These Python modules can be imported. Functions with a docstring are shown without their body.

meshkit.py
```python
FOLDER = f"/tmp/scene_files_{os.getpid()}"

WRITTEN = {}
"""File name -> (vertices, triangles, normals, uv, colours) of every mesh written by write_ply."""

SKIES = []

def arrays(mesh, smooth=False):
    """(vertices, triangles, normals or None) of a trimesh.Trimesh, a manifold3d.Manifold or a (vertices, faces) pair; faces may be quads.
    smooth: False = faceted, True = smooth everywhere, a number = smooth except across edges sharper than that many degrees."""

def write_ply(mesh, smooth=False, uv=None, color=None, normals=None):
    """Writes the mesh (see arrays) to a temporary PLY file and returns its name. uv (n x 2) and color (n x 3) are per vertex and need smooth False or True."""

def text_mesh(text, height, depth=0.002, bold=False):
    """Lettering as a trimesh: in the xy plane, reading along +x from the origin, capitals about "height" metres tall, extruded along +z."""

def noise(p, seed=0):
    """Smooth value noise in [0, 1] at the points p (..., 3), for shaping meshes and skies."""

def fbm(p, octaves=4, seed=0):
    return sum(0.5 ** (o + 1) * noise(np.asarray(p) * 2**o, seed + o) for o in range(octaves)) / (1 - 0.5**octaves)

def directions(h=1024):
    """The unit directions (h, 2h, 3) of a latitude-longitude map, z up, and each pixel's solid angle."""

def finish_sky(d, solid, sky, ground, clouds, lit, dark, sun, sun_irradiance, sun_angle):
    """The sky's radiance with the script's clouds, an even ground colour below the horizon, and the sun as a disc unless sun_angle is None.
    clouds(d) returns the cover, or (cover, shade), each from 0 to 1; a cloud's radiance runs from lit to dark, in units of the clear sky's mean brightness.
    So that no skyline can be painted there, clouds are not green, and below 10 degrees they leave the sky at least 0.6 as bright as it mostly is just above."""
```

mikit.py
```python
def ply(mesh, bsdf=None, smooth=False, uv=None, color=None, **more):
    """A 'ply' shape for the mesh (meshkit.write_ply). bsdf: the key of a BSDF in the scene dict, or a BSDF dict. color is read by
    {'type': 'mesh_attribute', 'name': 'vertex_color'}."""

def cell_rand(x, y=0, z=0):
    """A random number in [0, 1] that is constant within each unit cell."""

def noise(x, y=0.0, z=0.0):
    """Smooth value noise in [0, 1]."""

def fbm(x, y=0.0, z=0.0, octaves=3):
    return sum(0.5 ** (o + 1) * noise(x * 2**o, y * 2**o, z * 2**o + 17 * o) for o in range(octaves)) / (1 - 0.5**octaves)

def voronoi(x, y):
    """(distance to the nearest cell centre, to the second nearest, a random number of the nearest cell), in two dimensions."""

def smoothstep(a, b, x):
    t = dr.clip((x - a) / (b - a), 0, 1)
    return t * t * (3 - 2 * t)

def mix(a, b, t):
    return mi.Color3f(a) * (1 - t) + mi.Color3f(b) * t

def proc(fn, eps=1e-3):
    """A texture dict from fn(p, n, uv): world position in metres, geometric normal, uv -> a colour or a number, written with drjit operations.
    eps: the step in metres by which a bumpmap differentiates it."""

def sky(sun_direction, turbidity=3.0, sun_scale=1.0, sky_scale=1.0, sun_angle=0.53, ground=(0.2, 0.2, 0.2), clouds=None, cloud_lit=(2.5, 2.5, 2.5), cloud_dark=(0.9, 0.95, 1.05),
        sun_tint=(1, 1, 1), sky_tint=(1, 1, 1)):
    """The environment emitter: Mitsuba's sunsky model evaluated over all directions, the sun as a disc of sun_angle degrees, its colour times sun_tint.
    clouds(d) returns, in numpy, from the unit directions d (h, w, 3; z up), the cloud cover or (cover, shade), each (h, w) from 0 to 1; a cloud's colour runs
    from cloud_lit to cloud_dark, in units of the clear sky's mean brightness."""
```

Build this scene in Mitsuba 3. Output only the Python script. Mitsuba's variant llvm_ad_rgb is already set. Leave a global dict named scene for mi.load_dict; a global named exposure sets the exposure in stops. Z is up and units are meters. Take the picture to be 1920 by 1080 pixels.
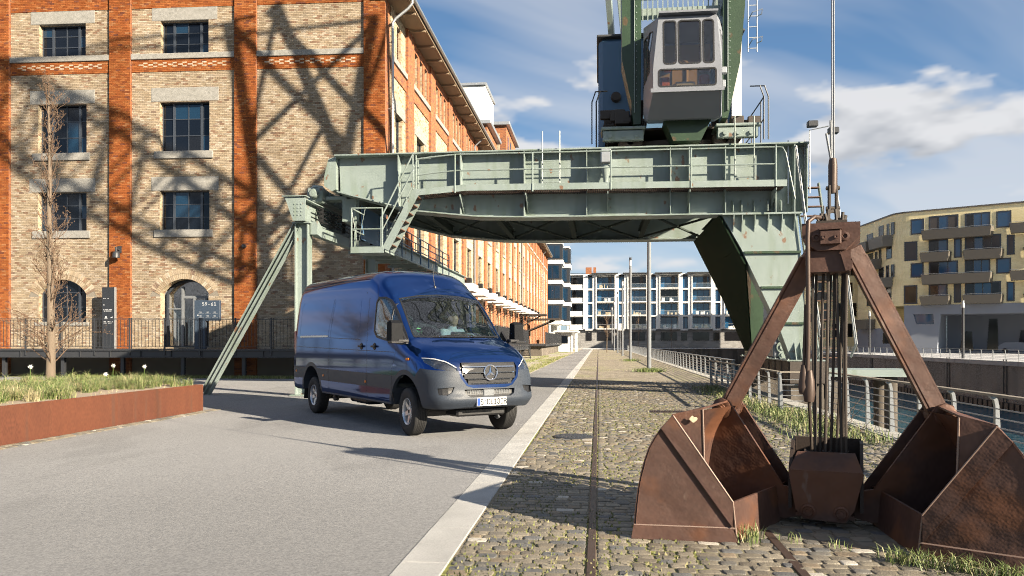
import math, numpy as np, trimesh, manifold3d as m3, drjit as dr, mitsuba as mi, mikit, meshkit
from shapely.geometry import Polygon, box as sbox
from shapely.ops import unary_union
from mikit import proc, noise, fbm, voronoi, cell_rand, smoothstep, mix
T = mi.ScalarTransform4f
scene = {'type': 'scene'}
labels = {}
# ------------------------------------------------------------------ camera, sky, exposure
YAW = math.atan(162 / 1450)
EYE = (0.0, 0.0, 1.52)
scene['camera'] = {'type': 'perspective', 'fov': 2 * math.degrees(math.atan(960 / 1450)), 'fov_axis': 'x', 'near_clip': 0.1, 'far_clip': 3000.0,
                   'principal_point_offset_y': -100 / 1080, 'to_world': T().look_at(origin=EYE, target=(-math.sin(YAW), math.cos(YAW), 1.52), up=(0, 0, 1))}
EL = math.radians(21.5)
SUN = (0.816 * math.cos(EL), -0.577 * math.cos(EL), math.sin(EL))


def clouds(d):
    z = np.maximum(d[..., 2], 0.0)
    o = z * 0
    q = d[..., :2] / (z[..., None] + 0.12)
    w1 = meshkit.fbm(np.dstack([q * 0.7, o]), 3, 9)
    u, v = q[..., 0] * 0.80 + q[..., 1] * 0.6, -q[..., 0] * 0.6 + q[..., 1] * 0.80
    wisp = meshkit.fbm(np.dstack([u * 0.45 + 0.6 * w1, v * 2.4 + 1.4 * w1, o + 3.1]), 6, 5)
    veil = meshkit.fbm(np.dstack([q * 0.55, o + 8.0]), 4, 15)
    cirrus = np.clip((wisp - 0.47) * 2.3 + (veil - 0.5) * 2.0 + 0.10, 0, 0.60)
    az = np.arctan2(d[..., 1], d[..., 0])
    el = np.arcsin(np.clip(d[..., 2], -1, 1))
    c = np.stack([np.cos(az) * 6.5, np.sin(az) * 6.5, el * 15.0], -1)
    puff = lambda c: meshkit.fbm(c, 6, 41) + 0.22 * (meshkit.fbm(c * 3.5, 4, 22) - 0.5)
    base = puff(c)
    band = np.exp(-((el - 0.225) / 0.06) ** 2) * 0.20 + np.exp(-((el - 0.085) / 0.06) ** 2) * 0.20
    cum = np.clip((base + band - 0.66) * 13, 0, 1)
    above = puff(c + np.array([0, 0, 0.34]))
    shade = np.clip((above - base) * 4.0 + 0.20, 0, 0.85) * cum
    haze = np.clip(0.30 - el * 1.0, 0, 0.30)
    cover = 1 - (1 - cirrus * np.clip(el * 9 - 0.3, 0, 1)) * (1 - 0.95 * cum) * (1 - haze)
    return cover, shade


scene['sky'] = mikit.sky(SUN, turbidity=2.6, sun_scale=4.3, sky_scale=1.4, clouds=clouds, cloud_lit=(2.7, 2.72, 2.78), cloud_dark=(1.35, 1.45, 1.62), sun_tint=(0.90, 1.04, 1.36), sky_tint=(0.84, 0.99, 1.18))
exposure = 1.56


ALB = 0.72           # the photograph's grading is dark against its sky


# ------------------------------------------------------------------ helpers
def vnorm(a):
    a = np.asarray(a, float)
    return a / (np.linalg.norm(a) + 1e-12)


_BV = np.array([[sx, sy, sz] for sx in (-1, 1) for sy in (-1, 1) for sz in (-1, 1)], float)
_BF = np.array([[0, 1, 3], [0, 3, 2], [4, 6, 7], [4, 7, 5], [0, 4, 5], [0, 5, 1], [2, 3, 7], [2, 7, 6], [0, 2, 6], [0, 6, 4], [1, 5, 7], [1, 7, 3]])
_cv, _ci = [], []
for s in _BV:
    for k in range(3):
        _cv.append(s * (1 - 0.1 * (np.arange(3) != k)))
        _ci.append((s, k))
_ch = trimesh.convex.convex_hull(np.array(_cv), repair=True)
_CS = np.sign(_ch.vertices)
_CK = np.argmax(np.abs(_ch.vertices), 1)
_CF = np.array(_ch.faces)


class B:
    """Collects pieces into one mesh. M: optional 4 x 4 from local to world."""

    def __init__(s, M=None):
        s.v, s.f, s.c, s.n, s.M, s.col = [], [], [], 0, M, None

    def add(s, v, f, c=None):
        v = np.asarray(v, float)
        s.v.append(v)
        s.f.append(np.asarray(f, int) + s.n)
        s.n += len(v)
        c = s.col if c is None else c
        s.c.append(np.broadcast_to(np.asarray((0.5, 0.5, 0.5) if c is None else c, float), (len(v), 3)))
        return s

    def box(s, x0, x1, y0, y1, z0, z1, c=None):
        return s.add((_BV * 0.5 + 0.5) * [x1 - x0, y1 - y0, z1 - z0] + [x0, y0, z0], _BF, c)

    def cbox(s, x0, x1, y0, y1, z0, z1, ch=0.01, c=None, R=None, o=None):
        h = np.array([x1 - x0, y1 - y0, z1 - z0]) / 2
        v = _CS * (h - ch * (np.arange(3)[None] != _CK[:, None]))
        v = v + [(x0 + x1) / 2, (y0 + y1) / 2, (z0 + z1) / 2]
        if R is not None:
            v = v @ np.asarray(R).T + (0 if o is None else o)
        return s.add(v, _CF, c)

    def bar(s, p, q, w, h=None, up=(0, 0, 1), c=None, ch=0.0):
        p, q = np.asarray(p, float), np.asarray(q, float)
        h = w if h is None else h
        d = vnorm(q - p)
        if abs(np.dot(d, up)) > 0.97:
            up = (0, 1, 0) if abs(d[1]) < 0.9 else (1, 0, 0)
        a = vnorm(np.cross(d, up))
        b = np.cross(a, d)
        R = np.stack([d, a, b], 1)
        L = np.linalg.norm(q - p)
        if ch:
            return s.cbox(-L / 2, L / 2, -w / 2, w / 2, -h / 2, h / 2, ch, c, R, (p + q) / 2)
        return s.add((_BV * [L / 2, w / 2, h / 2]) @ R.T + (p + q) / 2, _BF, c)

    def ibeam(s, p, q, w, h, t=0.02, up=(0, 0, 1), c=None):
        p, q = np.asarray(p, float), np.asarray(q, float)
        d = vnorm(q - p)
        if abs(np.dot(d, up)) > 0.97:
            up = (0, 1, 0)
        a = vnorm(np.cross(d, up))
        b = np.cross(a, d)
        s.bar(p, q, t, h - 2 * t - 0.002, b, c)
        for k in (-1, 1):
            s.bar(p + b * k * (h - t) / 2, q + b * k * (h - t) / 2, w, t, b, c)
        return s

    def tube(s, pts, r, n=8, c=None, cap=True):
        p = np.asarray(pts, float)
        r = np.broadcast_to(np.asarray(r, float), (len(p),))
        t = np.gradient(p, axis=0) if len(p) > 2 else np.repeat((p[1] - p[0])[None], 2, 0)
        t /= np.linalg.norm(t, axis=1, keepdims=True) + 1e-12
        a = np.cross(t[0], [0, 0, 1.0] if abs(t[0][2]) < 0.9 else [1.0, 0, 0])
        A = []
        for k in range(len(p)):
            a = a - t[k] * np.dot(a, t[k])
            a /= np.linalg.norm(a) + 1e-12
            A.append(a)
        A = np.array(A)
        Bn = np.cross(t, A)
        g = np.arange(n) * 2 * np.pi / n
        v = (p[:, None] + r[:, None, None] * (np.cos(g)[None, :, None] * A[:, None] + np.sin(g)[None, :, None] * Bn[:, None])).reshape(-1, 3)
        i, j = np.meshgrid(np.arange(len(p) - 1), np.arange(n), indexing='ij')
        q = np.stack([i * n + j, i * n + (j + 1) % n, (i + 1) * n + (j + 1) % n, (i + 1) * n + j], -1).reshape(-1, 4)
        f = [q[:, [0, 1, 2]], q[:, [0, 2, 3]]]
        if cap:
            m = len(v)
            v = np.vstack([v, p[:1], p[-1:]])
            k = np.arange(n)
            f.append(np.stack([np.full(n, m), (k + 1) % n, k], 1))
            f.append(np.stack([np.full(n, m + 1), m - n + k, m - n + (k + 1) % n], 1))
        return s.add(v, np.vstack(f), c)

    def cyl(s, p, q, r, n=16, c=None):
        return s.tube([p, q], r, n, c)

    def ext(s, poly, o, U, V, W, w0, w1, c=None):
        """A 2-D polygon (points or shapely) in the plane o + u U + v V, extruded from w0 to w1 along W."""
        P = poly if isinstance(poly, Polygon) else Polygon(poly)
        m = trimesh.creation.extrude_polygon(P.buffer(0) if not P.is_valid else P, abs(w1 - w0), engine='earcut')
        q = np.array(m.vertices)
        v = np.asarray(o, float) + q[:, :1] * np.asarray(U, float) + q[:, 1:2] * np.asarray(V, float) + (q[:, 2:] + min(w0, w1)) * np.asarray(W, float)
        f = np.array(m.faces)
        if np.dot(np.cross(U, V), W) < 0:
            f = f[:, ::-1]
        return s.add(v, f, c)

    def lathe(s, prof, o, axis, n=24, c=None):
        """prof: (radius, along) pairs."""
        ax = vnorm(axis)
        a = vnorm(np.cross(ax, [0, 0, 1.0] if abs(ax[2]) < 0.9 else [1.0, 0, 0]))
        b = np.cross(ax, a)
        g = np.arange(n) * 2 * np.pi / n
        v = np.concatenate([np.asarray(o, float) + t * ax + r * (np.cos(g)[:, None] * a + np.sin(g)[:, None] * b) for r, t in prof])
        k = np.arange(n)
        f = []
        for i in range(len(prof) - 1):
            f += [np.stack([i * n + k, i * n + (k + 1) % n, (i + 1) * n + (k + 1) % n], 1), np.stack([i * n + k, (i + 1) * n + (k + 1) % n, (i + 1) * n + k], 1)]
        return s.add(v, np.vstack(f), c)

    def poly(s, pts, c=None):
        n = len(pts)
        return s.add(pts, [[0, i, i + 1] for i in range(1, n - 1)], c)

    def mesh(s, m, c=None):
        if hasattr(m, 'to_mesh'):
            mm = m.to_mesh()
            return s.add(mm.vert_properties[:, :3], mm.tri_verts, c)
        return s.add(m.vertices, m.faces, c)

    def out(s):
        v, f = np.vstack(s.v), np.vstack(s.f)
        if s.M is not None:
            v = v @ s.M[:3, :3].T + s.M[:3, 3]
        return v, f, np.vstack(s.c)


COUNT = {}


def numbered(name):
    k = COUNT.get(name, 0)
    COUNT[name] = k + 1
    return name if k == 0 else f'{name}_{k:03d}'


def tag(key, label=None, cat=None, group=None, kind=None):
    d = labels.setdefault(key, {})
    for a, b in (('label', label), ('category', cat), ('group', group), ('kind', kind)):
        if b:
            d[a] = b
    return key


def thing(name, label, cat, group=None):
    return tag(numbered(name), label, cat, group)


def put(name, b, mat, parent=None, smooth=False, color=False, label=None, cat=None, group=None, kind=None, M=None):
    key = numbered((parent + '__' if parent else '') + name)
    v, f, c = b.out() if isinstance(b, B) else (*b, None)
    if M is not None:
        v = v @ M[:3, :3].T + M[:3, 3]
    scene[key] = mikit.ply((v, f), 'mat_' + mat, smooth=False if color and smooth is not True else smooth, color=c * ALB if color else None)
    if label or kind or cat:
        tag(key, label, cat, group, kind)
    return key


def puts(name, b, mat, parent=None, n=1, **kw):
    """Each n shapes of the builder become a part of their own."""
    for i in range(0, len(b.v), n):
        q, k = B(b.M), 0
        for v, f, c in zip(b.v[i:i + n], b.f[i:i + n], b.c[i:i + n]):
            q.add(v, f - f.min(), c)
        put(name, q, mat, parent, **kw)


def put_normals(name, v, f, n, mat, parent, label=None):
    """A part with a normal for every corner of its faces (unshared vertices)."""
    key = numbered(parent + '__' + name)
    path = meshkit.write_ply((v, f), False, normals=n)
    scene[key] = {'type': 'ply', 'filename': path, 'face_normals': False, 'bsdf': {'type': 'ref', 'id': 'mat_' + mat}}
    if label:
        tag(key, label)
    return key


def frame(o, yaw):
    c, s = math.cos(yaw), math.sin(yaw)
    M = np.eye(4)
    M[:3, :3] = [[c, -s, 0], [s, c, 0], [0, 0, 1]]
    M[:3, 3] = o
    return M


def text(b, txt, h, o, U, V, bold=False, center=True, depth=0.004, c=None):
    m = meshkit.text_mesh(txt, h, depth, bold)
    v = np.array(m.vertices)
    if center:
        v[:, 0] -= (v[:, 0].min() + v[:, 0].max()) / 2
    U, V = np.asarray(U, float), np.asarray(V, float)
    return b.add(np.asarray(o, float) + v[:, :1] * U + v[:, 1:2] * V + v[:, 2:] * np.cross(U, V), m.faces, c)


# ------------------------------------------------------------------ materials
def mat(name, **kw):
    scene['mat_' + name] = kw


def two(d):
    return {'type': 'twosided', 'bsdf': d}


def rgb(*a):
    return {'type': 'rgb', 'value': list(a)}


def pr(name, color, rough=0.5, metal=0.0, bump=None, bscale=1.0, **kw):
    if isinstance(color, tuple) and metal < 0.5:
        color = tuple(c * ALB for c in color)
    d = {'type': 'principled', 'base_color': rgb(*color) if isinstance(color, tuple) else color, 'roughness': rough, 'metallic': metal, **kw}
    if bump:
        d = {'type': 'bumpmap', 'arbitrary': bump, 'scale': bscale, 'bsdf': d}
    scene['mat_' + name] = two(d)


VC = {'type': 'mesh_attribute', 'name': 'vertex_color'}
scene['mat_vcol'] = two({'type': 'diffuse', 'reflectance': VC})


def f_stone(p, n, uv):
    g = fbm(p.x * 9, p.y * 9, p.z * 9, 3)
    return mix((0.23, 0.225, 0.205), (0.40, 0.39, 0.37), g) * (0.82 + 0.3 * noise(p.x * 60, p.y * 60, p.z * 60))


def f_asphalt(p, n, uv):
    g = noise(p.x * 95, p.y * 95)
    s = noise(p.x * 47 + 5, p.y * 47)
    m = fbm(p.x * 0.35, p.y * 0.22, 0, 4)
    st = smoothstep(0.55, 0.75, fbm(p.x * 1.3 + 40, p.y * 0.5, 0, 3))
    c = mix((0.132, 0.134, 0.141), (0.252, 0.252, 0.256), g * 0.6 + s * 0.4)
    return c * (0.80 + 0.38 * m) * (1 - 0.13 * st)


def f_slab(p, n, uv):
    g = fbm(p.x * 3, p.y * 3, 0, 4)
    return mix((0.29, 0.29, 0.287), (0.41, 0.41, 0.405), g) * (0.9 + 0.18 * noise(p.x * 120, p.y * 120))


def f_joint(p, n, uv):
    g = smoothstep(0.42, 0.6, fbm(p.x * 1.1, p.y * 0.8, 0, 4))
    k = noise(p.x * 70, p.y * 70)
    return mix(mix((0.13, 0.112, 0.08), (0.24, 0.21, 0.155), k), mix((0.12, 0.125, 0.03), (0.235, 0.24, 0.075), k), g)


def f_cobfar(p, n, uv):
    row = dr.floor(p.y / 0.135)
    u = p.x / 0.19 + 0.5 * (row - 2 * dr.floor(row / 2)) + 0.3 * cell_rand(row, 3)
    fu, fv = u - dr.floor(u), p.y / 0.135 - row
    j = dr.maximum(smoothstep(0.88, 0.95, fu), smoothstep(0.82, 0.95, fv))
    c = mix((0.15, 0.13, 0.10), (0.27, 0.24, 0.195), cell_rand(dr.floor(u), row, 2))
    g = smoothstep(0.45, 0.62, fbm(p.x * 0.9, p.y * 0.5, 0, 4))
    return mix(c, mix((0.16, 0.14, 0.10), (0.20, 0.22, 0.06), g), j) * (0.85 + 0.3 * fbm(p.x * 2, p.y * 1, 0, 3))


def f_gravel(p, n, uv):
    k = noise(p.x * 40, p.y * 40)
    g = smoothstep(0.5, 0.62, fbm(p.x * 0.9, p.y * 0.25, 0, 4))
    return mix(mix((0.17, 0.15, 0.125), (0.36, 0.33, 0.29), k), (0.17, 0.19, 0.06), g * 0.8)


def brickfn(a, b, c, mo, seed):
    def fn(p, n, uv):
        z = p.z / 0.0765
        row = dr.floor(z)
        u = (p.x + p.y) / 0.215 + 0.5 * (row - 2 * dr.floor(row / 2))
        fu, fz = u - dr.floor(u), z - row
        r = cell_rand(dr.floor(u), row, seed)
        r2 = cell_rand(dr.floor(u), row, seed + 7)
        col = mix(mix(a, b, r), c, smoothstep(0.8, 0.84, r2)) * (0.85 + 0.3 * fbm(p.x * 0.7 + p.y * 0.7, p.z * 0.7, 0, 3))
        return mix(col, mo, dr.select((fz < 0.15) | (fu < 0.06), 1.0, 0.0))
    return fn


def dim(fn):
    def g(p, n, uv):
        return fn(p, n, uv) * ALB
    return g


def f_green(p, n, uv):
    g = fbm(p.x * 1.3, p.y * 1.3, p.z * 1.3, 4)
    st = smoothstep(0.44, 0.74, fbm(p.x * 5, p.y * 5, p.z * 0.6, 4))
    r = smoothstep(0.71, 0.78, fbm(p.x * 6.1 + 9, p.y * 6.1, p.z * 3.2, 5))
    c = mix((0.215, 0.270, 0.258), (0.30, 0.358, 0.345), g)
    c = mix(c, (0.20, 0.25, 0.205), st * 0.75)
    return mix(c, (0.20, 0.085, 0.035), r * 0.8)


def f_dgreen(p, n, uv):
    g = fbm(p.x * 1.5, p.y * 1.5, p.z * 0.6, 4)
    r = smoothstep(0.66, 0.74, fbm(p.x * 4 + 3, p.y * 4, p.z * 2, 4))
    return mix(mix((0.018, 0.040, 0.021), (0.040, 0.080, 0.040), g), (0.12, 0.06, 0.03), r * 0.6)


def f_rust(p, n, uv):
    g = fbm(p.x * 2.2, p.y * 2.2, p.z * 2.2, 4)
    o = smoothstep(0.50, 0.68, fbm(p.x * 2.6 + 11, p.y * 2.6, p.z * 2.6, 5))
    s = noise(p.x * 55, p.y * 55, p.z * 30)
    c = mix((0.052, 0.026, 0.020), (0.130, 0.066, 0.049), g) * (0.86 + 0.28 * s)
    c = mix(c, (0.19, 0.070, 0.026), o * 0.55) * (0.78 + 0.44 * fbm(p.x * 9 + p.y * 9, p.z * 0.9, 2, 3))
    return mix(c, (0.20, 0.155, 0.13), smoothstep(0.72, 0.80, fbm(p.x * 9, p.y * 9 + 30, p.z * 3.0, 4)) * 0.6)


def f_corten(p, n, uv):
    g = fbm(p.x * 0.9, p.y * 0.9, p.z * 0.4, 4)
    s = fbm(p.x * 6 + p.y * 6, p.z * 0.5, 0, 4)
    k = noise(p.x * 60, p.y * 60, p.z * 25)
    c = mix((0.095, 0.030, 0.017), (0.20, 0.064, 0.027), g * 0.6 + s * 0.4) * (0.8 + 0.35 * k)
    return mix(c, (0.09, 0.05, 0.035), smoothstep(0.60, 0.72, s) * 0.5)


def f_yellow(p, n, uv):
    row = dr.floor(p.z / 0.16)
    s = fbm((p.x - p.y) * 0.25, p.z * 1.6, 3, 4)
    fz = p.z / 0.16 - row
    c = mix((0.66, 0.55, 0.28), (0.84, 0.74, 0.47), s * 0.7 + 0.3 * cell_rand(row, dr.floor((p.x - p.y) / 1.3), 4))
    return c * (1 - 0.22 * smoothstep(0.85, 0.95, fz))


def f_conc(p, n, uv):
    g = fbm(p.x * 0.8, p.y * 0.8, p.z * 0.5, 4)
    s = smoothstep(0.5, 0.75, fbm(p.x * 3 + p.y * 3, p.z * 0.3, 0, 4))
    return mix((0.30, 0.30, 0.31), (0.42, 0.42, 0.42), g) * (1 - 0.3 * s)


def f_quay(p, n, uv):
    g = fbm(p.x * 0.7 + p.y * 0.7, p.z * 0.8, 0, 4)
    s = smoothstep(0.42, 0.7, fbm(p.x * 2 + p.y * 2, p.z * 0.2, 0, 4))
    return mix((0.09, 0.075, 0.06), (0.20, 0.175, 0.15), g) * (1 - 0.45 * s)


def f_white(p, n, uv):
    return mi.Color3f(0.80, 0.80, 0.79) * (0.94 + 0.08 * fbm(p.x * 0.5, p.y * 0.5, p.z * 0.3, 3))


def f_stonebase(p, n, uv):
    row = dr.floor(p.z / 0.3)
    u = p.x / 0.8 + 0.5 * (row - 2 * dr.floor(row / 2))
    return mix((0.22, 0.215, 0.21), (0.33, 0.325, 0.32), cell_rand(dr.floor(u), row, 3))


def f_water_b(p, n, uv):
    return 0.5 * noise(p.x * 1.1, p.y * 0.8, 0) + 0.35 * noise(p.x * 3.1, p.y * 2.3, 4) + 0.15 * noise(p.x * 8, p.y * 6, 2)


def f_grain(p, n, uv):
    return 0.6 * noise(p.x * 130, p.y * 130, p.z * 130) + 0.4 * noise(p.x * 40, p.y * 40, p.z * 40)


def f_dent(p, n, uv):
    return fbm(p.x * 4.5, p.y * 4.5, p.z * 4.5, 3) + 0.06 * noise(p.x * 70, p.y * 70, p.z * 70)


pr('stone', proc(dim(f_stone)), 0.9)
pr('asphalt', proc(dim(f_asphalt)), 0.85, bump=proc(f_grain), bscale=0.0015)
pr('slab', proc(dim(f_slab)), 0.85)
pr('joint', proc(dim(f_joint)), 1.0)
pr('cobfar', proc(dim(f_cobfar)), 0.85)
pr('gravel', proc(dim(f_gravel)), 1.0)
scene['mat_cobble'] = two({'type': 'bumpmap', 'arbitrary': proc(f_grain), 'scale': 0.004, 'bsdf': {'type': 'principled', 'base_color': VC, 'roughness': 0.62}})
pr('brick_y', proc(dim(brickfn((0.42, 0.335, 0.21), (0.56, 0.465, 0.315), (0.33, 0.20, 0.115), (0.26, 0.235, 0.20), 3))), 0.95)
pr('brick_r', proc(dim(brickfn((0.29, 0.095, 0.036), (0.42, 0.155, 0.058), (0.20, 0.08, 0.05), (0.22, 0.14, 0.10), 5))), 0.95)
pr('mortar', (0.24, 0.215, 0.18), 1.0)
pr('mortar_red', (0.20, 0.115, 0.075), 1.0)
pr('green', proc(dim(f_green)), 0.42)
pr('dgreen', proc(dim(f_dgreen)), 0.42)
pr('rust', proc(dim(f_rust)), 0.62, metal=0.15, bump=proc(f_dent), bscale=0.02)
pr('corten', proc(dim(f_corten)), 0.8)
pr('yellow', proc(f_yellow), 0.7)
pr('conc', proc(dim(f_conc)), 0.9)
pr('quay', proc(dim(f_quay)), 0.9)
pr('white', proc(dim(f_white)), 0.8)
pr('stonebase', proc(dim(f_stonebase)), 0.9)
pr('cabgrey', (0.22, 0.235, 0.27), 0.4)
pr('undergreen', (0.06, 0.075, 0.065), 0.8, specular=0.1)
pr('shadegreen', (0.014, 0.030, 0.016), 0.8, specular=0.08)  # shaded copy of the crane's green, the darkness put into the colour
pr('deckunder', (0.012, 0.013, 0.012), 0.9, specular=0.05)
pr('slateblue', (0.045, 0.068, 0.105), 0.45)
pr('steelblue', (0.085, 0.17, 0.29), 0.45)  # blue of skylight mixed into the machine house's grey
pr('dark', (0.012, 0.012, 0.013), 0.7)
pr('darksteel', (0.040, 0.043, 0.050), 0.45)
pr('anthracite', (0.030, 0.034, 0.042), 0.4)
pr('machinery', (0.055, 0.042, 0.034), 0.6)
pr('galv', (0.36, 0.38, 0.40), 0.42, metal=0.6)
pr('postgrey', (0.20, 0.215, 0.235), 0.4)
pr('railgrey', (0.27, 0.285, 0.30), 0.38, metal=0.5)
pr('handrail', (0.27, 0.235, 0.19), 0.6)
pr('rustrail', (0.085, 0.056, 0.044), 0.5, metal=0.3)
pr('redbrown', (0.13, 0.045, 0.03), 0.7)
pr('soffit', (0.30, 0.225, 0.155), 0.8)
pr('roof', (0.055, 0.06, 0.068), 0.6)
pr('bronze', (0.155, 0.138, 0.115), 0.5)
pr('panemid', (0.010, 0.034, 0.070), 0.05, specular=0.6)  # darker pane, the sky's blue reflection put into its colour
pr('shutter', (0.085, 0.075, 0.072), 0.6)
pr('shadeconc', (0.27, 0.30, 0.36), 0.8)  # grey concrete with the blue of open shade put into the colour
pr('bark', (0.20, 0.155, 0.115), 0.95)
pr('twig', (0.155, 0.10, 0.066), 0.95)
pr('soil', (0.20, 0.165, 0.13), 1.0)
pr('petal', (0.82, 0.82, 0.78), 0.6)
pr('pane', (0.006, 0.009, 0.016), 0.05, specular=0.35)
pr('paneskyblue', (0.016, 0.085, 0.19), 0.05, specular=0.75)  # blue sky reflection painted into the glass colour
pr('panedark', (0.012, 0.012, 0.014), 0.07, specular=0.5)
pr('frame', (0.050, 0.060, 0.078), 0.35)
pr('orange', (0.62, 0.13, 0.03), 0.6)
pr('ochre', (0.42, 0.26, 0.11), 0.7)
pr('creme', (0.55, 0.47, 0.33), 0.7)
pr('vanblue', (0.0012, 0.050, 0.225), 0.055, metal=0.9, clearcoat=1.0, clearcoat_gloss=0.99, specular=0.5)
pr('cladding', (0.044, 0.055, 0.075), 0.5, specular=0.35)
pr('plastic', (0.018, 0.018, 0.020), 0.45)
pr('mirrorcap', (0.014, 0.015, 0.018), 0.6, specular=0.08)
pr('tyre', (0.022, 0.022, 0.023), 0.75)
pr('alloy', (0.62, 0.63, 0.65), 0.28, metal=0.85)
pr('chrome', (0.80, 0.80, 0.82), 0.10, metal=1.0)
pr('brushed', (0.045, 0.045, 0.048), 0.35, metal=0.3)
pr('amber', (0.75, 0.20, 0.02), 0.2)
pr('redlens', (0.35, 0.02, 0.02), 0.2)
pr('platewhite', (0.78, 0.78, 0.78), 0.4)
pr('plateblue', (0.01, 0.07, 0.35), 0.4)
pr('ink', (0.012, 0.012, 0.012), 0.6)
pr('signwhite', (0.55, 0.57, 0.60), 0.6)
pr('stickergreen', (0.06, 0.22, 0.10), 0.6)
pr('seat', (0.03, 0.03, 0.034), 0.8)
pr('skin', (0.52, 0.32, 0.23), 0.55)
pr('shirt', (0.55, 0.60, 0.62), 0.85)
pr('hair', (0.07, 0.045, 0.03), 0.7)
pr('stairtread', (0.14, 0.075, 0.05), 0.7)
scene['mat_glass'] = {'type': 'thindielectric', 'int_ior': 1.52}
scene['mat_tint'] = {'type': 'thindielectric', 'int_ior': 1.60, 'specular_transmittance': rgb(0.40, 0.52, 0.56)}
scene['mat_cabglass'] = {'type': 'thindielectric', 'int_ior': 1.52, 'specular_transmittance': rgb(0.72, 0.70, 0.66)}
scene['mat_leaf'] = {'type': 'twosided', 'bsdf': {'type': 'principled', 'base_color': VC, 'roughness': 0.6}}
scene['mat_water'] = two({'type': 'bumpmap', 'arbitrary': proc(f_water_b, 0.01), 'scale': 0.09, 'bsdf': {'type': 'principled', 'base_color': rgb(0.012, 0.05, 0.075), 'roughness': 0.06, 'specular': 0.6}})
RNG = np.random.default_rng(7)
# ------------------------------------------------------------------ the setting: ground sheets, slabs, cobbles, quay, water
QX = 4.95          # edge of the quay
WZ = -3.7          # water level
g = B()
g.box(-400, -1.352, -60, 30.6, -0.6, 0.0)
g.box(-3.2, -1.352, 30.6, 150, -0.6, 0.0)
put('asphalt_plaza', g, 'asphalt', kind='structure', label='grey asphalt plaza and lane in front of the warehouse')
g = B()
g.box(-400, -3.2, 30.6, 165, -0.6, -0.012)
put('gravel_verge', g, 'gravel', kind='structure', label='gravel and thin grass verge under and along the deck')
g = B()
g.box(-400, 60, 165, 700, -5.0, -0.008).box(-3.2, QX, 150, 165, -0.6, -0.008)
put('far_street', g, 'conc', kind='structure', label='paved street at the end of the harbour basin')
g = B()
g.box(31, 700, -80, 700 - 535, -5.0, -0.05)
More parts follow.
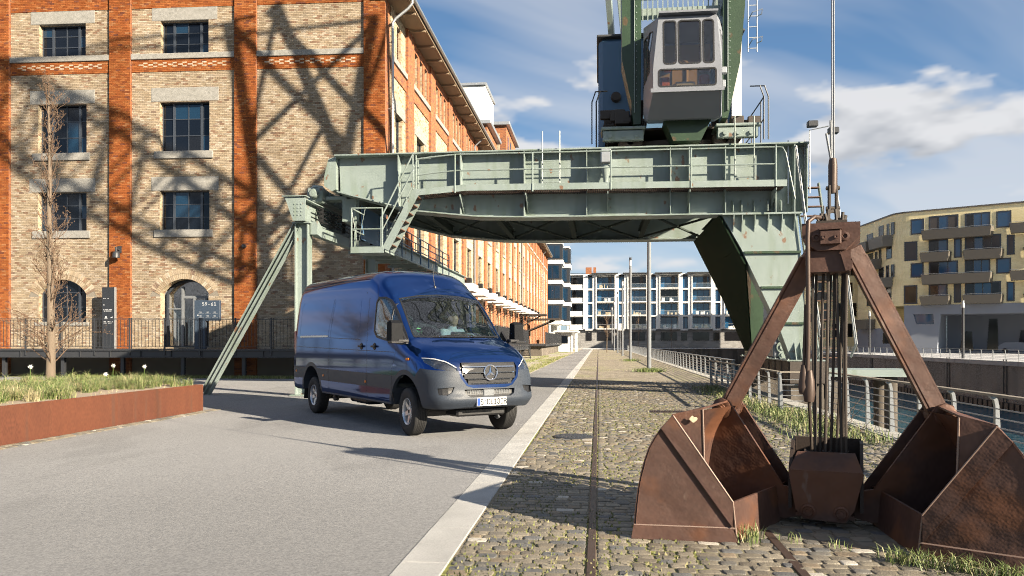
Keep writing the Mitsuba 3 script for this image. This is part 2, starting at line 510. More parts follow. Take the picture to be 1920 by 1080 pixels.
put('far_quay', g, 'conc', kind='structure', label='paved promenade on the far side of the water')
g = B()
g.add([[QX - 0.2, -120, WZ], [31.2, -120, WZ], [31.2, 166, WZ], [QX - 0.2, 166, WZ]], [[0, 1, 2], [0, 2, 3]])
put('water', g, 'water', kind='structure', label='dark blue green water of the harbour basin')
g = B()
g.box(-1.352, QX, 30, 150, -0.6, -0.004)
put('far_cobbled_quay', g, 'cobfar', kind='structure', label='brownish cobbled quay further along the track')
g = B()
g.box(-1.352, QX, -60, 30, -0.6, -0.006)
cob = put('cobbled_pavement', g, 'joint', kind='structure', label='old mossy cobblestone pavement along the quay edge')
# the kerb stones of the quay edge
g = B()
for k in range(120):
    y0 = -2 + k * 1.25
    g.cbox(QX - 0.42, QX, y0 + 0.006, y0 + 1.244, -0.5, 0.012 + RNG.uniform(-0.004, 0.004), 0.012)
put('edge_stone', g, 'stone', cob, kind='stuff')
q = thing('quay_wall', 'stained concrete quay wall dropping from the cobbled quay into the water', 'quay wall')
put('face', B().box(QX - 0.5, QX - 0.02, -100, 165, -5, -0.5), 'quay', q)
q = thing('far_quay_wall', 'dark stained concrete quay wall on the far side of the water', 'quay wall')
b = B()
b.box(31, 31.6, -100, 165.0, -5, -0.35)
put('face', b, 'quay', q)
b = B()
b.box(30.9, 31.65, -100, 165.0, -0.35, 0.0)
put('coping', b, 'conc', q)
b = B()
for k in range(150):
    b.box(30.72, 31.0, -5 + k * 0.8, -5 + k * 0.8 + 0.55, -5, -3.15)
put('sheet_pile', b, 'machinery', q, kind='stuff')
for k in range(9):
    y = 24 + k * 9.7
    lad = B()
    lad.bar((30.93, y, -3.6), (30.93, y, 0.15), 0.06).bar((30.93, y + 0.45, -3.6), (30.93, y + 0.45, 0.15), 0.06)
    for j in range(12):
        lad.bar((30.93, y, -3.4 + j * 0.3), (30.93, y + 0.45, -3.4 + j * 0.3), 0.03)
    put('ladder', lad, 'darksteel', q)
q = thing('basin_end_wall', 'dark quay wall closing the far end of the harbour basin', 'quay wall')
put('face', B().box(QX, 31, 164.6, 165.02, -5, -0.02), 'quay', q)
# pale slabs between asphalt and cobbles
st = tag(numbered('paving_strip'), 'pale narrow strip of long stone slabs between asphalt and cobbles', kind='structure')
g = B()
y = 1.2
k = 0
while y < 150:
    L = 1.0
    if y < 34:
        s = B().cbox(-1.350, -1.022, y + 0.004, y + L - 0.004, -0.3, 0.006 + RNG.uniform(-0.002, 0.002), 0.006)
        put('slab', s, 'slab', st)
    else:
        g.box(-1.350, -1.022, y + 0.004, y + L - 0.004, -0.3, 0.006)
    y += L
put('far_slab', g, 'slab', st, kind='stuff')
# cobbles: every stone a small irregular dome
tones = np.array([(0.325, 0.285, 0.225), (0.285, 0.255, 0.21), (0.375, 0.33, 0.26), (0.25, 0.235, 0.21), (0.21, 0.21, 0.21), (0.36, 0.29, 0.21), (0.42, 0.37, 0.29), (0.27, 0.235, 0.185), (0.34, 0.30, 0.235)])
NS = 10


def cobble(x0, x1, y0, y1, rg, lod):
    cx, cy, hx, hy = (x0 + x1) / 2, (y0 + y1) / 2, (x1 - x0) / 2, (y1 - y0) / 2
    n = NS if lod else 6
    a = np.arange(n) * 2 * np.pi / n + rg.uniform(0, 0.4)
    e = 0.34
    ux = np.sign(np.cos(a)) * np.abs(np.cos(a)) ** e
    uy = np.sign(np.sin(a)) * np.abs(np.sin(a)) ** e
    ux, uy = ux * rg.uniform(0.88, 1.05, n), uy * rg.uniform(0.88, 1.05, n)
    zt = rg.uniform(-0.0025, 0.005)
    tilt = rg.uniform(-0.02, 0.02, 2)
    rings = [(1.0, -0.012), (0.985, zt - 0.004), (0.92, zt - 0.0005), (0.5, zt + 0.001)] if lod else [(1.0, -0.012), (0.96, zt - 0.002), (0.6, zt + 0.0005)]
    v = [np.stack([cx + ux * hx * r, cy + uy * hy * r, np.full(n, z) + tilt[0] * ux * hx * r * (z > -0.015) + rg.uniform(-0.003, 0.003, n) * ((0.7 if 0 < r < 0.95 else 0))], 1) for r, z in rings]
    v = np.vstack(v + [[[cx, cy, zt + 0.005]]])
    f = []
    k = np.arange(n)
    for i in range(len(rings) - 1):
        f += [np.stack([i * n + k, i * n + (k + 1) % n, (i + 1) * n + (k + 1) % n], 1), np.stack([i * n + k, (i + 1) * n + (k + 1) % n, (i + 1) * n + k], 1)]
    m = len(rings) - 1
    f.append(np.stack([m * n + k, m * n + (k + 1) % n, np.full(n, len(rings) * n)], 1))
    c = tones[rg.integers(len(tones))] * rg.uniform(0.50, 0.68)
    if rg.random() < 0.03:
        c = np.array((0.45, 0.42, 0.37))
    return v, np.vstack(f), c


rg = np.random.default_rng(11)
RAILX = -0.05
rest, keep = B(), []
y = 1.5
while y < 30:
    h = rg.uniform(0.095, 0.125)
    for xa, xb in ((-1.005, RAILX - 0.036), (RAILX + 0.036, QX - 0.44)):
        x = xa + rg.uniform(-0.08, 0.0)
        x = max(x, xa)
        first = True
        while x < xb - 0.05:
            w = rg.uniform(0.115, 0.185) * (0.6 if first and rg.random() < 0.5 else 1)
            first = False
            x1 = min(x + w, xb)
            if xb - x1 < 0.07:
                x1 = xb
            d = math.hypot(x, y)
            seen = abs(x + 0.11 * y) < 0.95 * y + 1.0
            if seen:
                v, f, c = cobble(x + 0.004, x1 - 0.004, y + 0.003, y + h - 0.003, rg, y < 12)
                if not ((x - 0.30) ** 2 < 0.0 ):
                    if len(keep) < 300 and x < 1.4 and rg.random() < 1.0 and y > 4.6:
                        keep.append((v, f, c))
                    else:
                        rest.add(v, f, c)
            x = x1
    y += h
for v, f, c in keep:
    put('cobblestone', B().add(v, f, c), 'cobble', cob, color=True, smooth=True)
put('cobblestones', rest, 'cobble', cob, color=True, smooth=True, kind='stuff')
# the sunken rail in the cobbles, its second rail by the grab, covers and grates
r = thing('track_rail', 'rusty crane rail sunk in the cobbles, running straight along the quay', 'rail')
b = B()
b.cbox(RAILX - 0.032, RAILX + 0.032, -2, 150, -0.2, 0.006, 0.006)
put('rail_head', b, 'rustrail', r)
b = B()
b.cbox(1.30, 1.37, -2, 6.4, -0.2, 0.006, 0.006)
put('buried_rail', b, 'rustrail', label='rusty short rail in the cobbles running under the grab', cat='rail')
mc = thing('manhole_cover', 'round dark manhole cover in the cobbles left of the rail', 'manhole cover')
b = B().lathe([(0.0, 0.018), (0.30, 0.018), (0.315, 0.010), (0.33, 0.0)], (-0.40, 12.35, 0), (0, 0, 1), 40)
put('lid', b, 'darksteel', mc)
b = B()
for i in range(-4, 5):
    for j in range(-4, 5):
        if i * i + j * j < 19:
            b.cbox(-0.40 + i * 0.062 - 0.02, -0.40 + i * 0.062 + 0.02, 12.35 + j * 0.062 - 0.02, 12.35 + j * 0.062 + 0.02, 0.016, 0.022, 0.003)
put('stud', b, 'darksteel', mc, kind='stuff')
dg = thing('drain_grate', 'flat rusty rectangular drain grate in the mossy cobbles behind the grab', 'grate')
b = B()
b.box(1.10, 1.86, 16.7, 17.15, -0.1, 0.010)
put('frame', b, 'machinery', dg)
b = B()
for k in range(20):
    b.box(1.13 + k * 0.036, 1.148 + k * 0.036, 16.74, 17.11, 0.0, 0.02)
put('bar', b, 'rustrail', dg, kind='stuff')
# cobbled gutter at the planter's foot
b = B()
rg = np.random.default_rng(5)
for k in range(170):
    for j in range(2):
        x0 = -8.60 + 0.02 + j * 0.14
        v, f, c = cobble(x0, x0 + 0.125, 4.5 + k * 0.07, 4.5 + k * 0.07 + 0.06, rg, False)
        b.add(v + [0, 0, 0.012], f, c * 1.0)
put('gutter_stones', b, 'cobble', label='double row of small grey setts along the foot of the rusty planter', kind='stuff', color=True, smooth=True)
# ------------------------------------------------------------------ the brick warehouse
C0 = np.array([-9.43, 33.66, 0.0])
TH = math.radians(2.2)
MF = np.eye(4)          # facade frame: u along the front (right +), v outwards to the viewer, z up
MF[:3, 0] = [math.cos(TH), math.sin(TH), 0]
MF[:3, 1] = [math.sin(TH), -math.cos(TH), 0]
MF[:3, 3] = C0
MS = np.eye(4)          # side frame: u = along the side (away), v = outwards (+x)
MS[:3, 0] = [0, 1, 0]
MS[:3, 1] = [1, 0, 0]
MS[:3, 3] = C0
UX, UZ, UV = (1, 0, 0), (0, 0, 1), (0, 1, 0)
wh = thing('brick_warehouse', 'long four storey warehouse of yellow brick with red brick pilasters and dark grid windows', 'warehouse')
Y_T = np.array([(0.53, 0.435, 0.295), (0.48, 0.385, 0.25), (0.60, 0.51, 0.37), (0.41, 0.315, 0.20), (0.36, 0.235, 0.15), (0.51, 0.41, 0.28), (0.45, 0.365, 0.245), (0.30, 0.215, 0.15)])
Y_T = Y_T * [0.97, 0.97, 1.06]
Y_P = [.24, .22, .14, .13, .06, .12, .06, .03]
R_T = np.array([(0.39, 0.130, 0.045), (0.35, 0.110, 0.038), (0.43, 0.160, 0.058), (0.28, 0.090, 0.038), (0.22, 0.085, 0.055), (0.46, 0.21, 0.095)])
R_P = [.34, .26, .18, .12, .05, .05]


def arch_half(z, uc, zs, w, rise):
    """Half width of a segmental arch (springing at zs, half width w, rise) at height z."""
    if z <= zs:
        return w
    R = (w * w + rise * rise) / (2 * rise)
    d = z - (zs + rise - R)
    return math.sqrt(max(R * R - d * d, 0))


def bricks(u0, u1, z0, z1, off, rg, tones, probs, holes=(), H=0.0765, L=0.215, depth=0.03):
    """Courses of bricks between u0..u1 and z0..z1; holes: functions z -> list of (ua, ub)."""
    V, C = [], []
    nrow = int((z1 - z0) / H)
    H = (z1 - z0) / max(nrow, 1)
    for i in range(nrow):
        za, zb = z0 + i * H, z0 + (i + 1) * H
        cuts = sorted(c for h in holes for c in h((za + zb) / 2))
        segs, s = [], u0
        for a, b_ in cuts:
            if a > s:
                segs.append((s, min(a, u1)))
            s = max(s, b_)
        if s < u1:
            segs.append((s, u1))
        off_u = (i % 2) * L / 2
        for a, b_ in segs:
            k0, k1 = math.floor((a - off_u) / L), math.ceil((b_ - off_u) / L)
            e = np.clip(np.arange(k0, k1 + 1) * L + off_u, a, b_)
            ua, ub = e[:-1], e[1:]
            m = ub - ua > 0.03
            ua, ub = ua[m] + 0.005, ub[m] - 0.005
            n = len(ua)
            if not n:
                continue
            o = off + rg.uniform(-0.004, 0.004, n)
            zz = np.full(n, za + 0.006), np.full(n, zb - 0.006)
            q = np.stack([np.stack([ua, o, zz[0]], 1), np.stack([ub, o, zz[0]], 1), np.stack([ub, o, zz[1]], 1), np.stack([ua, o, zz[1]], 1),
                          np.stack([ua, o - depth, zz[0]], 1), np.stack([ub, o - depth, zz[0]], 1), np.stack([ub, o - depth, zz[1]], 1), np.stack([ua, o - depth, zz[1]], 1)], 1)
            V.append(q)
            big = (0.80 + 0.38 * meshkit.fbm(np.stack([ua * 0.6, np.full(n, za * 0.6), np.full(n, 1.0)], 1), 4, 4)) * (0.86 + 0.28 * meshkit.fbm(np.stack([ua * 2.6, np.full(n, za * 0.22), np.full(n, 7.0)], 1), 3, 6))
            C.append(tones[rg.choice(len(tones), n, p=probs)] * (rg.uniform(0.74, 0.90, n) * big)[:, None])
    V, C = np.concatenate(V), np.concatenate(C)
    n = len(V)
    F = np.array([[0, 1, 2], [0, 2, 3], [4, 0, 3], [4, 3, 7], [1, 5, 6], [1, 6, 2], [3, 2, 6], [3, 6, 7], [4, 5, 1], [4, 1, 0]])[:, ::-1]
    return V.reshape(-1, 3), (F[None] + (np.arange(n) * 8)[:, None, None]).reshape(-1, 3), np.repeat(C, 8, 0)


rgb_ = np.random.default_rng(21)
PIL = [(-18.61, -17.60), (-12.79, -11.78), (-6.91, -5.89), (-0.97, 0.0)]
WIN = []                                         # (u0, u1, z0, z1)
for uc in (-15.11, -9.29):
    WIN += [(uc - 1.13, uc + 1.13, 14.62, 16.13), (uc - 1.17, uc + 1.17, 10.18, 12.45), (uc - 1.17, uc + 1.17, 6.60, 8.39)]
ARCH = [(-15.11, 2.40, 3.72, 1.14, 0.64), (-9.30, 1.22, 3.72, 1.14, 0.64)]     # centre, bottom, springing, half width, rise
holes = [lambda z, w=w: [(w[0], w[1])] if w[2] < z < w[3] else [] for w in WIN]


def arch_hole(z, a):
    uc, zb, zs, w, ri = a
    if z < zb:
        return []
    if z < zs - 0.16:
        return [(uc - w, uc + w)]
    k = arch_half(z, uc, zs - 0.16, w + 0.50, ri + 0.46) if z < zs + ri + 0.30 else 0
    return [(uc - k, uc + k)] if k else []


holes += [lambda z, a=a: arch_hole(z, a) for a in ARCH]
vf = B(MF)
for (a, b_) in ((-17.60, -12.79), (-11.78, -6.91), (-5.89, -0.97)):
    for z0, z1 in ((0.95, 13.80), (14.62, 16.70), (17.32, 18.6)):
        vf.add(*bricks(a, b_, z0, z1, 0.0, rgb_, Y_T, Y_P, holes))
put('yellow_bricks', vf, 'vcol', wh, color=True, kind='stuff')
vf = B(MF)
for a, b_ in PIL:
    vf.add(*bricks(a, b_, 0.95, 18.6, 0.13, rgb_, R_T, R_P, (), depth=0.03))
    for e, s in ((a, -1), (b_, 1)):                  # the pilasters' returns
        pass
for (a, b_) in ((-17.60, -12.79), (-11.78, -6.91), (-5.89, -0.97)):
    vf.add(*bricks(a + 0.02, b_ - 0.02, 13.80, 14.36, 0.035, rgb_, R_T, R_P))
    vf.add(*bricks(a + 0.02, b_ - 0.02, 16.70, 17.32, 0.035, rgb_, R_T, R_P))
put('red_bricks', vf, 'vcol', wh, color=True, kind='stuff')
# light brick ornament in the red bands
for (a, b_) in ((-17.60, -12.79), (-11.78, -6.91), (-5.89, -0.97)):
    o = B(MF)
    n = 9
    s = (b_ - a - 0.7) / n
    for k in range(n):
        u = a + 0.35 + k * s
        for du, dz, w in ((0, 0, s * 0.52), (s * 0.46, 0.077, s * 0.44), (s * 0.46, -0.077, s * 0.44)):
            o.add(*bricks(u + du, u + du + w, 14.12 + dz - 0.036, 14.12 + dz + 0.036, 0.043, rgb_, Y_T[[0, 2]] * 1.1, [.5, .5], H=0.07))
    put('ornament', o, 'vcol', wh, color=True, kind='stuff')
# backing wall with openings, reveals
op = [sbox(w[0], w[2], w[1], w[3]) for w in WIN]


def arch_poly(a, grow=0.0, n=16, zb=None):
    uc, z0, zs, w, ri = a
    z0 = z0 if zb is None else zb
    w, ri = w + grow, ri + grow
    R = (w * w + ri * ri) / (2 * ri)
    zc = zs + ri - R
    t = math.asin(w / R)
    g = np.linspace(t, -t, n)
    return [(uc - w, z0), (uc + w, z0)] + [(uc + R * math.sin(x), zc + R * math.cos(x)) for x in g]


op += [Polygon(arch_poly(a)) for a in ARCH]
wall = sbox(-18.6, -0.9, -0.6, 18.7).difference(unary_union(op))
b = B(MF).ext(wall, (0, 0, 0), UX, UZ, UV, -0.42, -0.016)
put('wall', b, 'mortar', wh)
b = B(MF)
for p in op:
    ring = p.buffer(0.001).difference(p.buffer(-0.004))
    b.ext(ring, (0, 0, 0), UX, UZ, UV, -0.40, -0.014)
puts('reveal', b, 'brick_y', wh)
b = B(MF)
for a, b_ in PIL:
    b.box(a + 0.004, b_ - 0.004, -0.8, 0.117, -0.5, 18.65)
put('pilaster_core', b, 'brick_r', wh)
b = B(MF)
for (a, b_) in ((-17.60, -12.79), (-11.78, -6.91), (-5.89, -0.97)):
    b.box(a + 0.01, b_ - 0.01, -0.05, 0.022, 13.80, 14.36).box(a + 0.01, b_ - 0.01, -0.05, 0.022, 16.70, 17.32)
put('band_core', b, 'brick_r', wh)
# stone: ledges, lintels, sills
for (a, b_) in ((-17.60, -12.79), (-11.78, -6.91), (-5.89, -0.97)):
    put('ledge', B(MF).cbox(a + 0.004, b_ - 0.004, -0.1, 0.105, 14.365, 14.615, 0.012), 'stone', wh)
rj = np.random.default_rng(4)
for w in WIN:
    hgt = 0.62
    put('lintel', B(MF).cbox(w[0] - 0.42 + rj.uniform(-.04, .04), w[1] + 0.44 + rj.uniform(-.04, .04), -0.2, 0.022, w[3] - 0.005, w[3] + hgt, 0.012), 'stone', wh)
    if w[2] < 14:
        put('sill', B(MF).cbox(w[0] - 0.24, w[1] + 0.18, -0.3, 0.075, w[2] - 0.34, w[2] - 0.005, 0.012), 'stone', wh)
for a in ARCH[:1]:
    put('sill', B(MF).cbox(a[0] - 1.3, a[0] + 1.3, -0.3, 0.06, a[1] - 0.16, a[1] - 0.005, 0.012), 'stone', wh)
for a in ARCH:
    uc, zb, zs, w, ri = a
    R = (w * w + ri * ri) / (2 * ri)
    zc = zs + ri - R
    t = math.asin(w / R) * 1.06
    n = 36
    for k in range(n):
        m = -t + (k + 0.5) * 2 * t / n
        dw = R * 2 * t / n
        for rr, (r0, r1) in enumerate(((R + 0.003, R + 0.235), (R + 0.245, R + 0.475))):
            v = np.array([[sx * dw * (rr0 / R) * 0.435, rr0] for rr0 in (r0, r1) for sx in (-1, 1)])
            q = [(uc + math.cos(m) * x + math.sin(m) * r, zc - math.sin(m) * x + math.cos(m) * r) for x, r in v]
            c = Y_T[rgb_.choice(len(Y_T), p=Y_P)] * rgb_.uniform(0.75, 0.98)
            bb = B(MF).ext([q[0], q[1], q[3], q[2]], (0, 0, 0), UX, UZ, UV, -0.1, 0.004 + rgb_.uniform(-.003, .003), c)
            put('arch_brick', bb, 'vcol', wh, color=True)


def window(M, parent, u0, u1, z0, z1, d, cols, rows, rg, arch=None, pane='pane', fm='frame', thick=(1, 3)):
    """A framed window in the recess at depth d: frame, mullions and every pane a sub-part."""
    us = [u0 + (u1 - u0) * t for t in cols]
    zs = [z0 + (z1 - z0) * t for t in rows]
    fr = B(M)
    if arch:
        P = Polygon(arch)
        fr.ext(P.difference(P.buffer(-0.07)), (0, 0, 0), UX, UZ, UV, -d - 0.03, -d + 0.04)
    else:
        P = sbox(u0, z0, u1, z1)
        fr.ext(P.difference(P.buffer(-0.055)), (0, 0, 0), UX, UZ, UV, -d - 0.03, -d + 0.04)
    for i, u in enumerate(us[1:-1], 1):
        w = 0.055 if i in thick else 0.018
        ss = sbox(u - w, z0 + 0.05, u + w, z1 - 0.05).intersection(P.buffer(-0.05))
        fr.ext(ss, (0, 0, 0), UX, UZ, UV, -d - 0.02, -d + (0.045 if i in thick else 0.03))
    for z in zs[1:-1]:
        ss = sbox(u0 + 0.05, z - 0.017, u1 - 0.05, z + 0.017).intersection(P.buffer(-0.05))
        fr.ext(ss, (0, 0, 0), UX, UZ, UV, -d - 0.018, -d + 0.026)
    w = put('window', fr, fm, parent)
    for i in range(len(us) - 1):
        for j in range(len(zs) - 1):
            pp = sbox(us[i], zs[j], us[i + 1], zs[j + 1]).intersection(P.buffer(-0.03))
            if pp.is_empty or pp.area < 0.01 or pp.geom_type != 'Polygon':
                continue
            b = B(M).ext(pp, (0, 0, 0), UX, UZ, UV, -d - 0.012, -d)
            v, f, c = b.out()
            cen = v.mean(0)
            tx, tz = rg.normal(0, 0.006, 2)
            n = M[:3, 1]
            v = v + n * ((v - cen) @ M[:3, 0] * tx + (v[:, 2] - cen[2]) * tz)[:, None]
            put('pane', (v, f), 'panemid' if pane == 'pane' and rg.random() < 0.2 else pane, w)  # a few panes carry a painted blue sky reflection
    return w


rw = np.random.default_rng(8)
for w in WIN:
    window(MF, wh, *w, 0.28, (0, 0.24, 0.53, 0.80, 1), (0, 1 / 3, 2 / 3, 1), rw)
for a in ARCH[:1]:
    window(MF, wh, a[0] - a[3], a[0] + a[3], a[1], a[2] + a[4], 0.28, (0, 0.24, 0.53, 0.80, 1), (0, 0.36, 0.70, 1), rw, arch=arch_poly(a))
# the arched entrance
a = ARCH[1]
P = Polygon(arch_poly(a, zb=1.22))
d = 0.62
dr_ = B(MF).ext(P.difference(P.buffer(-0.09)), (0, 0, 0), UX, UZ, UV, -d - 0.04, -d + 0.06)
door = put('door', dr_, 'frame', wh, label='glazed grey metal entrance door set in a deep arch')
b = B(MF)
for u, z0, z1, w in ((-9.66, 1.3, 4.05, 0.05), (-9.10, 1.3, 3.55, 0.05), (-8.55, 1.3, 3.55, 0.05)):
    b.box(u - w, u + w, -d - 0.03, -d + 0.075, z0, z1)
b.box(-9.66, -8.3, -d - 0.03, -d + 0.07, 3.50, 3.62).box(-10.35, -9.66, -d - 0.03, -d + 0.05, 3.0, 3.05)
put('mullion', b, 'postgrey', door)
b = B(MF)
b.bar((-8.62, -d + 0.16, 1.6), (-8.62, -d + 0.16, 3.0), 0.035)
for z in (1.7, 2.9):
    b.bar((-8.62, -d + 0.02, z), (-8.62, -d + 0.16, z), 0.025)
put('handle', b, 'galv', door)
put('glass', B(MF).ext(P.buffer(-0.06), (0, 0, 0), UX, UZ, UV, -d - 0.006, -d), 'glass', door)
b = B(MF).box(-10.6, -7.9, -3.2, -3.1, 1.2, 4.6).box(-10.6, -7.9, -3.1, -0.65, 1.1, 1.215).box(-10.62, -10.5, -3.1, -0.65, 1.2, 4.6).box(-8.1, -8.0, -3.1, -0.65, 1.2, 4.6).box(-10.6, -7.9, -3.1, -0.65, 4.5, 4.6)
put('hall', b, 'postgrey', door)
# roof: eaves over the long side, gable end
b = B(MS)
b.ext([(1.0, 17.02), (1.0, 17.16), (-0.1, 17.34), (-9.3, 21.0), (-18.9, 17.16), (-18.9, 17.0), (-9.3, 20.8), (-0.1, 17.14)], (0, 0, 0), (0, 1, 0), UZ, (1, 0, 0), -0.55, 108.6)
rf = put('roof', b, 'roof', wh)
put('soffit', B(MS).box(-0.5, 108.55, -0.2, 0.97, 16.90, 17.015), 'soffit', rf)
b = B(MS)
for k in range(54):
    b.box(-0.3 + k * 2.03, -0.14 + k * 2.03, -0.2, 0.93, 16.79, 16.90)
put('rafter', b, 'soffit', rf, kind='stuff')
g = np.linspace(math.pi, 2 * math.pi, 9)
prof = [(1.08 + 0.09 * math.cos(x), 17.10 + 0.09 * math.sin(x)) for x in g] + [(1.08 + 0.08 * math.cos(x), 17.10 + 0.08 * math.sin(x)) for x in g[::-1]]
put('gutter', B(MS).ext(prof, (0, 0, 0), (0, 1, 0), UZ, (1, 0, 0), -0.6, 108.6), 'galv', rf)
b = B(MS).tube([(0.55, 1.08, 17.05), (0.55, 1.08, 16.8), (0.52, 0.9, 16.55), (0.45, 0.35, 16.1), (0.43, 0.2, 15.9), (0.43, 0.2, 15.6), (0.43, 0.2, 1.2)], 0.062, 10)
for z in (3, 6, 9, 12, 15):
    b.cyl((0.43, 0.2, z), (0.43, 0.2, z + 0.05), 0.075, 10)
    b.bar((0.43, 0.0, z + 0.02), (0.43, 0.2, z + 0.02), 0.03)
put('downpipe', b, 'galv', wh, smooth=40)
# gable trim seen under the top edge and behind
put('left_wall', B(MF).box(-18.6, -18.2, -108, -0.5, -0.6, 18.6), 'brick_y', wh)
put('gable', B(MF).ext([(-18.6, 18.6), (0.0, 18.6), (-0.2, 19.0), (-9.3, 21.5), (-18.6, 19)], (0, 0, 0), UX, UZ, UV, -0.42, 0.02), 'brick_y', wh)
# ---- the long side
SL = 108.0
BAY = 5.22
NB = 20
P0 = 3.55
sw_open, wins, slots = [], [], []
for k in range(NB):
    ua = P0 + 1.25 + k * BAY
    um = ua + (BAY - 1.25) / 2
    for j in (-1, 0, 1):
        slots.append((um + j * 1.12 - 0.36, um + j * 1.12 + 0.36, 14.72, 16.38))
    wins += [(um - 0.85, um + 0.85, 10.10, 12.22), (um - 0.85, um + 0.85, 6.12, 8.28)]
slots += [(1.95, 2.65, 14.72, 16.38)]
wins += [(1.75, 2.95, 10.10, 12.22), (1.75, 2.95, 6.12, 8.28)]
arches = [(P0 + 1.25 + k * BAY + (BAY - 1.25) / 2, 1.22, 3.45, 0.95, 0.80) for k in range(NB)]
op = [sbox(s[0], s[2], s[1], s[3]) for s in slots + wins] + [Polygon(arch_poly(a)) for a in arches]
wall = sbox(0.9, -0.6, SL, 17.0).difference(unary_union(op))
put('side_wall', B(MS).ext(wall, (0, 0, 0), UX, UZ, UV, -0.42, 0.0), 'brick_y', wh)
b = B(MS)
red = []
for k in range(NB + 1):
    u = P0 + k * BAY
    put('side_pilaster', B(MS).box(u, u + 1.25, -0.1, 0.14, -0.5, 16.9), 'brick_r', wh)
for k in range(NB):
    ua, ub = P0 + 1.25 + k * BAY + 0.003, P0 + (k + 1) * BAY - 0.003
    um = (ua + ub) / 2
    bb = B(MS)
    bb.box(ua, ub, -0.05, 0.05, 16.38, 16.895)
    for x in (um - 1.68, um - 0.56, um + 0.56, um + 1.68):
        bb.box(x - 0.195, x + 0.195, -0.05, 0.053, 14.63, 16.375)
    bb.box(ua, ub, -0.05, 0.05, 13.78, 14.36)
    put('side_band', bb, 'brick_r', wh)
    bb = B(MS).box(ua, ub, -0.05, 0.13, 14.365, 14.62)
    put('side_ledge', bb, 'stone', wh)
    bb = B(MS)
    for z in (8.28, 12.22):
        bb.box(um - 1.35, um + 1.35, -0.05, 0.035, z, z + 0.55)
    for z in (6.12, 10.10):
        bb.box(um - 1.05, um + 1.05, -0.1, 0.09, z - 0.22, z)
    puts('side_lintel', bb, 'stone', wh)
    # red surround of the ground floor arch
    A = Polygon(arch_poly(arches[k], 0.42)).difference(Polygon(arch_poly(arches[k], 0.0, zb=0.5)))
    put('side_arch', B(MS).ext(A, (0, 0, 0), UX, UZ, UV, -0.05, 0.04), 'brick_r', wh)
    # dark openings
    gb = B(MS).ext(Polygon(arch_poly(arches[k], 0.02)), (0, 0, 0), UX, UZ, UV, -0.36, -0.30)
    put('side_door', gb, 'panedark', wh)
put('side_band', B(MS).box(1.0, P0 - 0.003, -0.05, 0.05, 13.78, 14.36), 'brick_r', wh)
put('side_ledge', B(MS).box(1.0, P0 - 0.003, -0.05, 0.13, 14.365, 14.62), 'stone', wh)
bb = B(MS)
for z in (8.28, 12.22):
    bb.box(1.3, 3.4, -0.05, 0.035, z, z + 0.55)
put('side_lintel', bb, 'stone', wh)
for s in slots:
    lv = B(MS)
    for k in range(14):
        z = s[2] + 0.06 + k * (s[3] - s[2] - 0.1) / 14
        lv.add([[s[0], -0.12, z], [s[1], -0.12, z], [s[1], -0.24, z + 0.10], [s[0], -0.24, z + 0.10], [s[0], -0.13, z - 0.02], [s[1], -0.13, z - 0.02], [s[1], -0.25, z + 0.08], [s[0], -0.25, z + 0.08]],
               [[0, 1, 2], [0, 2, 3], [4, 6, 5], [4, 7, 6], [0, 4, 5], [0, 5, 1], [3, 2, 6], [3, 6, 7]])
    lv.box(s[0], s[1], -0.36, -0.34, s[2], s[3])
    put('louvre', lv, 'redbrown', wh)
for i, s in enumerate(wins):
    fr = B(MS)
    Pw = sbox(s[0], s[2], s[1], s[3])
    fr.ext(Pw.difference(Pw.buffer(-0.07)), (0, 0, 0), UX, UZ, UV, -0.26, -0.18)
    um = (s[0] + s[1]) / 2
    fr.box(um - 0.04, um + 0.04, -0.25, -0.19, s[2], s[3])
    for t in (1 / 3, 2 / 3):
        z = s[2] + t * (s[3] - s[2])
        fr.box(s[0], s[1], -0.24, -0.20, z - 0.02, z + 0.02)
    w = put('side_window', fr, 'frame', wh)
    put('pane', B(MS).box(s[0], s[1], -0.245, -0.225, s[2], s[3]), 'pane', w)
b = B(MS).box(-0.41, SL, -12, -0.43, -0.6, 16.8)
put('core', B().mesh(trimesh.creation.box(bounds=[[-27.8, 37.6, -0.6], [-11.5, 141, 18.5]])), 'dark', wh)
put('end_wall', B(MS).box(SL - 0.3, SL - 0.005, -14, -0.001, -0.6, 17.1), 'brick_y', wh)
# stair towers rising behind the eaves
for i, (y0, y1, zt, lab) in enumerate(((66, 72.5, 20.2, 'brick stair tower behind the eaves carrying a white roof box'), (80, 89, 24.0, 'second brick stair tower with flat roof further along the warehouse'))):
    t = thing('stair_tower', lab, 'stair tower')
    put('wall', B().box(-16, -9.55, y0, y1, 16.5, zt), 'brick_r', t)
    b = B()
    b.cbox(-16.4, -9.15, y0 - 0.4, y1 + 0.4, zt + 0.002, zt + 0.34, 0.03)
    put('roof', b, 'galv', t)
    if i == 0:
        put('penthouse', B().cbox(-15, -9.75, y0 + 0.3, y1 - 0.8, zt + 0.343, 23.7, 0.05), 'white', t)
        put('cap', B().box(-15.1, -9.6, y0 + 0.1, y1 - 0.6, 23.702, 23.9), 'galv', t)
    else:
        put('panel', B().box(-12.5, -10.2, y0 - 0.04, y0 - 0.002, 20.5, 23.2), 'brick_y', t)
    b = B()
    for k in range(2):
        b.box(-9.552, -9.52, y0 + 1.2 + k * 2.4, y0 + 2.0 + k * 2.4, zt - 2.4, zt - 0.8)
    puts('window', b, 'pane', t)
ORD = ('nearest second third fourth fifth sixth seventh eighth ninth tenth eleventh twelfth thirteenth fourteenth fifteenth sixteenth').split()
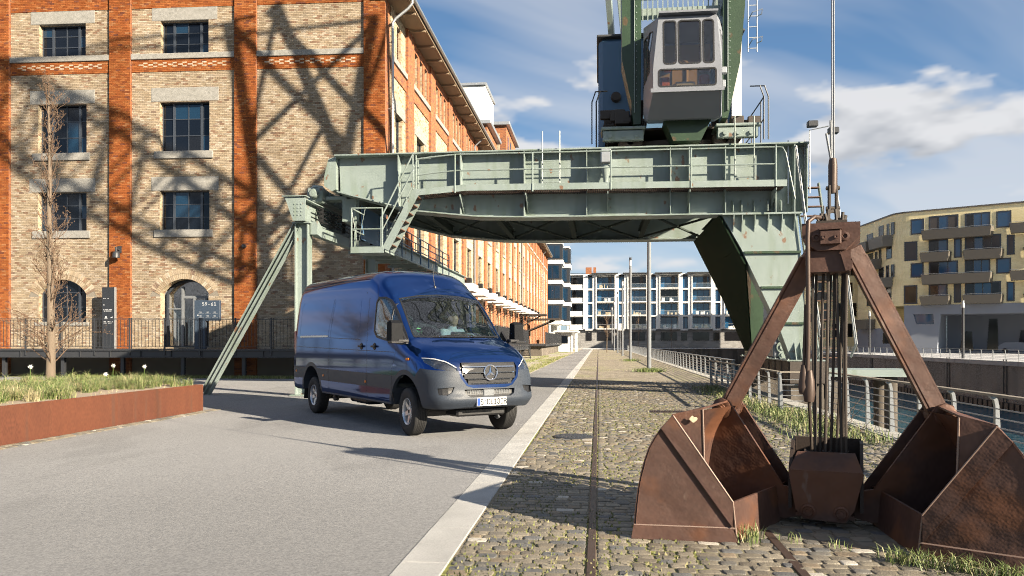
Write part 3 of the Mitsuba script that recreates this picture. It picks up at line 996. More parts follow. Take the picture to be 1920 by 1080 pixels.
# canopies over the side doors, boxes on the wall, awnings further on
CANOPY = []
for k in range(2, 13):
    um = arches[k][0]
    c = thing('door_canopy', f'white box canopy over an arched side door, {ORD[k - 2]} along the warehouse side', 'canopy', 'white door canopies along the warehouse side')
    put('hood', B(MS).cbox(um - 1.2, um + 1.2, 0.002, 1.3, 4.80, 5.32, 0.02), 'white', c)
    bb = B(MS)
    for s in (-1.0, 1.0):
        bb.bar((um + s, 0.0, 3.95), (um + s, 1.2, 4.6), 0.06)
    puts('bracket', bb, 'machinery', c)
for k in range(0, 16):
    u = P0 + k * BAY + 0.62
    c = thing('wall_floodlight', f'small black floodlight box on the {ORD[k]} red pilaster of the warehouse side', 'floodlight', 'black floodlights on the side pilasters')
    put('housing', B(MS).cbox(u - 0.22, u + 0.22, 0.25, 0.62, 5.55, 5.95, 0.03), 'plastic', c)
    put('arm', B(MS).bar((u, 0.13, 5.75), (u, 0.3, 5.75), 0.08).bar((u, 0.35, 5.95), (u, 0.35, 6.4), 0.03), 'plastic', c)
for i, k in enumerate((4, 11, 18)):
    u = P0 + k * BAY - 0.15
    put('downpipe', B(MS).tube([(u, 0.9, 17.0), (u, 0.12, 16.3), (u, 0.12, 1.0)], 0.07, 8), 'postgrey', wh, smooth=40)
# lamps, sign and letterbox panel on the front
l = thing('wall_lamp', 'dark round wall lamp on a bracket on the second red pilaster', 'wall lamp')
b = B(MF).bar((-12.27, 0.13, 5.68), (-12.27, 0.42, 5.72), 0.05).cyl((-12.27, 0.42, 5.78), (-12.27, 0.42, 5.56), 0.05, 10)
b.box(-12.36, -12.18, 0.13, 0.17, 5.55, 5.85)
put('bracket', b, 'darksteel', l)
put('shade', B(MF).lathe([(0.06, 5.60), (0.15, 5.50), (0.16, 5.30), (0.0, 5.31)], (-12.27, 0.42, 0), (0, 0, 1), 20), 'darksteel', l, smooth=40)
l = thing('wall_lamp', 'small dark spotlight on the third red pilaster, beside the door bay', 'wall lamp')
put('body', B(MF).lathe([(0.0, 0), (0.09, 0.0), (0.10, 0.10), (0.07, 0.17), (0, 0.18)], (-6.42, 0.14, 5.80), (0, 1, 0), 16), 'darksteel', l, smooth=40)
put('stem', B(MF).bar((-6.42, 0.13, 5.80), (-6.42, 0.30, 5.70), 0.04), 'darksteel', l)
sg = thing('info_sign', 'tall narrow dark grey information sign with white lettering before the red pilaster', 'sign')
put('panel', B(MF).cbox(-12.74, -12.17, 0.62, 0.74, 1.19, 3.95, 0.01), 'anthracite', sg)
put('edge', B(MF).box(-12.168, -12.14, 0.60, 0.75, 1.19, 3.95), 'galv', sg)
b = B(MF)
for z, w_, h in ((3.42, .30, .03), (2.92, .44, .035), (2.86, .40, .03), (2.38, .46, .035), (2.32, .42, .03)):
    for k in range(int(w_ / 0.035)):
        if rj.random() < 0.82:
            b.box(-12.68 + k * 0.035, -12.68 + k * 0.035 + 0.026, 0.7405, 0.744, z, z + h)
b.box(-12.66, -12.63, 0.7405, 0.744, 3.12, 3.18)
b.lathe([(0.0, 0.003), (0.04, 0.003), (0.04, 0.0)], (-12.55, 0.741, 2.62), (0, 1, 0), 14)
b.ext([(-12.62, 2.52), (-12.48, 2.52), (-12.50, 2.585), (-12.60, 2.585)], (0, 0, 0), UX, UZ, UV, 0.741, 0.744)
b.ext([(-12.36, 2.55), (-12.26, 2.55), (-12.22, 2.63), (-12.32, 2.60)], (0, 0, 0), UX, UZ, UV, 0.741, 0.744)
put('lettering', b, 'signwhite', sg)
mb = thing('letterbox_panel', 'dark blue grey letterbox panel with house numbers 59-61 beside the arched door', 'letterbox panel')
put('panel', B(MF).cbox(-8.22, -7.08, 1.05, 1.22, 2.42, 3.32, 0.01), 'slateblue', mb)
put('foot', B(MF).cbox(-8.22, -7.72, 1.06, 1.21, 1.19, 2.418, 0.01), 'slateblue', mb)
b = text(B(MF), '59-61', 0.15, (-7.55, 1.222, 3.08), UX, UZ)
put('lettering', b, 'signwhite', mb)
b = B(MF)
for i in range(3):
    for j in range(2):
        b.box(-8.05 + i * 0.32, -7.79 + i * 0.32, 1.2205, 1.224, 2.55 + j * 0.17, 2.555 + j * 0.17).box(-7.98 + i * 0.32, -7.88 + i * 0.32, 1.2205, 1.225, 2.62 + j * 0.17, 2.64 + j * 0.17)
b.cyl((-8.05, 1.22, 2.66), (-8.05, 1.226, 2.66), 0.03, 10)
put('slot', b, 'signwhite', mb)
# ---- loading deck with its railing
dk = thing('loading_deck', 'long grey steel loading deck on posts in front of the brick warehouse', 'deck')
DO = 3.30
DX = -5.88
put('deck_plate', B(MF).box(-26, 3.60, 0.2, DO, 1.155, 1.195), 'darksteel', dk)
put('deck_plate', B().box(-9.2, DX, 30.7, 66, 1.156, 1.196), 'darksteel', dk)
b = B(MF)
b.ibeam((-30, DO - 0.08, 1.0), (3.5, DO - 0.08, 1.0), 0.14, 0.30, 0.025)
for k in range(26):
    b.box(-29 + k * 1.3, -28.985 + k * 1.3, DO - 0.15, DO - 0.005, 0.875, 1.125)
put('edge_beam', b, 'darksteel', dk)
b = B().ibeam((DX - 0.08, 30.4, 1.0), (DX - 0.08, 66, 1.0), 0.14, 0.30, 0.025)
put('edge_beam', b, 'darksteel', dk)
for k in range(13):
    put('post', B(MF).ibeam((-28.6 + k * 2.6, DO - 0.3, -0.1), (-28.6 + k * 2.6, DO - 0.3, 0.85), 0.14, 0.14, 0.014), 'darksteel', dk)
for k in range(14):
    b = B().ibeam((DX - 0.6, 32 + k * 2.6, -0.1), (DX - 0.6, 32 + k * 2.6, 0.85), 0.12, 0.12, 0.014)
    if k % 2 == 0:
        b.bar((DX - 0.1, 32 + k * 2.6, 0.85), (DX - 1.0, 32 + k * 2.6, 0.0), 0.09)
    put('post', b, 'darksteel', dk)
b = B(MF)
for k in range(13):
    b.bar((-28.6 + k * 2.6, 0.2, 1.08), (-28.6 + k * 2.6, DO - 0.2, 1.08), 0.1, 0.14)
put('joist', b, 'darksteel', dk, kind='stuff')


def deck_rail(pa, pb, lab, stuff):
    r = thing('deck_railing', lab, 'railing')
    pa, pb = np.array(pa, float), np.array(pb, float)
    L = np.linalg.norm(pb - pa)
    d = (pb - pa) / L
    b = B()
    for z in (1.22, 0.10):
        b.bar(pa + [0, 0, z], pb + [0, 0, z], 0.05, 0.02)
    b.bar(pa + [0, 0, 1.28], pb + [0, 0, 1.28], 0.05, 0.02)
    put('handrail', b, 'darksteel', r)
    n = int(L / 1.45)
    for k in range(n + 1):
        q = pa + d * (k * L / n)
        bb = B().bar(q + [0, 0, -0.25], q + [0, 0, 1.29], 0.055, 0.055)
        if k % 2:
            bb.bar(q + d * 0.09 + [0, 0, 0.0], q + d * 0.09 + [0, 0, 1.27], 0.025, 0.045)
        put('post', bb, 'darksteel', r)
    n = int(L / 0.15)
    bs = B()
    for k in range(n):
        q = pa + d * ((k + 0.5) * L / n)
        if stuff:
            bs.bar(q + [0, 0, 0.1], q + [0, 0, 1.21], 0.022)
        else:
            put('baluster', B().bar(q + [0, 0, 0.1], q + [0, 0, 1.21], 0.016), 'darksteel', r)
    if stuff:
        put('balusters', bs, 'darksteel', r, kind='stuff')


def wf(u, v, z):
    return (MF @ np.array([u, v, z, 1.0]))[:3]


deck_rail(wf(-20.5, DO - 0.05, 1.195), wf(3.55, DO - 0.05, 1.195), 'thin dark bar railing along the front edge of the loading deck', False)
deck_rail((DX - 0.04, 31.0, 1.195), (DX - 0.04, 65.5, 1.195), 'grey bar railing along the side edge of the loading deck', True)
# steps and second deck further back
s2 = thing('side_stairs', 'small grey steel stairs between the two loading decks', 'stairs')
b = B()
for k in range(7):
    b.box(-8.6, DX - 0.1, 66.1 + k * 0.32, 66.4 + k * 0.32, 1.05 - k * 0.165, 1.10 - k * 0.165)
put('tread', b, 'darksteel', s2)
b = B()
for x in (-8.6, DX - 0.1):
    b.bar((x, 66, 1.0), (x, 68.5, 0.0), 0.05, 0.25)
    b.bar((x, 66, 2.1), (x, 68.5, 1.0), 0.05)
    for k in range(4):
        b.bar((x, 66 + k * 0.8, 1.0 - k * 0.35), (x, 66 + k * 0.8, 2.1 - k * 0.35), 0.04)
puts('handrail', b, 'darksteel', s2)
dk2 = thing('loading_deck', 'second grey loading deck further back along the warehouse side', 'deck')
put('deck_plate', B().box(-9.2, -5.4, 80, 118, 1.02, 1.20), 'darksteel', dk2)
put('base', B().box(-9.0, -5.9, 80.5, 117.5, -0.1, 1.01), 'quay', dk2)
deck_rail((-5.45, 80, 1.2), (-5.45, 118, 1.2), 'grey bar railing on the second deck near the kiosk', True)
ks = thing('kiosk', 'small white flat roofed kiosk at the far end of the lane', 'kiosk')
put('roof', B().cbox(-6.6, -2.95, 114, 121, 2.85, 3.12, 0.03), 'white', ks)
put('wall', B().box(-6.4, -4.0, 115, 120.5, -0.05, 2.848), 'white', ks)
put('pier', B().box(-3.45, -3.1, 114.5, 115.0, -0.05, 2.848), 'white', ks)
put('window', B().box(-5.5, -4.5, 114.93, 114.99, 1.2, 2.3), 'pane', ks)
aw = thing('entrance_canopy', 'flat steel entrance canopy on struts at the far end of the warehouse side', 'canopy')
put('roof', B().box(-9.4, -5.0, 100, 104, 4.3, 4.5).box(-9.4, -6.2, 92, 95, 4.6, 4.8), 'machinery', aw)
puts('strut', B().bar((-9.4, 100.5, 2.8), (-5.8, 100.5, 4.3), 0.16).bar((-9.4, 103.5, 2.8), (-5.8, 103.5, 4.3), 0.16).bar((-9.4, 93, 3.2), (-6.9, 93, 4.6), 0.14), 'machinery', aw)
# ------------------------------------------------------------------ the green half portal crane
cr = thing('harbour_crane', 'pale green half portal harbour crane with grey cab spanning the lane', 'crane')
YF, YR = 21.5, 26.5
PXZ, PY = ((1, 0, 0), (0, 0, 1)), (0, 1, 0)


def girder(y, s):
    """One plate girder; s = -1 faces the viewer."""
    low = [(-7.35, 5.78), (-7.0, 5.68), (-5.14, 5.20), (-3.3, 5.0), (-1.8, 4.965), (5.35, 4.95)]
    b = B()
    b.ext(low + [(5.52, 5.0), (5.52, 6.76), (-7.38, 6.76)], (0, y, 0), *PXZ, PY, -0.012, 0.012)
    b.box(-7.42, 5.55, y - 0.34, y + 0.34, 6.762, 6.80)
    pts = low
    for p, q in zip(pts[:-1], pts[1:]):
        b.bar((p[0], y, p[1] - 0.02), (q[0] + 0.01, y, q[1] - 0.02), 0.66, 0.035)
    k = put('girder', b, 'green', cr)
    sb = B()
    for x in (-5.58, -3.81, -2.03, -0.32, 1.93, 2.43, 3.38, 4.69, 5.17, 5.49):
        zb = np.interp(x, [p[0] for p in low], [p[1] for p in low])
        sb.box(x - 0.012, x + 0.012, y - 0.32 if s < 0 else y + 0.014, y - 0.014 if s < 0 else y + 0.32, zb, 6.76)
    puts('stiffener', sb, 'green', k)
    rv = B()
    for z in (6.66,):
        for i in range(120):
            x = -7.2 + i * 0.106
            rv.cyl((x, y - 0.014, z), (x, y - 0.026, z), 0.012, 6)
    put('rivet', rv, 'green', k, kind='stuff')
    return k


gf = girder(YF, -1)
gr = girder(YR, 1)
b = B()
b.ext([(-7.78, 6.22), (-7.66, 6.72), (-7.43, 6.79), (-7.43, 5.85), (-7.55, 5.80), (-7.78, 5.95)], (0, YF - 0.16, 0), *PXZ, PY, 0, YR - YF + 0.3)
put('end_plate', b, 'green', cr)
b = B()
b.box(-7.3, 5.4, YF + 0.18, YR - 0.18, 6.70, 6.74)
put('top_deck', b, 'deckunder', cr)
# bracing between the girders' bottom flanges
b = B()
xs = (-6.8, -5.0, -2.9, -0.8, 1.4, 3.5, 5.2)
low = lambda x: float(np.interp(x, [-7.35, -7.0, -5.14, -3.3, -1.8], [5.78, 5.68, 5.20, 5.0, 4.96]))
for i, x in enumerate(xs):
    b.ibeam((x, YF + 0.19, low(x) + 0.16), (x, YR - 0.19, low(x) + 0.16), 0.16, 0.26, 0.02)
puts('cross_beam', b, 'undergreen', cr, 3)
b = B()
for x0, x1 in zip(xs[:-1], xs[1:]):
    b.bar((x0 + .1, YF + 0.2, low(x0) + 0.03), (x1 - .1, YR - 0.2, low(x1) + 0.03), 0.07, 0.05)
    b.bar((x0 + .1, YR - 0.2, low(x0) + 0.08), (x1 - .1, YF + 0.2, low(x1) + 0.08), 0.07, 0.05)
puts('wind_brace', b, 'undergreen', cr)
# walkway on the front girder
WY = 20.72
b = B()
wp = [(-4.95, 5.56), (-3.6, 5.66), (4.86, 5.60)]
for p, q in zip(wp[:-1], wp[1:]):
    b.bar((p[0], WY, p[1] + 0.03), (q[0], WY, q[1] + 0.03), 0.02, 0.17)
wk = put('walkway', b, 'green', cr, label='pale edge plate of the walkway along the front girder')
b = B()
for p, q in zip(wp[:-1], wp[1:]):
    n = int((q[0] - p[0]) / 0.05)
    for k in range(n):
        t = (k + 0.5) / n
        x, z = p[0] + t * (q[0] - p[0]), p[1] + t * (q[1] - p[1])
        b.box(x - 0.008, x + 0.008, WY + 0.012, YF - 0.02, z - 0.03, z)
for yy in (WY + 0.02, WY + 0.2, WY + 0.38, WY + 0.56, YF - 0.05):
    for p, q in zip(wp[:-1], wp[1:]):
        b.bar((p[0], yy, p[1] - 0.012), (q[0], yy, q[1] - 0.012), 0.02, 0.03)
put('grating', b, 'rustrail', wk, kind='stuff')
b = B()
for x in (-3.75, -1.95, 0.25, 2.4, 4.6):
    b.ext([(YF - 0.02, 5.52), (WY + 0.02, 5.52), (WY + 0.02, 5.46), (YF - 0.02, 5.08)], (x, 0, 0), (0, 1, 0), (0, 0, 1), (1, 0, 0), -0.012, 0.012)
puts('bracket', b, 'green', wk)
b = B()
for z in (6.60, 6.16):
    b.tube([(-4.95, WY, z - 0.10), (-4.5, WY, z - 0.05), (-3.85, WY, z), (4.58, WY, z - 0.03)], 0.021, 7)
b.tube([(4.58, WY, 6.57), (4.75, WY, 6.55), (4.83, WY, 6.4), (5.05, WY - 0.05, 5.2)], 0.021, 7)
put('handrail', b, 'green', wk, smooth=50)
for x in (-4.95, -3.87, -1.76, 0.33, 2.42, 4.58):
    put('rail_post', B().tube([(x, WY - 0.012, 5.55), (x, WY - 0.012, 6.60)], 0.024, 7), 'green', wk)
# ladders on the girder's face, box and feed horn
for x0, x1, z0 in ((-1.52, -1.05, 5.75), (3.60, 4.10, 5.75)):
    b = B()
    for x in (x0, x1):
        b.tube([(x, YF - 0.42, z0), (x, YF - 0.42, 7.25 if x0 < 0 else 7.5), ], 0.02, 6)
    for k in range(4):
        z = z0 + 0.12 + k * 0.29
        b.bar((x0, YF - 0.42, z), (x1, YF - 0.42, z), 0.03, 0.025)
    put('ladder', b, 'green', cr)
b = B().cbox(0.06, 0.34, YF - 0.44, YF - 0.02, 6.35, 6.74, 0.03)
put('control_box', b, 'galv', cr)
put('feed_horn', B().lathe([(0.14, 6.33), (0.13, 6.2), (0.07, 5.95), (0.07, 5.85)], (0.2, YF - 0.25, 0), (0, 0, 1), 14), 'green', cr, smooth=40)
# left stairs and landing
LZ = 4.02
ld = put('landing', B().box(-6.70, -5.80, 20.45, 21.6, LZ - 0.05, LZ).box(-6.70, -5.78, 20.42, 20.45, LZ - 0.10, LZ + 0.07), 'green', cr, label='small green landing at the foot of the left crane stairs')
b = B()
for x in (-6.68, -5.82):
    b.tube([(x, 20.44, LZ), (x, 20.44, LZ + 1.12)], 0.022, 7)
b.tube([(-6.68, 20.44, LZ + 1.12), (-5.82, 20.44, LZ + 1.12)], 0.022, 7).tube([(-6.68, 20.44, LZ + 0.55), (-5.82, 20.44, LZ + 0.55)], 0.018, 7)
b.tube([(-6.68, 20.44, LZ + 1.12), (-6.68, 21.6, LZ + 1.12)], 0.022, 7).tube([(-6.68, 20.44, LZ + 0.55), (-6.68, 21.6, LZ + 0.55)], 0.018, 7)
b.tube([(-6.68, 20.44, LZ + 1.1), (-6.5, 20.44, LZ + 0.1), (-6.3, 20.44, LZ + 1.1)], 0.008, 5)
put('handrail', b, 'green', ld)
S0, S1 = np.array([-5.74, 20.75, LZ]), np.array([-4.86, 20.75, 5.62])
sl = B()
for dy in (-0.28, 0.28):
    sl.bar(S0 + [0, dy, 0], S1 + [0, dy, 0], 0.03, 0.20)
stl = put('left_stairs', sl, 'green', cr, label='steep green stairs with rusty treads at the crane girder\'s left end')
for k in range(7):
    q = S0 + (S1 - S0) * (k + 0.6) / 7.4
    put('tread', B().box(q[0] - 0.12, q[0] + 0.10, q[1] - 0.26, q[1] + 0.26, q[2] - 0.015, q[2] + 0.01), 'stairtread', stl)
b = B()
for dy in (-0.3, 0.3):
    o = np.array([-0.12, dy, 0])
    b.tube([S0 + o + [0, 0, 0.85], S1 + o + [0, 0, 0.95], S1 + o + [0.35, 0, 0.98]], 0.021, 7)
    b.tube([S0 + o + [0, 0, 0.45], S1 + o + [0, 0, 0.5]], 0.017, 7)
    b.tube([S0 + o, S0 + o + [0, 0, 0.85]], 0.021, 7).tube([S1 + o, S1 + o + [0, 0, 0.95]], 0.021, 7)
put('handrail', b, 'green', stl)
# end carriage on the runway
ec = B()
ec.box(-8.42, -7.98, 21.75, 26.6, 5.60, 5.64).box(-8.42, -7.98, 21.75, 26.6, 5.93, 5.97).box(-8.40, -8.37, 21.8, 26.6, 5.64, 5.93).box(-8.03, -8.0, 21.8, 26.6, 5.64, 5.93)
eck = put('end_carriage', ec, 'green', cr)
b = B()
for k in range(8):
    b.box(-8.0, -7.9, 22.2 + k * 0.55, 22.23 + k * 0.55, 5.64, 5.93)
puts('stiffener', b, 'green', eck)
b = B().lathe([(0.0, -0.06), (0.10, -0.05), (0.14, 0.0), (0.14, 0.12), (0.17, 0.12), (0.17, 0.30)], (-8.2, 21.6, 5.80), (0, 1, 0), 20)
b.cbox(-8.44, -7.96, 21.72, 22.2, 5.56, 6.0, 0.04).lathe([(0.0, 6.10), (0.15, 6.08), (0.22, 6.0)], (-8.2, 21.95, 0), (0, 0, 1), 16)
put('motor', b, 'green', eck, smooth=40)
b = B().cbox(-7.95, -7.3, 21.9, 22.4, 5.66, 5.76, 0.01).cbox(-7.95, -7.3, 25.8, 26.3, 5.66, 5.76, 0.01).box(-7.4, -6.9, 21.8, 22.4, 5.0, 5.66).box(-7.0, -6.94, 21.65, 21.7, 4.1, 5.6)
puts('bearing', b, 'green', eck)
# runway on posts
rw_ = thing('crane_runway', 'green steel runway on posts beside the warehouse that carries the crane\'s left end', 'runway')
b = B()
b.ibeam((-8.2, 20.55, 5.16), (-8.2, 47, 5.16), 0.34, 0.62, 0.03)
b.bar((-8.2, 20.5, 5.49), (-8.2, 47, 5.49), 0.07, 0.06)
rb = put('beam', b, 'green', rw_)
b = B()
b.ext([(-8.60, 5.50), (-8.0, 5.47), (-8.02, 4.84), (-8.36, 4.84)], (0, 20.5, 0), *PXZ, PY, 0, 0.03)
b.box(-8.66, -7.98, 20.44, 20.75, 5.505, 5.53)
for i in range(3):
    for j in range(4):
        b.cyl((-8.32 + i * 0.10, 20.5, 5.0 + j * 0.1), (-8.32 + i * 0.10, 20.48, 5.0 + j * 0.1), 0.018, 6)
put('end_bracket', b, 'green', rw_)
for i in range(4):
    b = B().tube([(-7.93, 21.2, 5.33 - i * 0.12), (-7.93, 30, 5.33 - i * 0.12)], 0.02, 6)
    put('conductor_rail', b, 'plastic', rw_)
b = B()
for k in range(9):
    b.box(-8.02, -7.90, 21.6 + k, 21.63 + k, 4.92, 5.36)
puts('hanger', b, 'plastic', rw_)
b = B().ext([(0, 0), (0.14, 0), (0.40, -0.13), (7, -0.13), (7, -0.40), (0.3, -0.40), (0, -0.36)], (-7.88, 20.8, 4.86), (0, 1, 0), (0, 0, 1), (1, 0, 0), -0.10, 0.10)
put('side_beam', b, 'green', rw_)
b = B().box(-7.78, -6.8, 23.6, 35, 4.42, 4.47)
ww = put('walkway', b, 'green', rw_)
b = B()
for z in (0.5, 0.75, 1.0):
    b.tube([(-6.82, 23.6, 4.45 + z), (-6.82, 35, 4.45 + z)], 0.02, 6)
for k in range(9):
    b.bar((-6.82, 23.6 + k * 1.42, 4.42), (-6.82, 23.6 + k * 1.42, 5.45), 0.04)
b.box(-6.835, -6.81, 21.8, 25.5, 4.47, 5.45)
put('handrail', b, 'steelblue', ww)
b = B()
for k in range(8):
    b.ibeam((-7.95, 24 + k * 1.55, 4.36), (-6.8, 24 + k * 1.55, 4.36), 0.08, 0.10, 0.012)
puts('bracket', b, 'green', ww, 3)
for i, y in enumerate((20.85, 27.4, 34.0, 40.6)):
    p = B().ibeam((-8.2, y, 0.0), (-8.2, y, 4.84), 0.32, 0.38, 0.028, up=(1, 0, 0))
    p.M = None
    put('post', p, 'green', rw_)
    puts('base_plate', B().cbox(-8.5, -7.9, y - 0.28, y + 0.28, 0.0, 0.04, 0.008).box(-8.45, -7.95, y - 0.2, y + 0.2, 4.80, 4.845), 'green', rw_)
b = B()
p, q = np.array([-8.36, 20.85, 4.75]), np.array([-11.13, 20.92, 0.02])
b.bar(p, q, 0.02, 0.24, up=(0, 1, 0))
dd = vnorm(q - p)
sd = np.cross(dd, (0, 1, 0))
for s in (-1, 1):
    b.bar(p + sd * s * 0.11, q + sd * s * 0.11, 0.2, 0.02, up=sd)
put('strut', b, 'green', rw_, label='slanting green strut that braces the front runway post')
# the leg on the water side
b = B()
fp = [(3.30, 4.93), (3.82, 4.0), (4.84, 1.79), (5.12, 1.02), (5.56, 1.02), (5.36, 4.0), (5.27, 4.93)]
b.ext(fp, (0, 21.34, 0), *PXZ, PY, 0, 0.55)
lg = put('leg', b, 'green', cr, label='tapered near leg of the crane with horizontal ribs')
b = B()
for z in (3.9, 2.96, 2.0):
    x0 = np.interp(z, [1.02, 1.79, 4.0, 4.93], [5.12, 4.84, 3.82, 3.30])
    x1 = np.interp(z, [1.02, 4.0], [5.56, 5.36])
    b.box(x0 + 0.02, x1 - 0.02, 21.26, 21.338, z - 0.03, z + 0.03)
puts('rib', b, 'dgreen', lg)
b = B()
for x in (3.6, 3.82, 4.15, 4.5, 4.85, 5.18):
    b.ext([(21.338, 4.90), (21.18, 4.90), (21.18, 4.75), (21.338, 4.45)], (x, 0, 0), (0, 1, 0), (0, 0, 1), (1, 0, 0), -0.01, 0.01)
    b.ext([(21.48, 5.0), (21.26, 5.0), (21.26, 5.25), (21.48, 5.35)], (x, 0, 0), (0, 1, 0), (0, 0, 1), (1, 0, 0), -0.01, 0.01)
b.box(3.3, 5.3, 21.17, 21.48, 4.902, 4.925)
puts('gusset', b, 'green', lg)
b = B()
for x in (5.2, 5.35, 5.5):
    b.ext([(21.338, 1.02), (21.1, 1.02), (21.338, 1.5)], (x, 0, 0), (0, 1, 0), (0, 0, 1), (1, 0, 0), -0.012, 0.012)
puts('foot_gusset', b, 'green', lg)
# sloping inner plate with its cut-out, rear leg
def slope(y, z):
    return (float(np.interp(z, [1.02, 1.79, 4.0, 4.93], [5.0, 4.72, 3.72, 3.22])), y, z)
b = B()
top = [(21.36, 4.93), (26.9, 4.93), (26.9, 3.0), (26.9, 1.02), (26.15, 1.02), (21.9, 3.3), (21.36, 3.6)]
tri = trimesh.creation.triangulate_polygon(Polygon(top), engine='earcut')
v2 = np.array(tri[0])
v = [slope(*p) for p in v2]
w = [(p[0] + 0.04, p[1], p[2]) for p in v]
n = len(v)
ff = np.array(tri[1])
F = [ff, ff[:, ::-1] + n]
for i in range(n):
    j = (i + 1) % n
    F.append(np.array([[i, i + n, j], [j, i + n, j + n]]))
b.add(v + w, np.vstack(F))
ip = put('inner_plate', b, 'shadegreen', cr, label='sloping green inner plate of the crane leg, darkened for its shade')
b = B()
for z in (4.0, 2.95):
    q0, q1 = slope(22.0, z), slope(26.9, z)
    b.bar((q0[0] - 0.02, 22.0 if z > 3.3 else 23.2, z), (q1[0] - 0.02, 26.9, z), 0.03, 0.02)
puts('rib', b, 'shadegreen', ip)
b = B()
b.ext([(4.92, 1.02), (5.34, 1.02), (5.40, 4.9), (5.0, 4.9)], (0, 26.05, 0), *PXZ, PY, 0, 0.85)
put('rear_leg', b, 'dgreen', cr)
b = B()
b.box(4.98, 5.9, 20.9, 27.6, 0.42, 1.0)
for k in range(9):
    b.box(4.96, 4.98, 21.0 + k * 0.8, 21.03 + k * 0.8, 0.42, 1.0)
bk = put('base_beam', b, 'machinery', cr)
b = B().box(4.9, 5.95, 20.88, 27.62, 1.002, 1.03)
for k in range(14):
    b.cyl((4.95, 21.0 + k * 0.5, 1.03), (4.95, 21.0 + k * 0.5, 1.06), 0.03, 6)
put('flange', b, 'green', bk)
b = B().cbox(5.1, 5.7, 23.4, 24.3, 1.04, 1.85, 0.04)
put('gearbox', b, 'cabgrey', bk)
b = B()
for y, z, r in ((23.36, 1.35, 0.17), (23.36, 1.62, 0.13), (23.36, 1.12, 0.11)):
    b.lathe([(0, -0.06), (r * 0.5, -0.06), (r * 0.55, -0.02), (r, -0.02), (r, 0.06)], (5.35, y, z), (0, 1, 0), 20)
puts('gear_cover', b, 'green', bk, smooth=35)
b = B()
b.box(5.9, 8.2, 20.9, 22.4, 0.6, 0.78)
put('side_platform', b, 'green', bk)
b = B()
for x in (6.1, 7.6):
    for y in (21.2, 22.0):
        b.cyl((x, y, -4.5), (x, y, 0.6), 0.16, 12)
for y in (21.6, 26.6):
    b.cbox(5.0, 5.9, y - 0.5, y + 0.5, -4.5, 0.41, 0.05)
puts('pile', b, 'quay', bk, smooth=40)
# long stairs on the leg's outer side
b = B()
p0, p1 = np.array([5.36, 21.95, 5.85]), np.array([6.02, 21.95, 0.95])
for dx in (0.0, 0.62):
    b.bar(p0 + [dx, 0, 0], p1 + [dx, 0, 0], 0.16, 0.03, up=(1, 0, 0))
rs = put('right_stairs', b, 'green', cr, label='steep green ladder stairs on the outer side of the crane leg')
for k in range(19):
    q = p0 + (p1 - p0) * (k + 0.5) / 19
    put('tread', B().box(q[0] + 0.02, q[0] + 0.60, q[1] - 0.10, q[1] + 0.10, q[2] - 0.015, q[2] + 0.01), 'stairtread', rs)
b = B()
for dx in (-0.16, 0.72):
    for o in (0.66, 0.78):
        b.tube([p0 + [dx, -o, 0.85], p0 + [dx + 0.1, -o, 0.1], p1 + [dx, -o, 0.5], p1 + [dx, -o * 0.4, 0.15]], 0.022, 6)
puts('handrail', b, 'railgrey', rs)
b = B()
for x in (5.05, 5.48):
    b.bar((x, YF - 0.1, 5.2), (x, YF - 0.1, 6.9), 0.03)
b.tube([(5.50, 21.0, 5.4), (5.50, 21.0, 7.05), (5.95, 20.9, 7.12)], 0.018, 6)
put('lamp_mast', b, 'galv', cr)
for x, y, z, t in ((5.55, 20.98, 7.16, 0.1), (6.05, 20.9, 6.95, 0.45)):
    b = B().cbox(x - 0.13, x + 0.13, y - 0.14, y + 0.04, z - 0.05, z + 0.11, 0.02)
    put('floodlight', b, 'darksteel', cr)
# ---- slewing upper works
b = B()
b.lathe([(0, 6.81), (2.25, 6.81), (2.25, 6.92), (2.1, 6.92), (2.1, 7.2), (0, 7.2)], (2.2, 24.2, 0), (0, 0, 1), 48)
put('slew_ring', b, 'machinery', cr, smooth=30)
rg = np.random.default_rng(3)
b = B()
for x in (0.55, 3.85):
    for y in (22.15, 26.0):
        b.lathe([(0.08, -0.14), (0.30, -0.14), (0.34, -0.10), (0.34, 0.10), (0.30, 0.14), (0.08, 0.14)], (x + (0.35 if x < 2 else -0.35), y, 7.12), (0, 1, 0), 22)
puts('wheel', b, 'machinery', cr, smooth=35)
b = B()
for x0, x1 in ((0.12, 1.25), (3.25, 4.35)):
    b.cbox(x0, x1, 21.75, 21.95, 7.12, 7.40, 0.02).cbox(x0 - 0.05, x1 + 0.05, 21.7, 22.6, 7.42, 7.50, 0.02)
    for k in range(3):
        xx = x0 + 0.2 + k * (x1 - x0 - 0.4) / 2
        b.cyl((xx, 21.75, 7.24), (xx, 21.68, 7.24), 0.06, 12)
puts('bogie', b, 'green', cr, 5)
b = B()
for k in range(26):
    x, y, z = rg.uniform(0.1, 1.3), rg.uniform(22.2, 23.6), rg.uniform(7.5, 8.2)
    s = rg.uniform(0.06, 0.22, 3)
    b.cbox(x - s[0], x + s[0], y - s[1], y + s[1], z - s[2], z + s[2], 0.02)
for k in range(14):
    x, y, z = rg.uniform(3.4, 4.4), rg.uniform(22.4, 23.8), rg.uniform(7.5, 8.0)
    s = rg.uniform(0.06, 0.2, 3)
    b.cbox(x - s[0], x + s[0], y - s[1], y + s[1], z - s[2], z + s[2], 0.02)
b.box(0.2, 4.2, 22.2, 27.5, 7.5, 7.56)
put('machinery', b, 'machinery', cr)
b = B().cbox(0.02, 4.42, 24.6, 28.8, 7.25, 11.1, 0.12)
hs = put('machine_house', b, 'steelblue', cr, label='grey machine house behind the crane cab, tinted blue for skylight')
b = B()
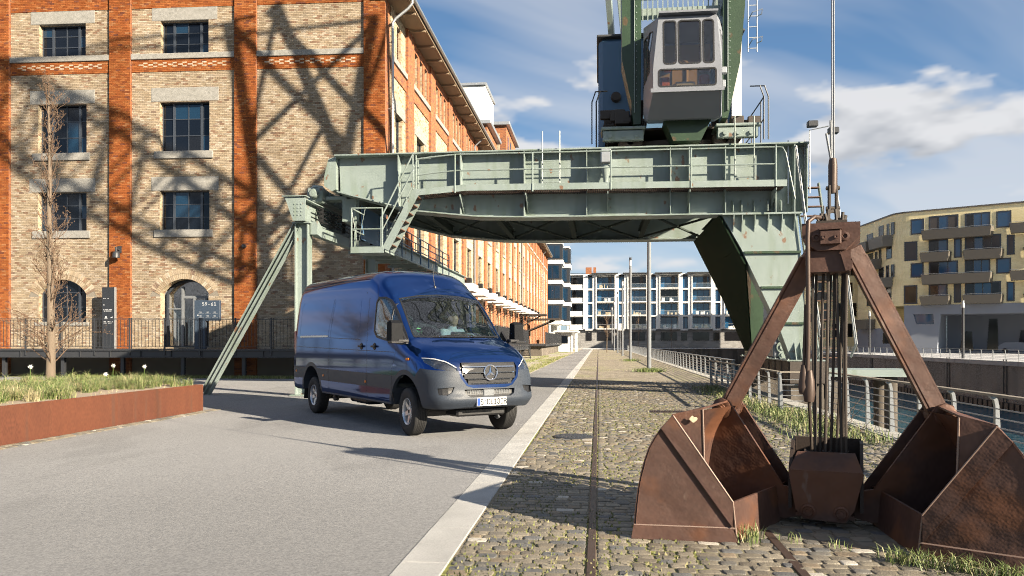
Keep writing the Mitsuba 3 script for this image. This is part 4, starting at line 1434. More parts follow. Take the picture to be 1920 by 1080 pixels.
for k in range(6):
    b.box(-0.005, 0.018, 24.9 + k * 0.65, 24.93 + k * 0.65, 7.4, 11.0)
    b.box(4.422, 4.445, 24.9 + k * 0.65, 24.93 + k * 0.65, 7.4, 11.0)
puts('seam', b, 'steelblue', hs)
put('roof', B().cbox(-0.05, 4.5, 24.5, 28.9, 11.1, 11.18, 0.02), 'roof', hs)
put('side_panel', B().box(4.1, 4.40, 24.50, 24.598, 7.4, 11.0), 'white', hs)
put('horn_light', B().lathe([(0, -0.1), (0.13, -0.1), (0.16, 0.0), (0.16, 0.1)], (0.55, 24.5, 9.2), (0, 1, 0), 16), 'machinery', hs, smooth=40)
for x, s in ((-0.06, -1), (4.46, 1)):
    b = B()
    for dx in (0.0, 0.12):
        b.tube([(x + s * dx, 21.6, 7.0), (x + s * dx, 21.6, 8.15), (x + s * (dx - 0.1), 21.6, 8.45), (x + s * (dx - 0.3), 21.9, 8.55)], 0.02, 6)
    b.tube([(x, 21.6, 7.55), (x, 27.5, 7.55)], 0.02, 6).tube([(x, 21.6, 8.15), (x, 27.5, 8.15)], 0.02, 6)
    for k in range(5):
        b.tube([(x, 22 + k * 1.3, 7.0), (x, 22 + k * 1.3, 8.15)], 0.018, 6)
    put('handrail', b, 'darksteel', cr)
# jib cheeks
for poly, nm in (([(0.64, 12.6), (1.20, 12.6), (1.18, 7.6), (0.98, 7.6), (0.92, 8.2), (0.66, 9.4)], 'left'), ([(3.44, 12.6), (4.06, 12.6), (4.02, 10.8), (3.88, 9.2), (3.56, 7.7), (3.40, 7.7)], 'right')):
    b = B().ext(poly, (0, 21.9, 0), *PXZ, PY, 0, 0.9)
    k = put('jib_cheek', b, 'dgreen', cr)
    x = 1.0 if nm == 'left' else 3.55
    bb = B().box(x - 0.012, x + 0.012, 21.83, 21.898, 7.9, 12.6)
    for i in range(24):
        bb.cyl((x + 0.06, 21.9, 8.2 + i * 0.18), (x + 0.06, 21.88, 8.2 + i * 0.18), 0.016, 6)
    put('seam', bb, 'green', k)
b = B().box(1.21, 3.39, 22.2, 22.5, 10.75, 10.95)
for k in range(16):
    b.bar((1.25 + k * 0.14, 22.2, 10.6), (1.25 + k * 0.14, 22.2, 11.4), 0.03)
b.box(1.21, 3.39, 22.0, 22.6, 11.35, 11.6)
put('cross_head', b, 'green', cr)
# unseen tower frame, flare and bracing invented for the warehouse shadows, and the lattice jib
b = B()
tl = [((0.92, 22.3, 12.3), (-1.0, 22.3, 23.5)), ((3.75, 22.3, 12.3), (5.9, 22.3, 23.5)), ((0.92, 26.0, 11.2), (-0.4, 23.5, 23.5)), ((3.75, 26.0, 11.2), (5.2, 23.5, 23.5))]
for p, q in tl:
    b.bar(p, q, 0.26, 0.26)
L = lambda i, t: tuple(np.array(tl[i][0]) * (1 - t) + np.array(tl[i][1]) * t)
for t0, t1 in ((0.12, 0.5), (0.5, 0.98)):
    b.bar(L(0, t0), L(1, t1), 0.22).bar(L(1, t0), L(0, t1), 0.20)
    b.bar(L(0, t0), L(2, t1), 0.14).bar(L(1, t0), L(3, t1), 0.14)
put('tower_frame', b, 'green', cr)
b = B()
J0, J1 = np.array([2.3, 21.8, 12.8]), np.array([1.98, 6.83, 34.2])
for i in range(13):
    pass
dj = vnorm(J1 - J0)
nj = vnorm(np.cross(dj, (1, 0, 0)))
LJ = np.linalg.norm(J1 - J0)


def jp(t, sx, sn):
    w = 1.35 * (1 - t) + 0.25 * t
    h = (0.5 + 3.2 * t) * (1 - t) + 0.2
    return J0 + dj * LJ * t + np.array([sx * w, 0, 0]) + nj * sn * h


N = 12
for sx in (-1, 1):
    for sn in (-1, 1):
        for i in range(N):
            b.bar(jp(i / N, sx, sn), jp((i + 1) / N, sx, sn), 0.21)
    for i in range(N):
        b.bar(jp(i / N, sx, -1), jp((i + 1) / N, sx, 1), 0.13).bar(jp((i + 1) / N, sx, -1), jp((i + 1) / N, sx, 1), 0.11)
for sn in (-1, 1):
    for i in range(N):
        b.bar(jp(i / N, -1, sn), jp((i + 1) / N, 1, sn), 0.12).bar(jp((i + 1) / N, -1, sn), jp((i + 1) / N, 1, sn), 0.11)
put('jib', b, 'green', cr)
b = B()
for x, s in ((-0.6, -1), (5.4, 1)):
    b.bar((x, 22.8, 23.3), jp(0.72, s, 1), 0.16)
    b.bar((x, 23.4, 23.3), (2.2 + s * 1.6, 28.5, 11.2), 0.2)
puts('tie_rod', b, 'green', cr)
put('counterweight', B().cbox(0.6, 3.8, 28.9, 30.6, 8.6, 11.4, 0.05), 'green', cr)
b = B()
for x in (4.16, 4.40):
    b.tube([(x, 22.2, 9.6), (x, 22.2, 16)], 0.018, 6)
for k in range(20):
    b.bar((4.16, 22.2, 9.7 + k * 0.3), (4.40, 22.2, 9.7 + k * 0.3), 0.02)
for k in range(3):
    z = 9.75 + k * 0.75
    b.tube([(4.16, 22.2, z), (4.2, 21.8, z + 0.05), (4.45, 21.75, z + 0.1), (4.5, 22.1, z + 0.1), (4.40, 22.2, z + 0.1)], 0.013, 5)
put('caged_ladder', b, 'galv', cr)
# hopper shaped plate below the cab
b = B().ext([(1.78, 7.56), (3.05, 7.56), (2.76, 6.96), (2.02, 6.96)], (0, 21.35, 0), *PXZ, PY, 0, 0.8)
put('chin_plate', b, 'dgreen', cr)
# ---- the cab
def hull(pts):
    return m3.Manifold.hull_points(np.asarray(pts, np.float64))


CO = [(1.62, 20.48, 10.02), (2.97, 20.48, 10.02), (1.40, 20.20, 7.95), (3.13, 20.20, 7.95), (1.40, 20.20, 8.55), (3.13, 20.20, 8.55), (1.55, 20.36, 9.92), (3.03, 20.36, 9.92),
      (1.22, 21.35, 10.05), (3.32, 21.35, 10.05), (1.22, 21.35, 7.7), (3.32, 21.35, 7.7), (1.30, 22.3, 10.0), (3.26, 22.3, 10.0), (1.30, 22.3, 7.78), (3.26, 22.3, 7.78),
      (1.30, 20.95, 7.44), (3.22, 20.95, 7.44), (1.40, 22.2, 7.68), (3.2, 22.2, 7.68)]
CO = np.array(CO)
cen = np.array([2.27, 21.3, 8.75])
outer = hull(CO)
inner = hull(cen + (CO - cen) * np.array([0.955, 0.955, 0.965]))


def rpoly(u0, u1, v0, v1, r):
    return sbox(u0 + r, v0 + r, u1 - r, v1 - r).buffer(r, quad_segs=4)


def prism(poly, U, V, W, w0, w1):
    bb = B().ext(poly, (0, 0, 0), U, V, W, w0, w1)
    v, f, _ = bb.out()
    t = trimesh.Trimesh(v, f, process=True)
    t.merge_vertices()
    return m3.Manifold(m3.Mesh(np.asarray(t.vertices, np.float32), np.asarray(t.faces, np.uint32)))


FW = [rpoly(1.68, 1.98, 8.66, 9.80, 0.07), rpoly(2.06, 2.60, 8.66, 9.80, 0.07), rpoly(2.68, 2.93, 8.66, 9.80, 0.07), rpoly(1.55, 2.98, 8.08, 8.50, 0.06)]
LW = [Polygon([(20.62, 8.62), (20.62, 9.62), (20.82, 9.68), (20.82, 8.6)]).buffer(0.03), Polygon([(20.92, 8.55), (20.92, 9.62), (21.2, 9.62), (21.2, 8.5)]).buffer(0.03), Polygon([(21.32, 8.40), (21.32, 9.45), (21.6, 9.38), (21.6, 8.25)]).buffer(0.03)]
cut = [prism(p, (1, 0, 0), (0, 0, 1), (0, 1, 0), 19.8, 20.75) for p in FW]
cutl = [prism(p, (0, 1, 0), (0, 0, 1), (1, 0, 0), 0.9, 3.6) for p in LW]
shell = outer - inner
for c in cut + cutl:
    shell = shell - c
cab = put('cab', B().mesh(shell), 'cabgrey', cr, smooth=25, label='grey polygonal driver cab of the crane with rounded windows')
gl_o = hull(cen + (CO - cen) * 0.985)
gl_i = hull(cen + (CO - cen) * 0.982)
gls = gl_o - gl_i
for c in cut + cutl:
    put('window', B().mesh(gls ^ c), 'cabglass', cab)
gout = hull(cen + (CO - cen) * 1.006)
for p in FW:
    ring = p.buffer(0.028).difference(p.buffer(-0.012))
    r = (gout - hull(cen + (CO - cen) * 0.97)) ^ prism(ring, (1, 0, 0), (0, 0, 1), (0, 1, 0), 19.8, 20.75)
    put('gasket', B().mesh(r), 'plastic', cab)
for p in LW:
    ring = p.buffer(0.022).difference(p.buffer(-0.01))
    r = (gout - hull(cen + (CO - cen) * 0.97)) ^ prism(ring, (0, 1, 0), (0, 0, 1), (1, 0, 0), 0.9, 2.0)
    put('gasket', B().mesh(r), 'plastic', cab)
puts('visor', B().ext([(1.55, 9.97), (3.04, 9.97), (3.04, 10.02), (1.55, 10.02)], (0, 20.2, 0), *PXZ, PY, 0, 0.4).bar((1.34, 20.17, 7.97), (3.19, 20.17, 7.97), 0.03, 0.10), 'cabgrey', cab)
put('trim', B().bar((1.5, 20.235, 8.585), (3.05, 20.235, 8.585), 0.02, 0.06), 'white', cab)
put('chair', B().cbox(1.95, 2.45, 21.0, 21.5, 8.2, 8.4, 0.05).cbox(1.95, 2.45, 21.5, 21.62, 8.4, 9.2, 0.05), 'ochre', cab)
puts('desk', B().cbox(2.0, 2.5, 20.55, 20.75, 8.15, 8.3, 0.02).cbox(2.68, 2.95, 20.6, 21.1, 8.7, 8.78, 0.02), 'creme', cab)
puts('console', B().cbox(1.62, 1.85, 20.5, 20.9, 8.0, 8.42, 0.03).cbox(2.62, 2.86, 20.5, 20.8, 8.2, 8.46, 0.03).cbox(1.72, 1.9, 20.6, 20.8, 8.62, 8.82, 0.03), 'orange', cab)
put('floor', B().box(1.45, 3.1, 20.5, 22.1, 7.75, 7.8), 'ochre', cab)
put('back_panel', B().box(1.45, 3.1, 22.0, 22.05, 7.8, 9.8), 'ochre', cab)
b = B()
b.cbox(3.16, 3.30, 20.45, 20.6, 8.45, 8.62, 0.02).cbox(3.18, 3.28, 20.5, 20.6, 8.1, 8.3, 0.02).bar((3.1, 20.55, 8.6), (3.25, 20.55, 8.6), 0.03)
put('lamp', b, 'galv', cab)
# ------------------------------------------------------------------ the rusty clamshell grab
gb = thing('clamshell_grab', 'big rusty clamshell grab standing open on the cobbles, hanging from the crane cable', 'grab')
GC = np.array([1.83, 6.30, 0.0])
GE, GN = np.array([0.954, -0.30, 0]), np.array([0.30, 0.954, 0])
MG = np.eye(4)
GK = 1.085
MG[:3, 0], MG[:3, 1], MG[:3, 2], MG[:3, 3] = GE * GK, GN * GK, (0, 0, GK), (GC[0] * GK, GC[1] * GK, -0.129)
MK = np.diag([GK, GK, GK, 1.0])
MK[2, 3] = -0.129
SHELL = [(0.0, 0.0), (0.03, 0.30), (0.23, 0.59), (0.25, 1.01), (0.48, 0.95), (0.56, 0.86), (0.615, 0.785), (0.66, 0.70), (0.695, 0.60), (0.72, 0.50), (0.742, 0.38), (0.757, 0.26), (0.768, 0.15), (0.78, 0.0)]


def shell(lc, t, o, w0, lab, dent):
    lc, t, o = np.array([*lc, 0.0]), np.array([*t, 0.0]), np.array([*o, 0.0])
    FL, FC = 0.5, 0.866

    def P(s, side, z, off=0.0):
        if side > 0:
            return lc + t * 0.13 + o * FC * s + np.array([0, 0, z])
        d = t * side * FL + o * FC
        nrm = t * side * FC - o * FL
        return lc + t * side * w0 + d * s + nrm * off + np.array([0, 0, z])

    def plate(b, poly, side, o0, o1):
        d = t * side * FL + o * FC
        nrm = t * side * FC - o * FL
        b.ext(poly, lc + t * side * w0, d, (0, 0, 1), nrm, o0, o1)
    first = None
    for side in (-1,):
        b = B()
        # side plate as a fine grid so that it can be dented
        plate(b, SHELL, side, -0.014, 0.0)
        k = put('shell_side', b, 'rust', gb, label=lab + (' near side plate' if side < 0 else ' far side plate'))
        first = first or k
        b = B()
        plate(b, [(-0.003, 0.0), (0.03, 0.105), (0.772, 0.105), (0.79, 0.0)], side, 0.001, 0.022)
        put('cutting_edge', b, 'rust', k)
        b = B()
        plate(b, [(0.035, 0.115), (0.03, 0.305), (0.475, 0.955), (0.565, 0.855)], side, 0.001, 0.026)
        put('doubler', b, 'rust', k)
        b = B()
        for (p, q) in (((0.03, 0.305), (0.475, 0.955)), ((0.012, 0.105), (0.77, 0.105)), ((0.03, 0.31), (0.0, 0.0)), ((0.24, 0.59), (0.252, 1.0))):
            b.tube([P(p[0], side, p[1], 0.024 if p[1] > 0.3 and q[1] > 0.9 and p[0] < 0.1 else 0.004), P(q[0], side, q[1], 0.024 if p[1] > 0.3 and q[1] > 0.9 and p[0] < 0.1 else 0.004)], 0.007, 6)
        put('weld', b, 'redlight', k)
    # curved back, top, lip
    b = B()
    prof = SHELL[4:]
    # denser curve
    sx = np.array([p[0] for p in prof])
    zx = np.array([p[1] for p in prof])
    tt = np.linspace(0, 1, len(prof))
    T2 = np.linspace(0, 1, 40)
    pp = np.stack([np.interp(T2, tt, sx), np.interp(T2, tt, zx)], 1)
    M_ = 24
    G = []
    rg = np.random.default_rng(dent)
    for i, (s, z) in enumerate(pp):
        for j in range(M_):
            a = j / (M_ - 1)
            q = P(s, -1, z) * (1 - a) + P(s, 1, z) * a
            bulge = math.sin(a * math.pi) ** 0.6 * 0.03
            q = q + o * bulge
            q = q + o * 0.012 * (meshkit.noise(np.array([[i * 0.25, j * 0.3, dent]]))[0] - 0.5)
            G.append(q)
    G = np.array(G)
    I, J = np.meshgrid(np.arange(39), np.arange(M_ - 1), indexing='ij')
    qd = np.stack([I * M_ + J, I * M_ + J + 1, (I + 1) * M_ + J + 1, (I + 1) * M_ + J], -1).reshape(-1, 4)
    tri = np.vstack([qd[:, [0, 1, 2]], qd[:, [0, 2, 3]]])
    b.add(G, tri).add(G - o * 0.016, tri[:, ::-1])
    put('shell_back', b, 'rust', gb, smooth=40)
    b = B()
    q = [P(0.25, -1, 1.0), P(0.48, -1, 0.945), lc - t * 0.135 + o * 0.60 + np.array([0, 0, 0.94]), lc - t * 0.135 + o * 0.46 + np.array([0, 0, 0.985])]
    up = np.array([0, 0, 0.016])
    b.add(q + [x + up for x in q], [[0, 2, 1], [0, 3, 2], [4, 5, 6], [4, 6, 7], [0, 1, 5], [0, 5, 4], [1, 2, 6], [1, 6, 5], [2, 3, 7], [2, 7, 6], [3, 0, 4], [3, 4, 7]])
    put('top_plate', b, 'rust', gb)
    b = B()
    q = [P(-0.0, -1, 0.0), P(-0.0, 1, 0.0), P(0.03, 1, 0.30), P(0.03, -1, 0.30)]
    th = o * 0.018
    b.add(q + [x + th for x in q], [[0, 1, 2], [0, 2, 3], [4, 6, 5], [4, 7, 6], [0, 4, 5], [0, 5, 1], [3, 2, 6], [3, 6, 7], [0, 3, 7], [0, 7, 4], [1, 5, 6], [1, 6, 2]])
    put('lip_plate', b, 'rust', gb)
    b = B()
    q = [P(0.02, -1, 0.03), P(0.02, 1, 0.03), P(0.76, 1, 0.03), P(0.76, -1, 0.03)]
    b.add(q, [[0, 1, 2], [0, 2, 3]])
    put('shell_floor', b, 'rust', gb)
    for w in (-0.12, 0.12):
        b = B()
        web = [(-0.03, 0.31), (-0.13, 0.30), (-0.26, 0.22), (-0.27, 0.10), (-0.05, 0.04), (0.66, 0.02), (0.655, 0.2), (0.63, 0.45), (0.60, 0.62), (0.59, 0.80), (0.605, 0.93), (0.58, 1.0), (0.52, 1.02), (0.45, 0.995), (0.42, 0.95)]
        b.ext(web, lc + t * w, o, (0, 0, 1), t, -0.012, 0.012)
        k = put('hinge_web', b, 'rust', gb)
        b = B()
        for sg in (-1, 1):
            c0 = lc + t * w + o * 0.515 + np.array([0, 0, 0.925])
            b.lathe([(0.088, 0.0), (0.088, 0.013), (0.07, 0.02), (0.045, 0.02), (0.04, 0.035), (0.0, 0.035)], c0 + t * sg * 0.012, t * sg, 24)
        put('pin_boss', b, 'rust', k, smooth=35)
    c0 = lc + o * 0.515 + np.array([0, 0, 0.925])
    put('ear_pin', B().cyl(c0 - t * 0.2, c0 + t * 0.2, 0.03, 14), 'rust', gb, smooth=40)
    return c0


pr('redlight', (0.27, 0.19, 0.155), 0.6, metal=0.2)
eL = shell((1.589, 6.838), (0.548, 0.836), (-0.836, 0.548), 1.0, 'rusty left shell,', 1)
eR = shell((2.263, 6.72), (0.03, 1.0), (1.0, -0.03), 1.0, 'rusty right shell,', 5)
# pale worn patch and chalk marks
b = B()
for k in range(9):
    a = RNG.uniform(0, 6.28)
    r = RNG.uniform(0.0, 0.028)
    s = RNG.uniform(0.006, 0.016)
    b.lathe([(0.0, 0.002), (s, 0.0015), (s, 0.0)], (1.065 - 0.345 + math.cos(a) * r * 1.3, 5.985, 0.93 + math.sin(a) * r * 0.6), (0, -1, 0), 9)
put('paint_patch', b, 'creme', gb)
# lower sheave block
lb = B(MG)
fp = [(-0.31, 0.53), (-0.295, 0.545), (0.20, 0.55), (0.215, 0.535), (0.15, 0.27), (0.09, 0.17), (-0.20, 0.18), (-0.26, 0.25)]
for n0, n1 in ((-0.32, -0.29), (0.22, 0.25)):
    lb.ext(fp, (0, 0, 0), (1, 0, 0), UZ, UV, n0, n1)
lb.box(-0.26, 0.15, -0.289, 0.219, 0.19, 0.22)
blk = put('sheave_block', lb, 'rust', gb)
b = B(MG)
q = [(-0.31, -0.32, 0.535), (0.21, -0.32, 0.545), (0.155, -0.14, 0.67), (-0.255, -0.14, 0.665)]
v = np.array(q + [(x, y + 0.005, z - 0.025) for x, y, z in q])
b.add(v, [[0, 1, 2], [0, 2, 3], [4, 6, 5], [4, 7, 6], [0, 4, 5], [0, 5, 1], [1, 5, 6], [1, 6, 2], [2, 6, 7], [2, 7, 3], [3, 7, 4], [3, 4, 0]])
put('hood', b, 'rust', blk)
b = B(MG)
for e0, s in ((-0.30, -1), (0.20, 1)):
    b.ext([(-0.30, 0.25), (-0.30, 0.53), (-0.13, 0.66), (0.0, 0.73), (0.2, 0.73), (0.24, 0.6), (0.24, 0.25)], (e0, 0, 0), (0, 1, 0), UZ, (1, 0, 0), -0.012, 0.012)
b.box(-0.30, 0.20, 0.20, 0.222, 0.25, 0.74)
puts('cheek', b, 'darkrust', blk)
pr('darkrust', (0.030, 0.019, 0.015), 0.7)
b = B(MG)
for e in (-0.18, -0.05, 0.08):
    b.lathe([(0.05, -0.03), (0.19, -0.03), (0.17, -0.01), (0.17, 0.01), (0.19, 0.03), (0.05, 0.03)], (e, 0.0, 0.48), (1, 0, 0), 26)
puts('sheave', b, 'darkrust', blk, smooth=35)
for e in (-0.17, 0.06):
    b = B(MG).lathe([(0.055, 0.0), (0.055, 0.012), (0.04, 0.018), (0.035, 0.008), (0.018, 0.008), (0.016, 0.022), (0.0, 0.022)], (e, -0.32, 0.24), (0, -1, 0), 22)
    put('pin_boss', b, 'rust', blk, smooth=35)
# head
hb = B(MG)
hb.ext([(-0.22, 2.42), (0.19, 2.415), (0.19, 2.31), (0.09, 2.21), (-0.11, 2.21), (-0.215, 2.30)], (0, 0, 0), (1, 0, 0), UZ, UV, -0.24, 0.24)
hd = put('head', hb, 'rust', gb, label='rusty head box at the top of the grab')
b = B(MG).cbox(-0.09, 0.06, -0.275, -0.242, 2.25, 2.36, 0.006).box(-0.095, 0.065, -0.285, -0.242, 2.362, 2.375)
for e in (-0.06, 0.025):
    b.lathe([(0.016, 0.0), (0.016, 0.014), (0.008, 0.014), (0.0, 0.006)], (e, -0.275, 2.305), (0, -1, 0), 10)
for e in (-0.115, 0.085):
    b.lathe([(0.034, 0.0), (0.034, 0.010), (0.018, 0.014), (0.012, 0.0)], (e, -0.242, 2.31), (0, -1, 0), 16)
put('front_plate', b, 'rust', hd)
b = B(MG).box(-0.165, 0.125, -0.20, 0.20, 2.05, 2.209).ext([(0.05, 2.2), (0.14, 2.12), (0.13, 2.06), (0.09, 2.05)], (0, 0, 0), (1, 0, 0), UZ, UV, -0.235, -0.205)
put('lower_box', b, 'rust', hd)
b = B(MG).box(-0.12, 0.10, -0.2, 0.2, 2.42, 2.44)
for k in range(10):
    x, y = RNG.uniform(-0.11, 0.09), RNG.uniform(-0.18, 0.0)
    b.cyl((x, y, 2.44), (x + RNG.uniform(-.02, .02), y, 2.44 + RNG.uniform(0.02, 0.09)), RNG.uniform(0.006, 0.016), 8)
b.cyl((-0.07, -0.05, 2.44), (-0.07, -0.05, 2.58), 0.006, 6)
put('top_fittings', b, 'machinery', hd)
# arms
for nm, e0, ear, lab in (('arm', -0.135, eL, 'rusty left arm of the grab'), ('arm', 0.13, eR, 'rusty right arm of the grab')):
    top = (MG @ np.array([e0, -0.02, 2.24, 1.0]))[:3]
    b = B()
    dd = vnorm(ear - top)
    q0, q1 = top, ear + dd * 0.06
    b.bar(q0, q1, 0.13, 0.115, up=(0, 1, 0), ch=0.008)
    k = put('arm', b, 'rust', gb, label=lab)
    sd = vnorm(np.cross(dd, (0, 1, 0)))
    b = B()
    for s in (-1, 1):
        b.bar(q0 + sd * s * 0.07 + GN * -0.03 + dd * 0.1, q1 + sd * s * 0.07 + GN * -0.03 - dd * 0.1, 0.016, 0.06, up=(0, 1, 0))
    b.lathe([(0.10, -0.05), (0.10, 0.05), (0.0, 0.05)], ear, (0, -1, 0), 18)
    puts('flange', b, 'rust', k)
# ropes inside the grab
ropes = [(-0.145, -0.135, -0.02), (-0.12, -0.14, 0.05), (-0.075, -0.095, 0.02), (-0.045, -0.05, -0.05), (-0.03, -0.06, 0.10), (0.0, -0.02, 0.05), (0.03, 0.055, -0.04), (0.07, 0.01, 0.06), (0.095, 0.055, 0.02), (0.10, 0.09, -0.06)]
for e1, e0, n in ropes:
    pts = [(e0 + (e1 - e0) * t + 0.008 * math.sin(3.1 * t + e0 * 30), n + 0.01 * math.sin(t * 2.5), 0.50 + 1.58 * t) for t in np.linspace(0, 1, 9)]
    put('rope', B(MG).tube(pts, 0.0115, 7), 'machinery', gb, smooth=50)
pts = [(-0.06, -0.10, 2.47), (-0.13, -0.2, 2.475), (-0.17, -0.27, 2.43), (-0.175, -0.29, 2.30), (-0.17, -0.29, 1.9), (-0.172, -0.28, 1.5), (-0.178, -0.27, 1.12)]
k = put('hose', B(MG).tube(pts, 0.017, 10), 'rustrail', gb, smooth=50)
b = B(MG).lathe([(0.0, 1.06), (0.035, 1.06), (0.045, 1.12), (0.04, 1.22), (0.022, 1.30)], (-0.165, -0.27, 0), (0, 0, 1), 14).lathe([(0.0, 1.12), (0.03, 1.12), (0.04, 1.17), (0.018, 1.34)], (-0.205, -0.27, 0), (0, 0, 1), 14)
b.tube([(-0.205, -0.27, 1.3), (-0.19, -0.27, 1.8)], 0.011, 7)
put('rope_socket', b, 'rustrail', k, smooth=40)
b = B(MG).tube([(-0.165, -0.27, 1.06), (-0.16, -0.2, 0.9), (-0.15, -0.1, 0.6)], 0.012, 7)
put('rope_tail', b, 'machinery', k)
# the cable up to the jib
hc = thing('hoist_cable', 'steel hoist cable with rusty socket and shackle rising from the grab head', 'cable')
cx, cy = 1.825, 6.30
b = B(MK).lathe([(0.0, 2.68), (0.028, 2.68), (0.034, 2.72), (0.034, 2.90), (0.026, 2.95), (0.0, 2.96)], (cx, cy, 0), (0, 0, 1), 14)
put('socket', b, 'rustrail', hc, smooth=40)
b = B(MK)
for s in (-1, 1):
    b.bar((cx + s * 0.027, cy, 2.54), (cx + s * 0.027, cy, 2.74), 0.012, 0.05)
b.cyl((cx - 0.05, cy, 2.72), (cx + 0.05, cy, 2.72), 0.016, 10).cyl((cx - 0.05, cy, 2.56), (cx + 0.05, cy, 2.56), 0.018, 10)
b.lathe([(0.05, -0.014), (0.05, 0.014), (0.028, 0.014), (0.028, -0.014), (0.05, -0.014)], (cx, cy, 2.50), (0, 1, 0), 18)
b.bar((cx - 0.035, cy, 2.40), (cx - 0.035, cy, 2.55), 0.018, 0.05).bar((cx + 0.035, cy, 2.40), (cx + 0.035, cy, 2.55), 0.018, 0.05)
put('shackle', b, 'machinery', hc)
for i, dx in enumerate((-0.006, 0.007)):
    top = (1.825 + dx * 4, 6.3, 31.0)
    put('cable', B(MK).tube([(cx + dx, cy, 2.9), top], 0.0058, 6), 'postgrey', hc)
puts('cable_end', B(MK).tube([(cx - 0.012, cy, 2.93), (cx - 0.05, cy, 3.15)], 0.009, 6).tube([(cx - 0.01, cy, 2.93), (cx - 0.018, cy, 3.25)], 0.008, 6), 'postgrey', hc)
# ------------------------------------------------------------------ the van
VP, VYAW = (-2.329, 12.822, 0.0), math.radians(-50.77)
MVN = frame(VP, VYAW)
van = thing('delivery_van', 'dark blue high roof panel van with grey cladding on the plaza', 'van')
WB = 4.62
from scipy.interpolate import PchipInterpolator
# stations: x of each row's points and half section rows (y, z) from the sill to the roof centre
ST = [
    (-5.90, [(0, .50), (.84, .50), (.93, .54), (.955, .75), (.955, 1.0), (.945, 1.4), (.925, 1.75), (.885, 2.2), (.86, 2.40), (.80, 2.58), (.68, 2.70), (.36, 2.745), (0, 2.75)]),
    (-5.86, [(0, .48), (.88, .48), (.97, .52), (.99, .75), (.99, 1.0), (.98, 1.4), (.962, 1.75), (.925, 2.2), (.90, 2.42), (.84, 2.62), (.71, 2.75), (.38, 2.80), (0, 2.81)]),
    (-5.60, [(0, .47), (.90, .47), (.985, .51), (1.0, .75), (1.003, 1.0), (.997, 1.4), (.98, 1.75), (.947, 2.2), (.922, 2.43), (.868, 2.65), (.735, 2.795), (.4, 2.85), (0, 2.86)]),
    (-3.5, [(0, .47), (.90, .47), (.985, .51), (1.002, .75), (1.006, 1.0), (1.0, 1.4), (.985, 1.75), (.95, 2.2), (.925, 2.43), (.872, 2.65), (.74, 2.795), (.4, 2.85), (0, 2.86)]),
    (-1.7, [(0, .47), (.90, .47), (.985, .51), (1.002, .75), (1.006, 1.0), (1.0, 1.4), (.985, 1.75), (.95, 2.2), (.925, 2.42), (.872, 2.63), (.74, 2.765), (.4, 2.815), (0, 2.825)]),
    (-1.36, [(0, .47), (.90, .47), (.985, .51), (1.002, .75), (1.006, 1.0), (1.0, 1.4), (.985, 1.75), (.95, 2.18), (.925, 2.38), (.868, 2.56), (.735, 2.675), (.4, 2.735), (0, 2.75)]),
    (-1.05, [(0, .47), (.90, .47), (.985, .51), (1.002, .75), (1.006, 1.0), (1.0, 1.4), (.983, 1.74), (.945, 2.10), (.916, 2.26), (.862, 2.39), (.75, 2.475), (.4, 2.55), (0, 2.57)]),
    (-0.73, [(0, .47), (.90, .47), (.985, .51), (1.002, .75), (1.006, 1.0), (1.0, 1.4), (.978, 1.70), (.932, 1.99), (.90, 2.11), (.855, 2.20), (.76, 2.255), (.4, 2.33), (0, 2.35)]),
    (-0.38, [(0, .47), (.90, .47), (.985, .51), (1.002, .75), (1.006, 1.0), (1.0, 1.36), (.975, 1.57), (.93, 1.74), (.895, 1.83), (.855, 1.89), (.775, 1.93), (.4, 2.03), (0, 2.06)]),
    (0.0, [(0, .47), (.90, .47), (.985, .51), (1.002, .75), (1.006, 1.0), (1.0, 1.27), (.975, 1.39), (.935, 1.46), (.895, 1.51), (.855, 1.545), (.79, 1.575), (.4, 1.70), (0, 1.74)]),
    (0.33, [(0, .47), (.90, .47), (.978, .51), (.995, .75), (.998, 1.0), (.985, 1.20), (.955, 1.31), (.91, 1.385), (.86, 1.43), (.80, 1.465), (.71, 1.49), (.4, 1.535), (0, 1.55)]),
    (0.63, [(0, .47), (.86, .47), (.93, .51), (.955, .75), (.955, .98), (.93, 1.12), (.895, 1.215), (.845, 1.285), (.79, 1.33), (.72, 1.365), (.62, 1.39), (.35, 1.425), (0, 1.435)]),
    (0.86, [(0, .47), (.76, .47), (.83, .52), (.87, .72), (.865, .9), (.83, 1.03), (.785, 1.115), (.735, 1.175), (.675, 1.22), (.60, 1.25), (.50, 1.27), (.3, 1.295), (0, 1.305)]),
    (0.95, [(0, .48), (.62, .48), (.70, .53), (.75, .70), (.74, .87), (.70, .98), (.66, 1.05), (.61, 1.105), (.55, 1.145), (.48, 1.17), (.40, 1.185), (.22, 1.20), (0, 1.205)]),
    (1.005, [(0, .50), (.44, .50), (.51, .545), (.555, .68), (.545, .83), (.51, .92), (.475, .98), (.43, 1.025), (.38, 1.06), (.32, 1.08), (.26, 1.095), (.14, 1.10), (0, 1.105)]),
]
xs = np.array([s[0] for s in ST])
R = np.array([s[1] for s in ST])
rows = np.arange(13.0)
XF = np.unique(np.concatenate([np.linspace(-5.90, -5.6, 8), np.linspace(-5.6, -1.9, 38), np.linspace(-1.9, 1.005, 70)]))
YZ = PchipInterpolator(xs, R, axis=0)(XF)                       # (nx, 13, 2)
rf_ = np.unique(np.concatenate([np.linspace(0, 2, 7), np.linspace(2, 12, 51)]))
YZ = PchipInterpolator(rows, YZ, axis=1)(rf_)
nx, nr = YZ.shape[:2]
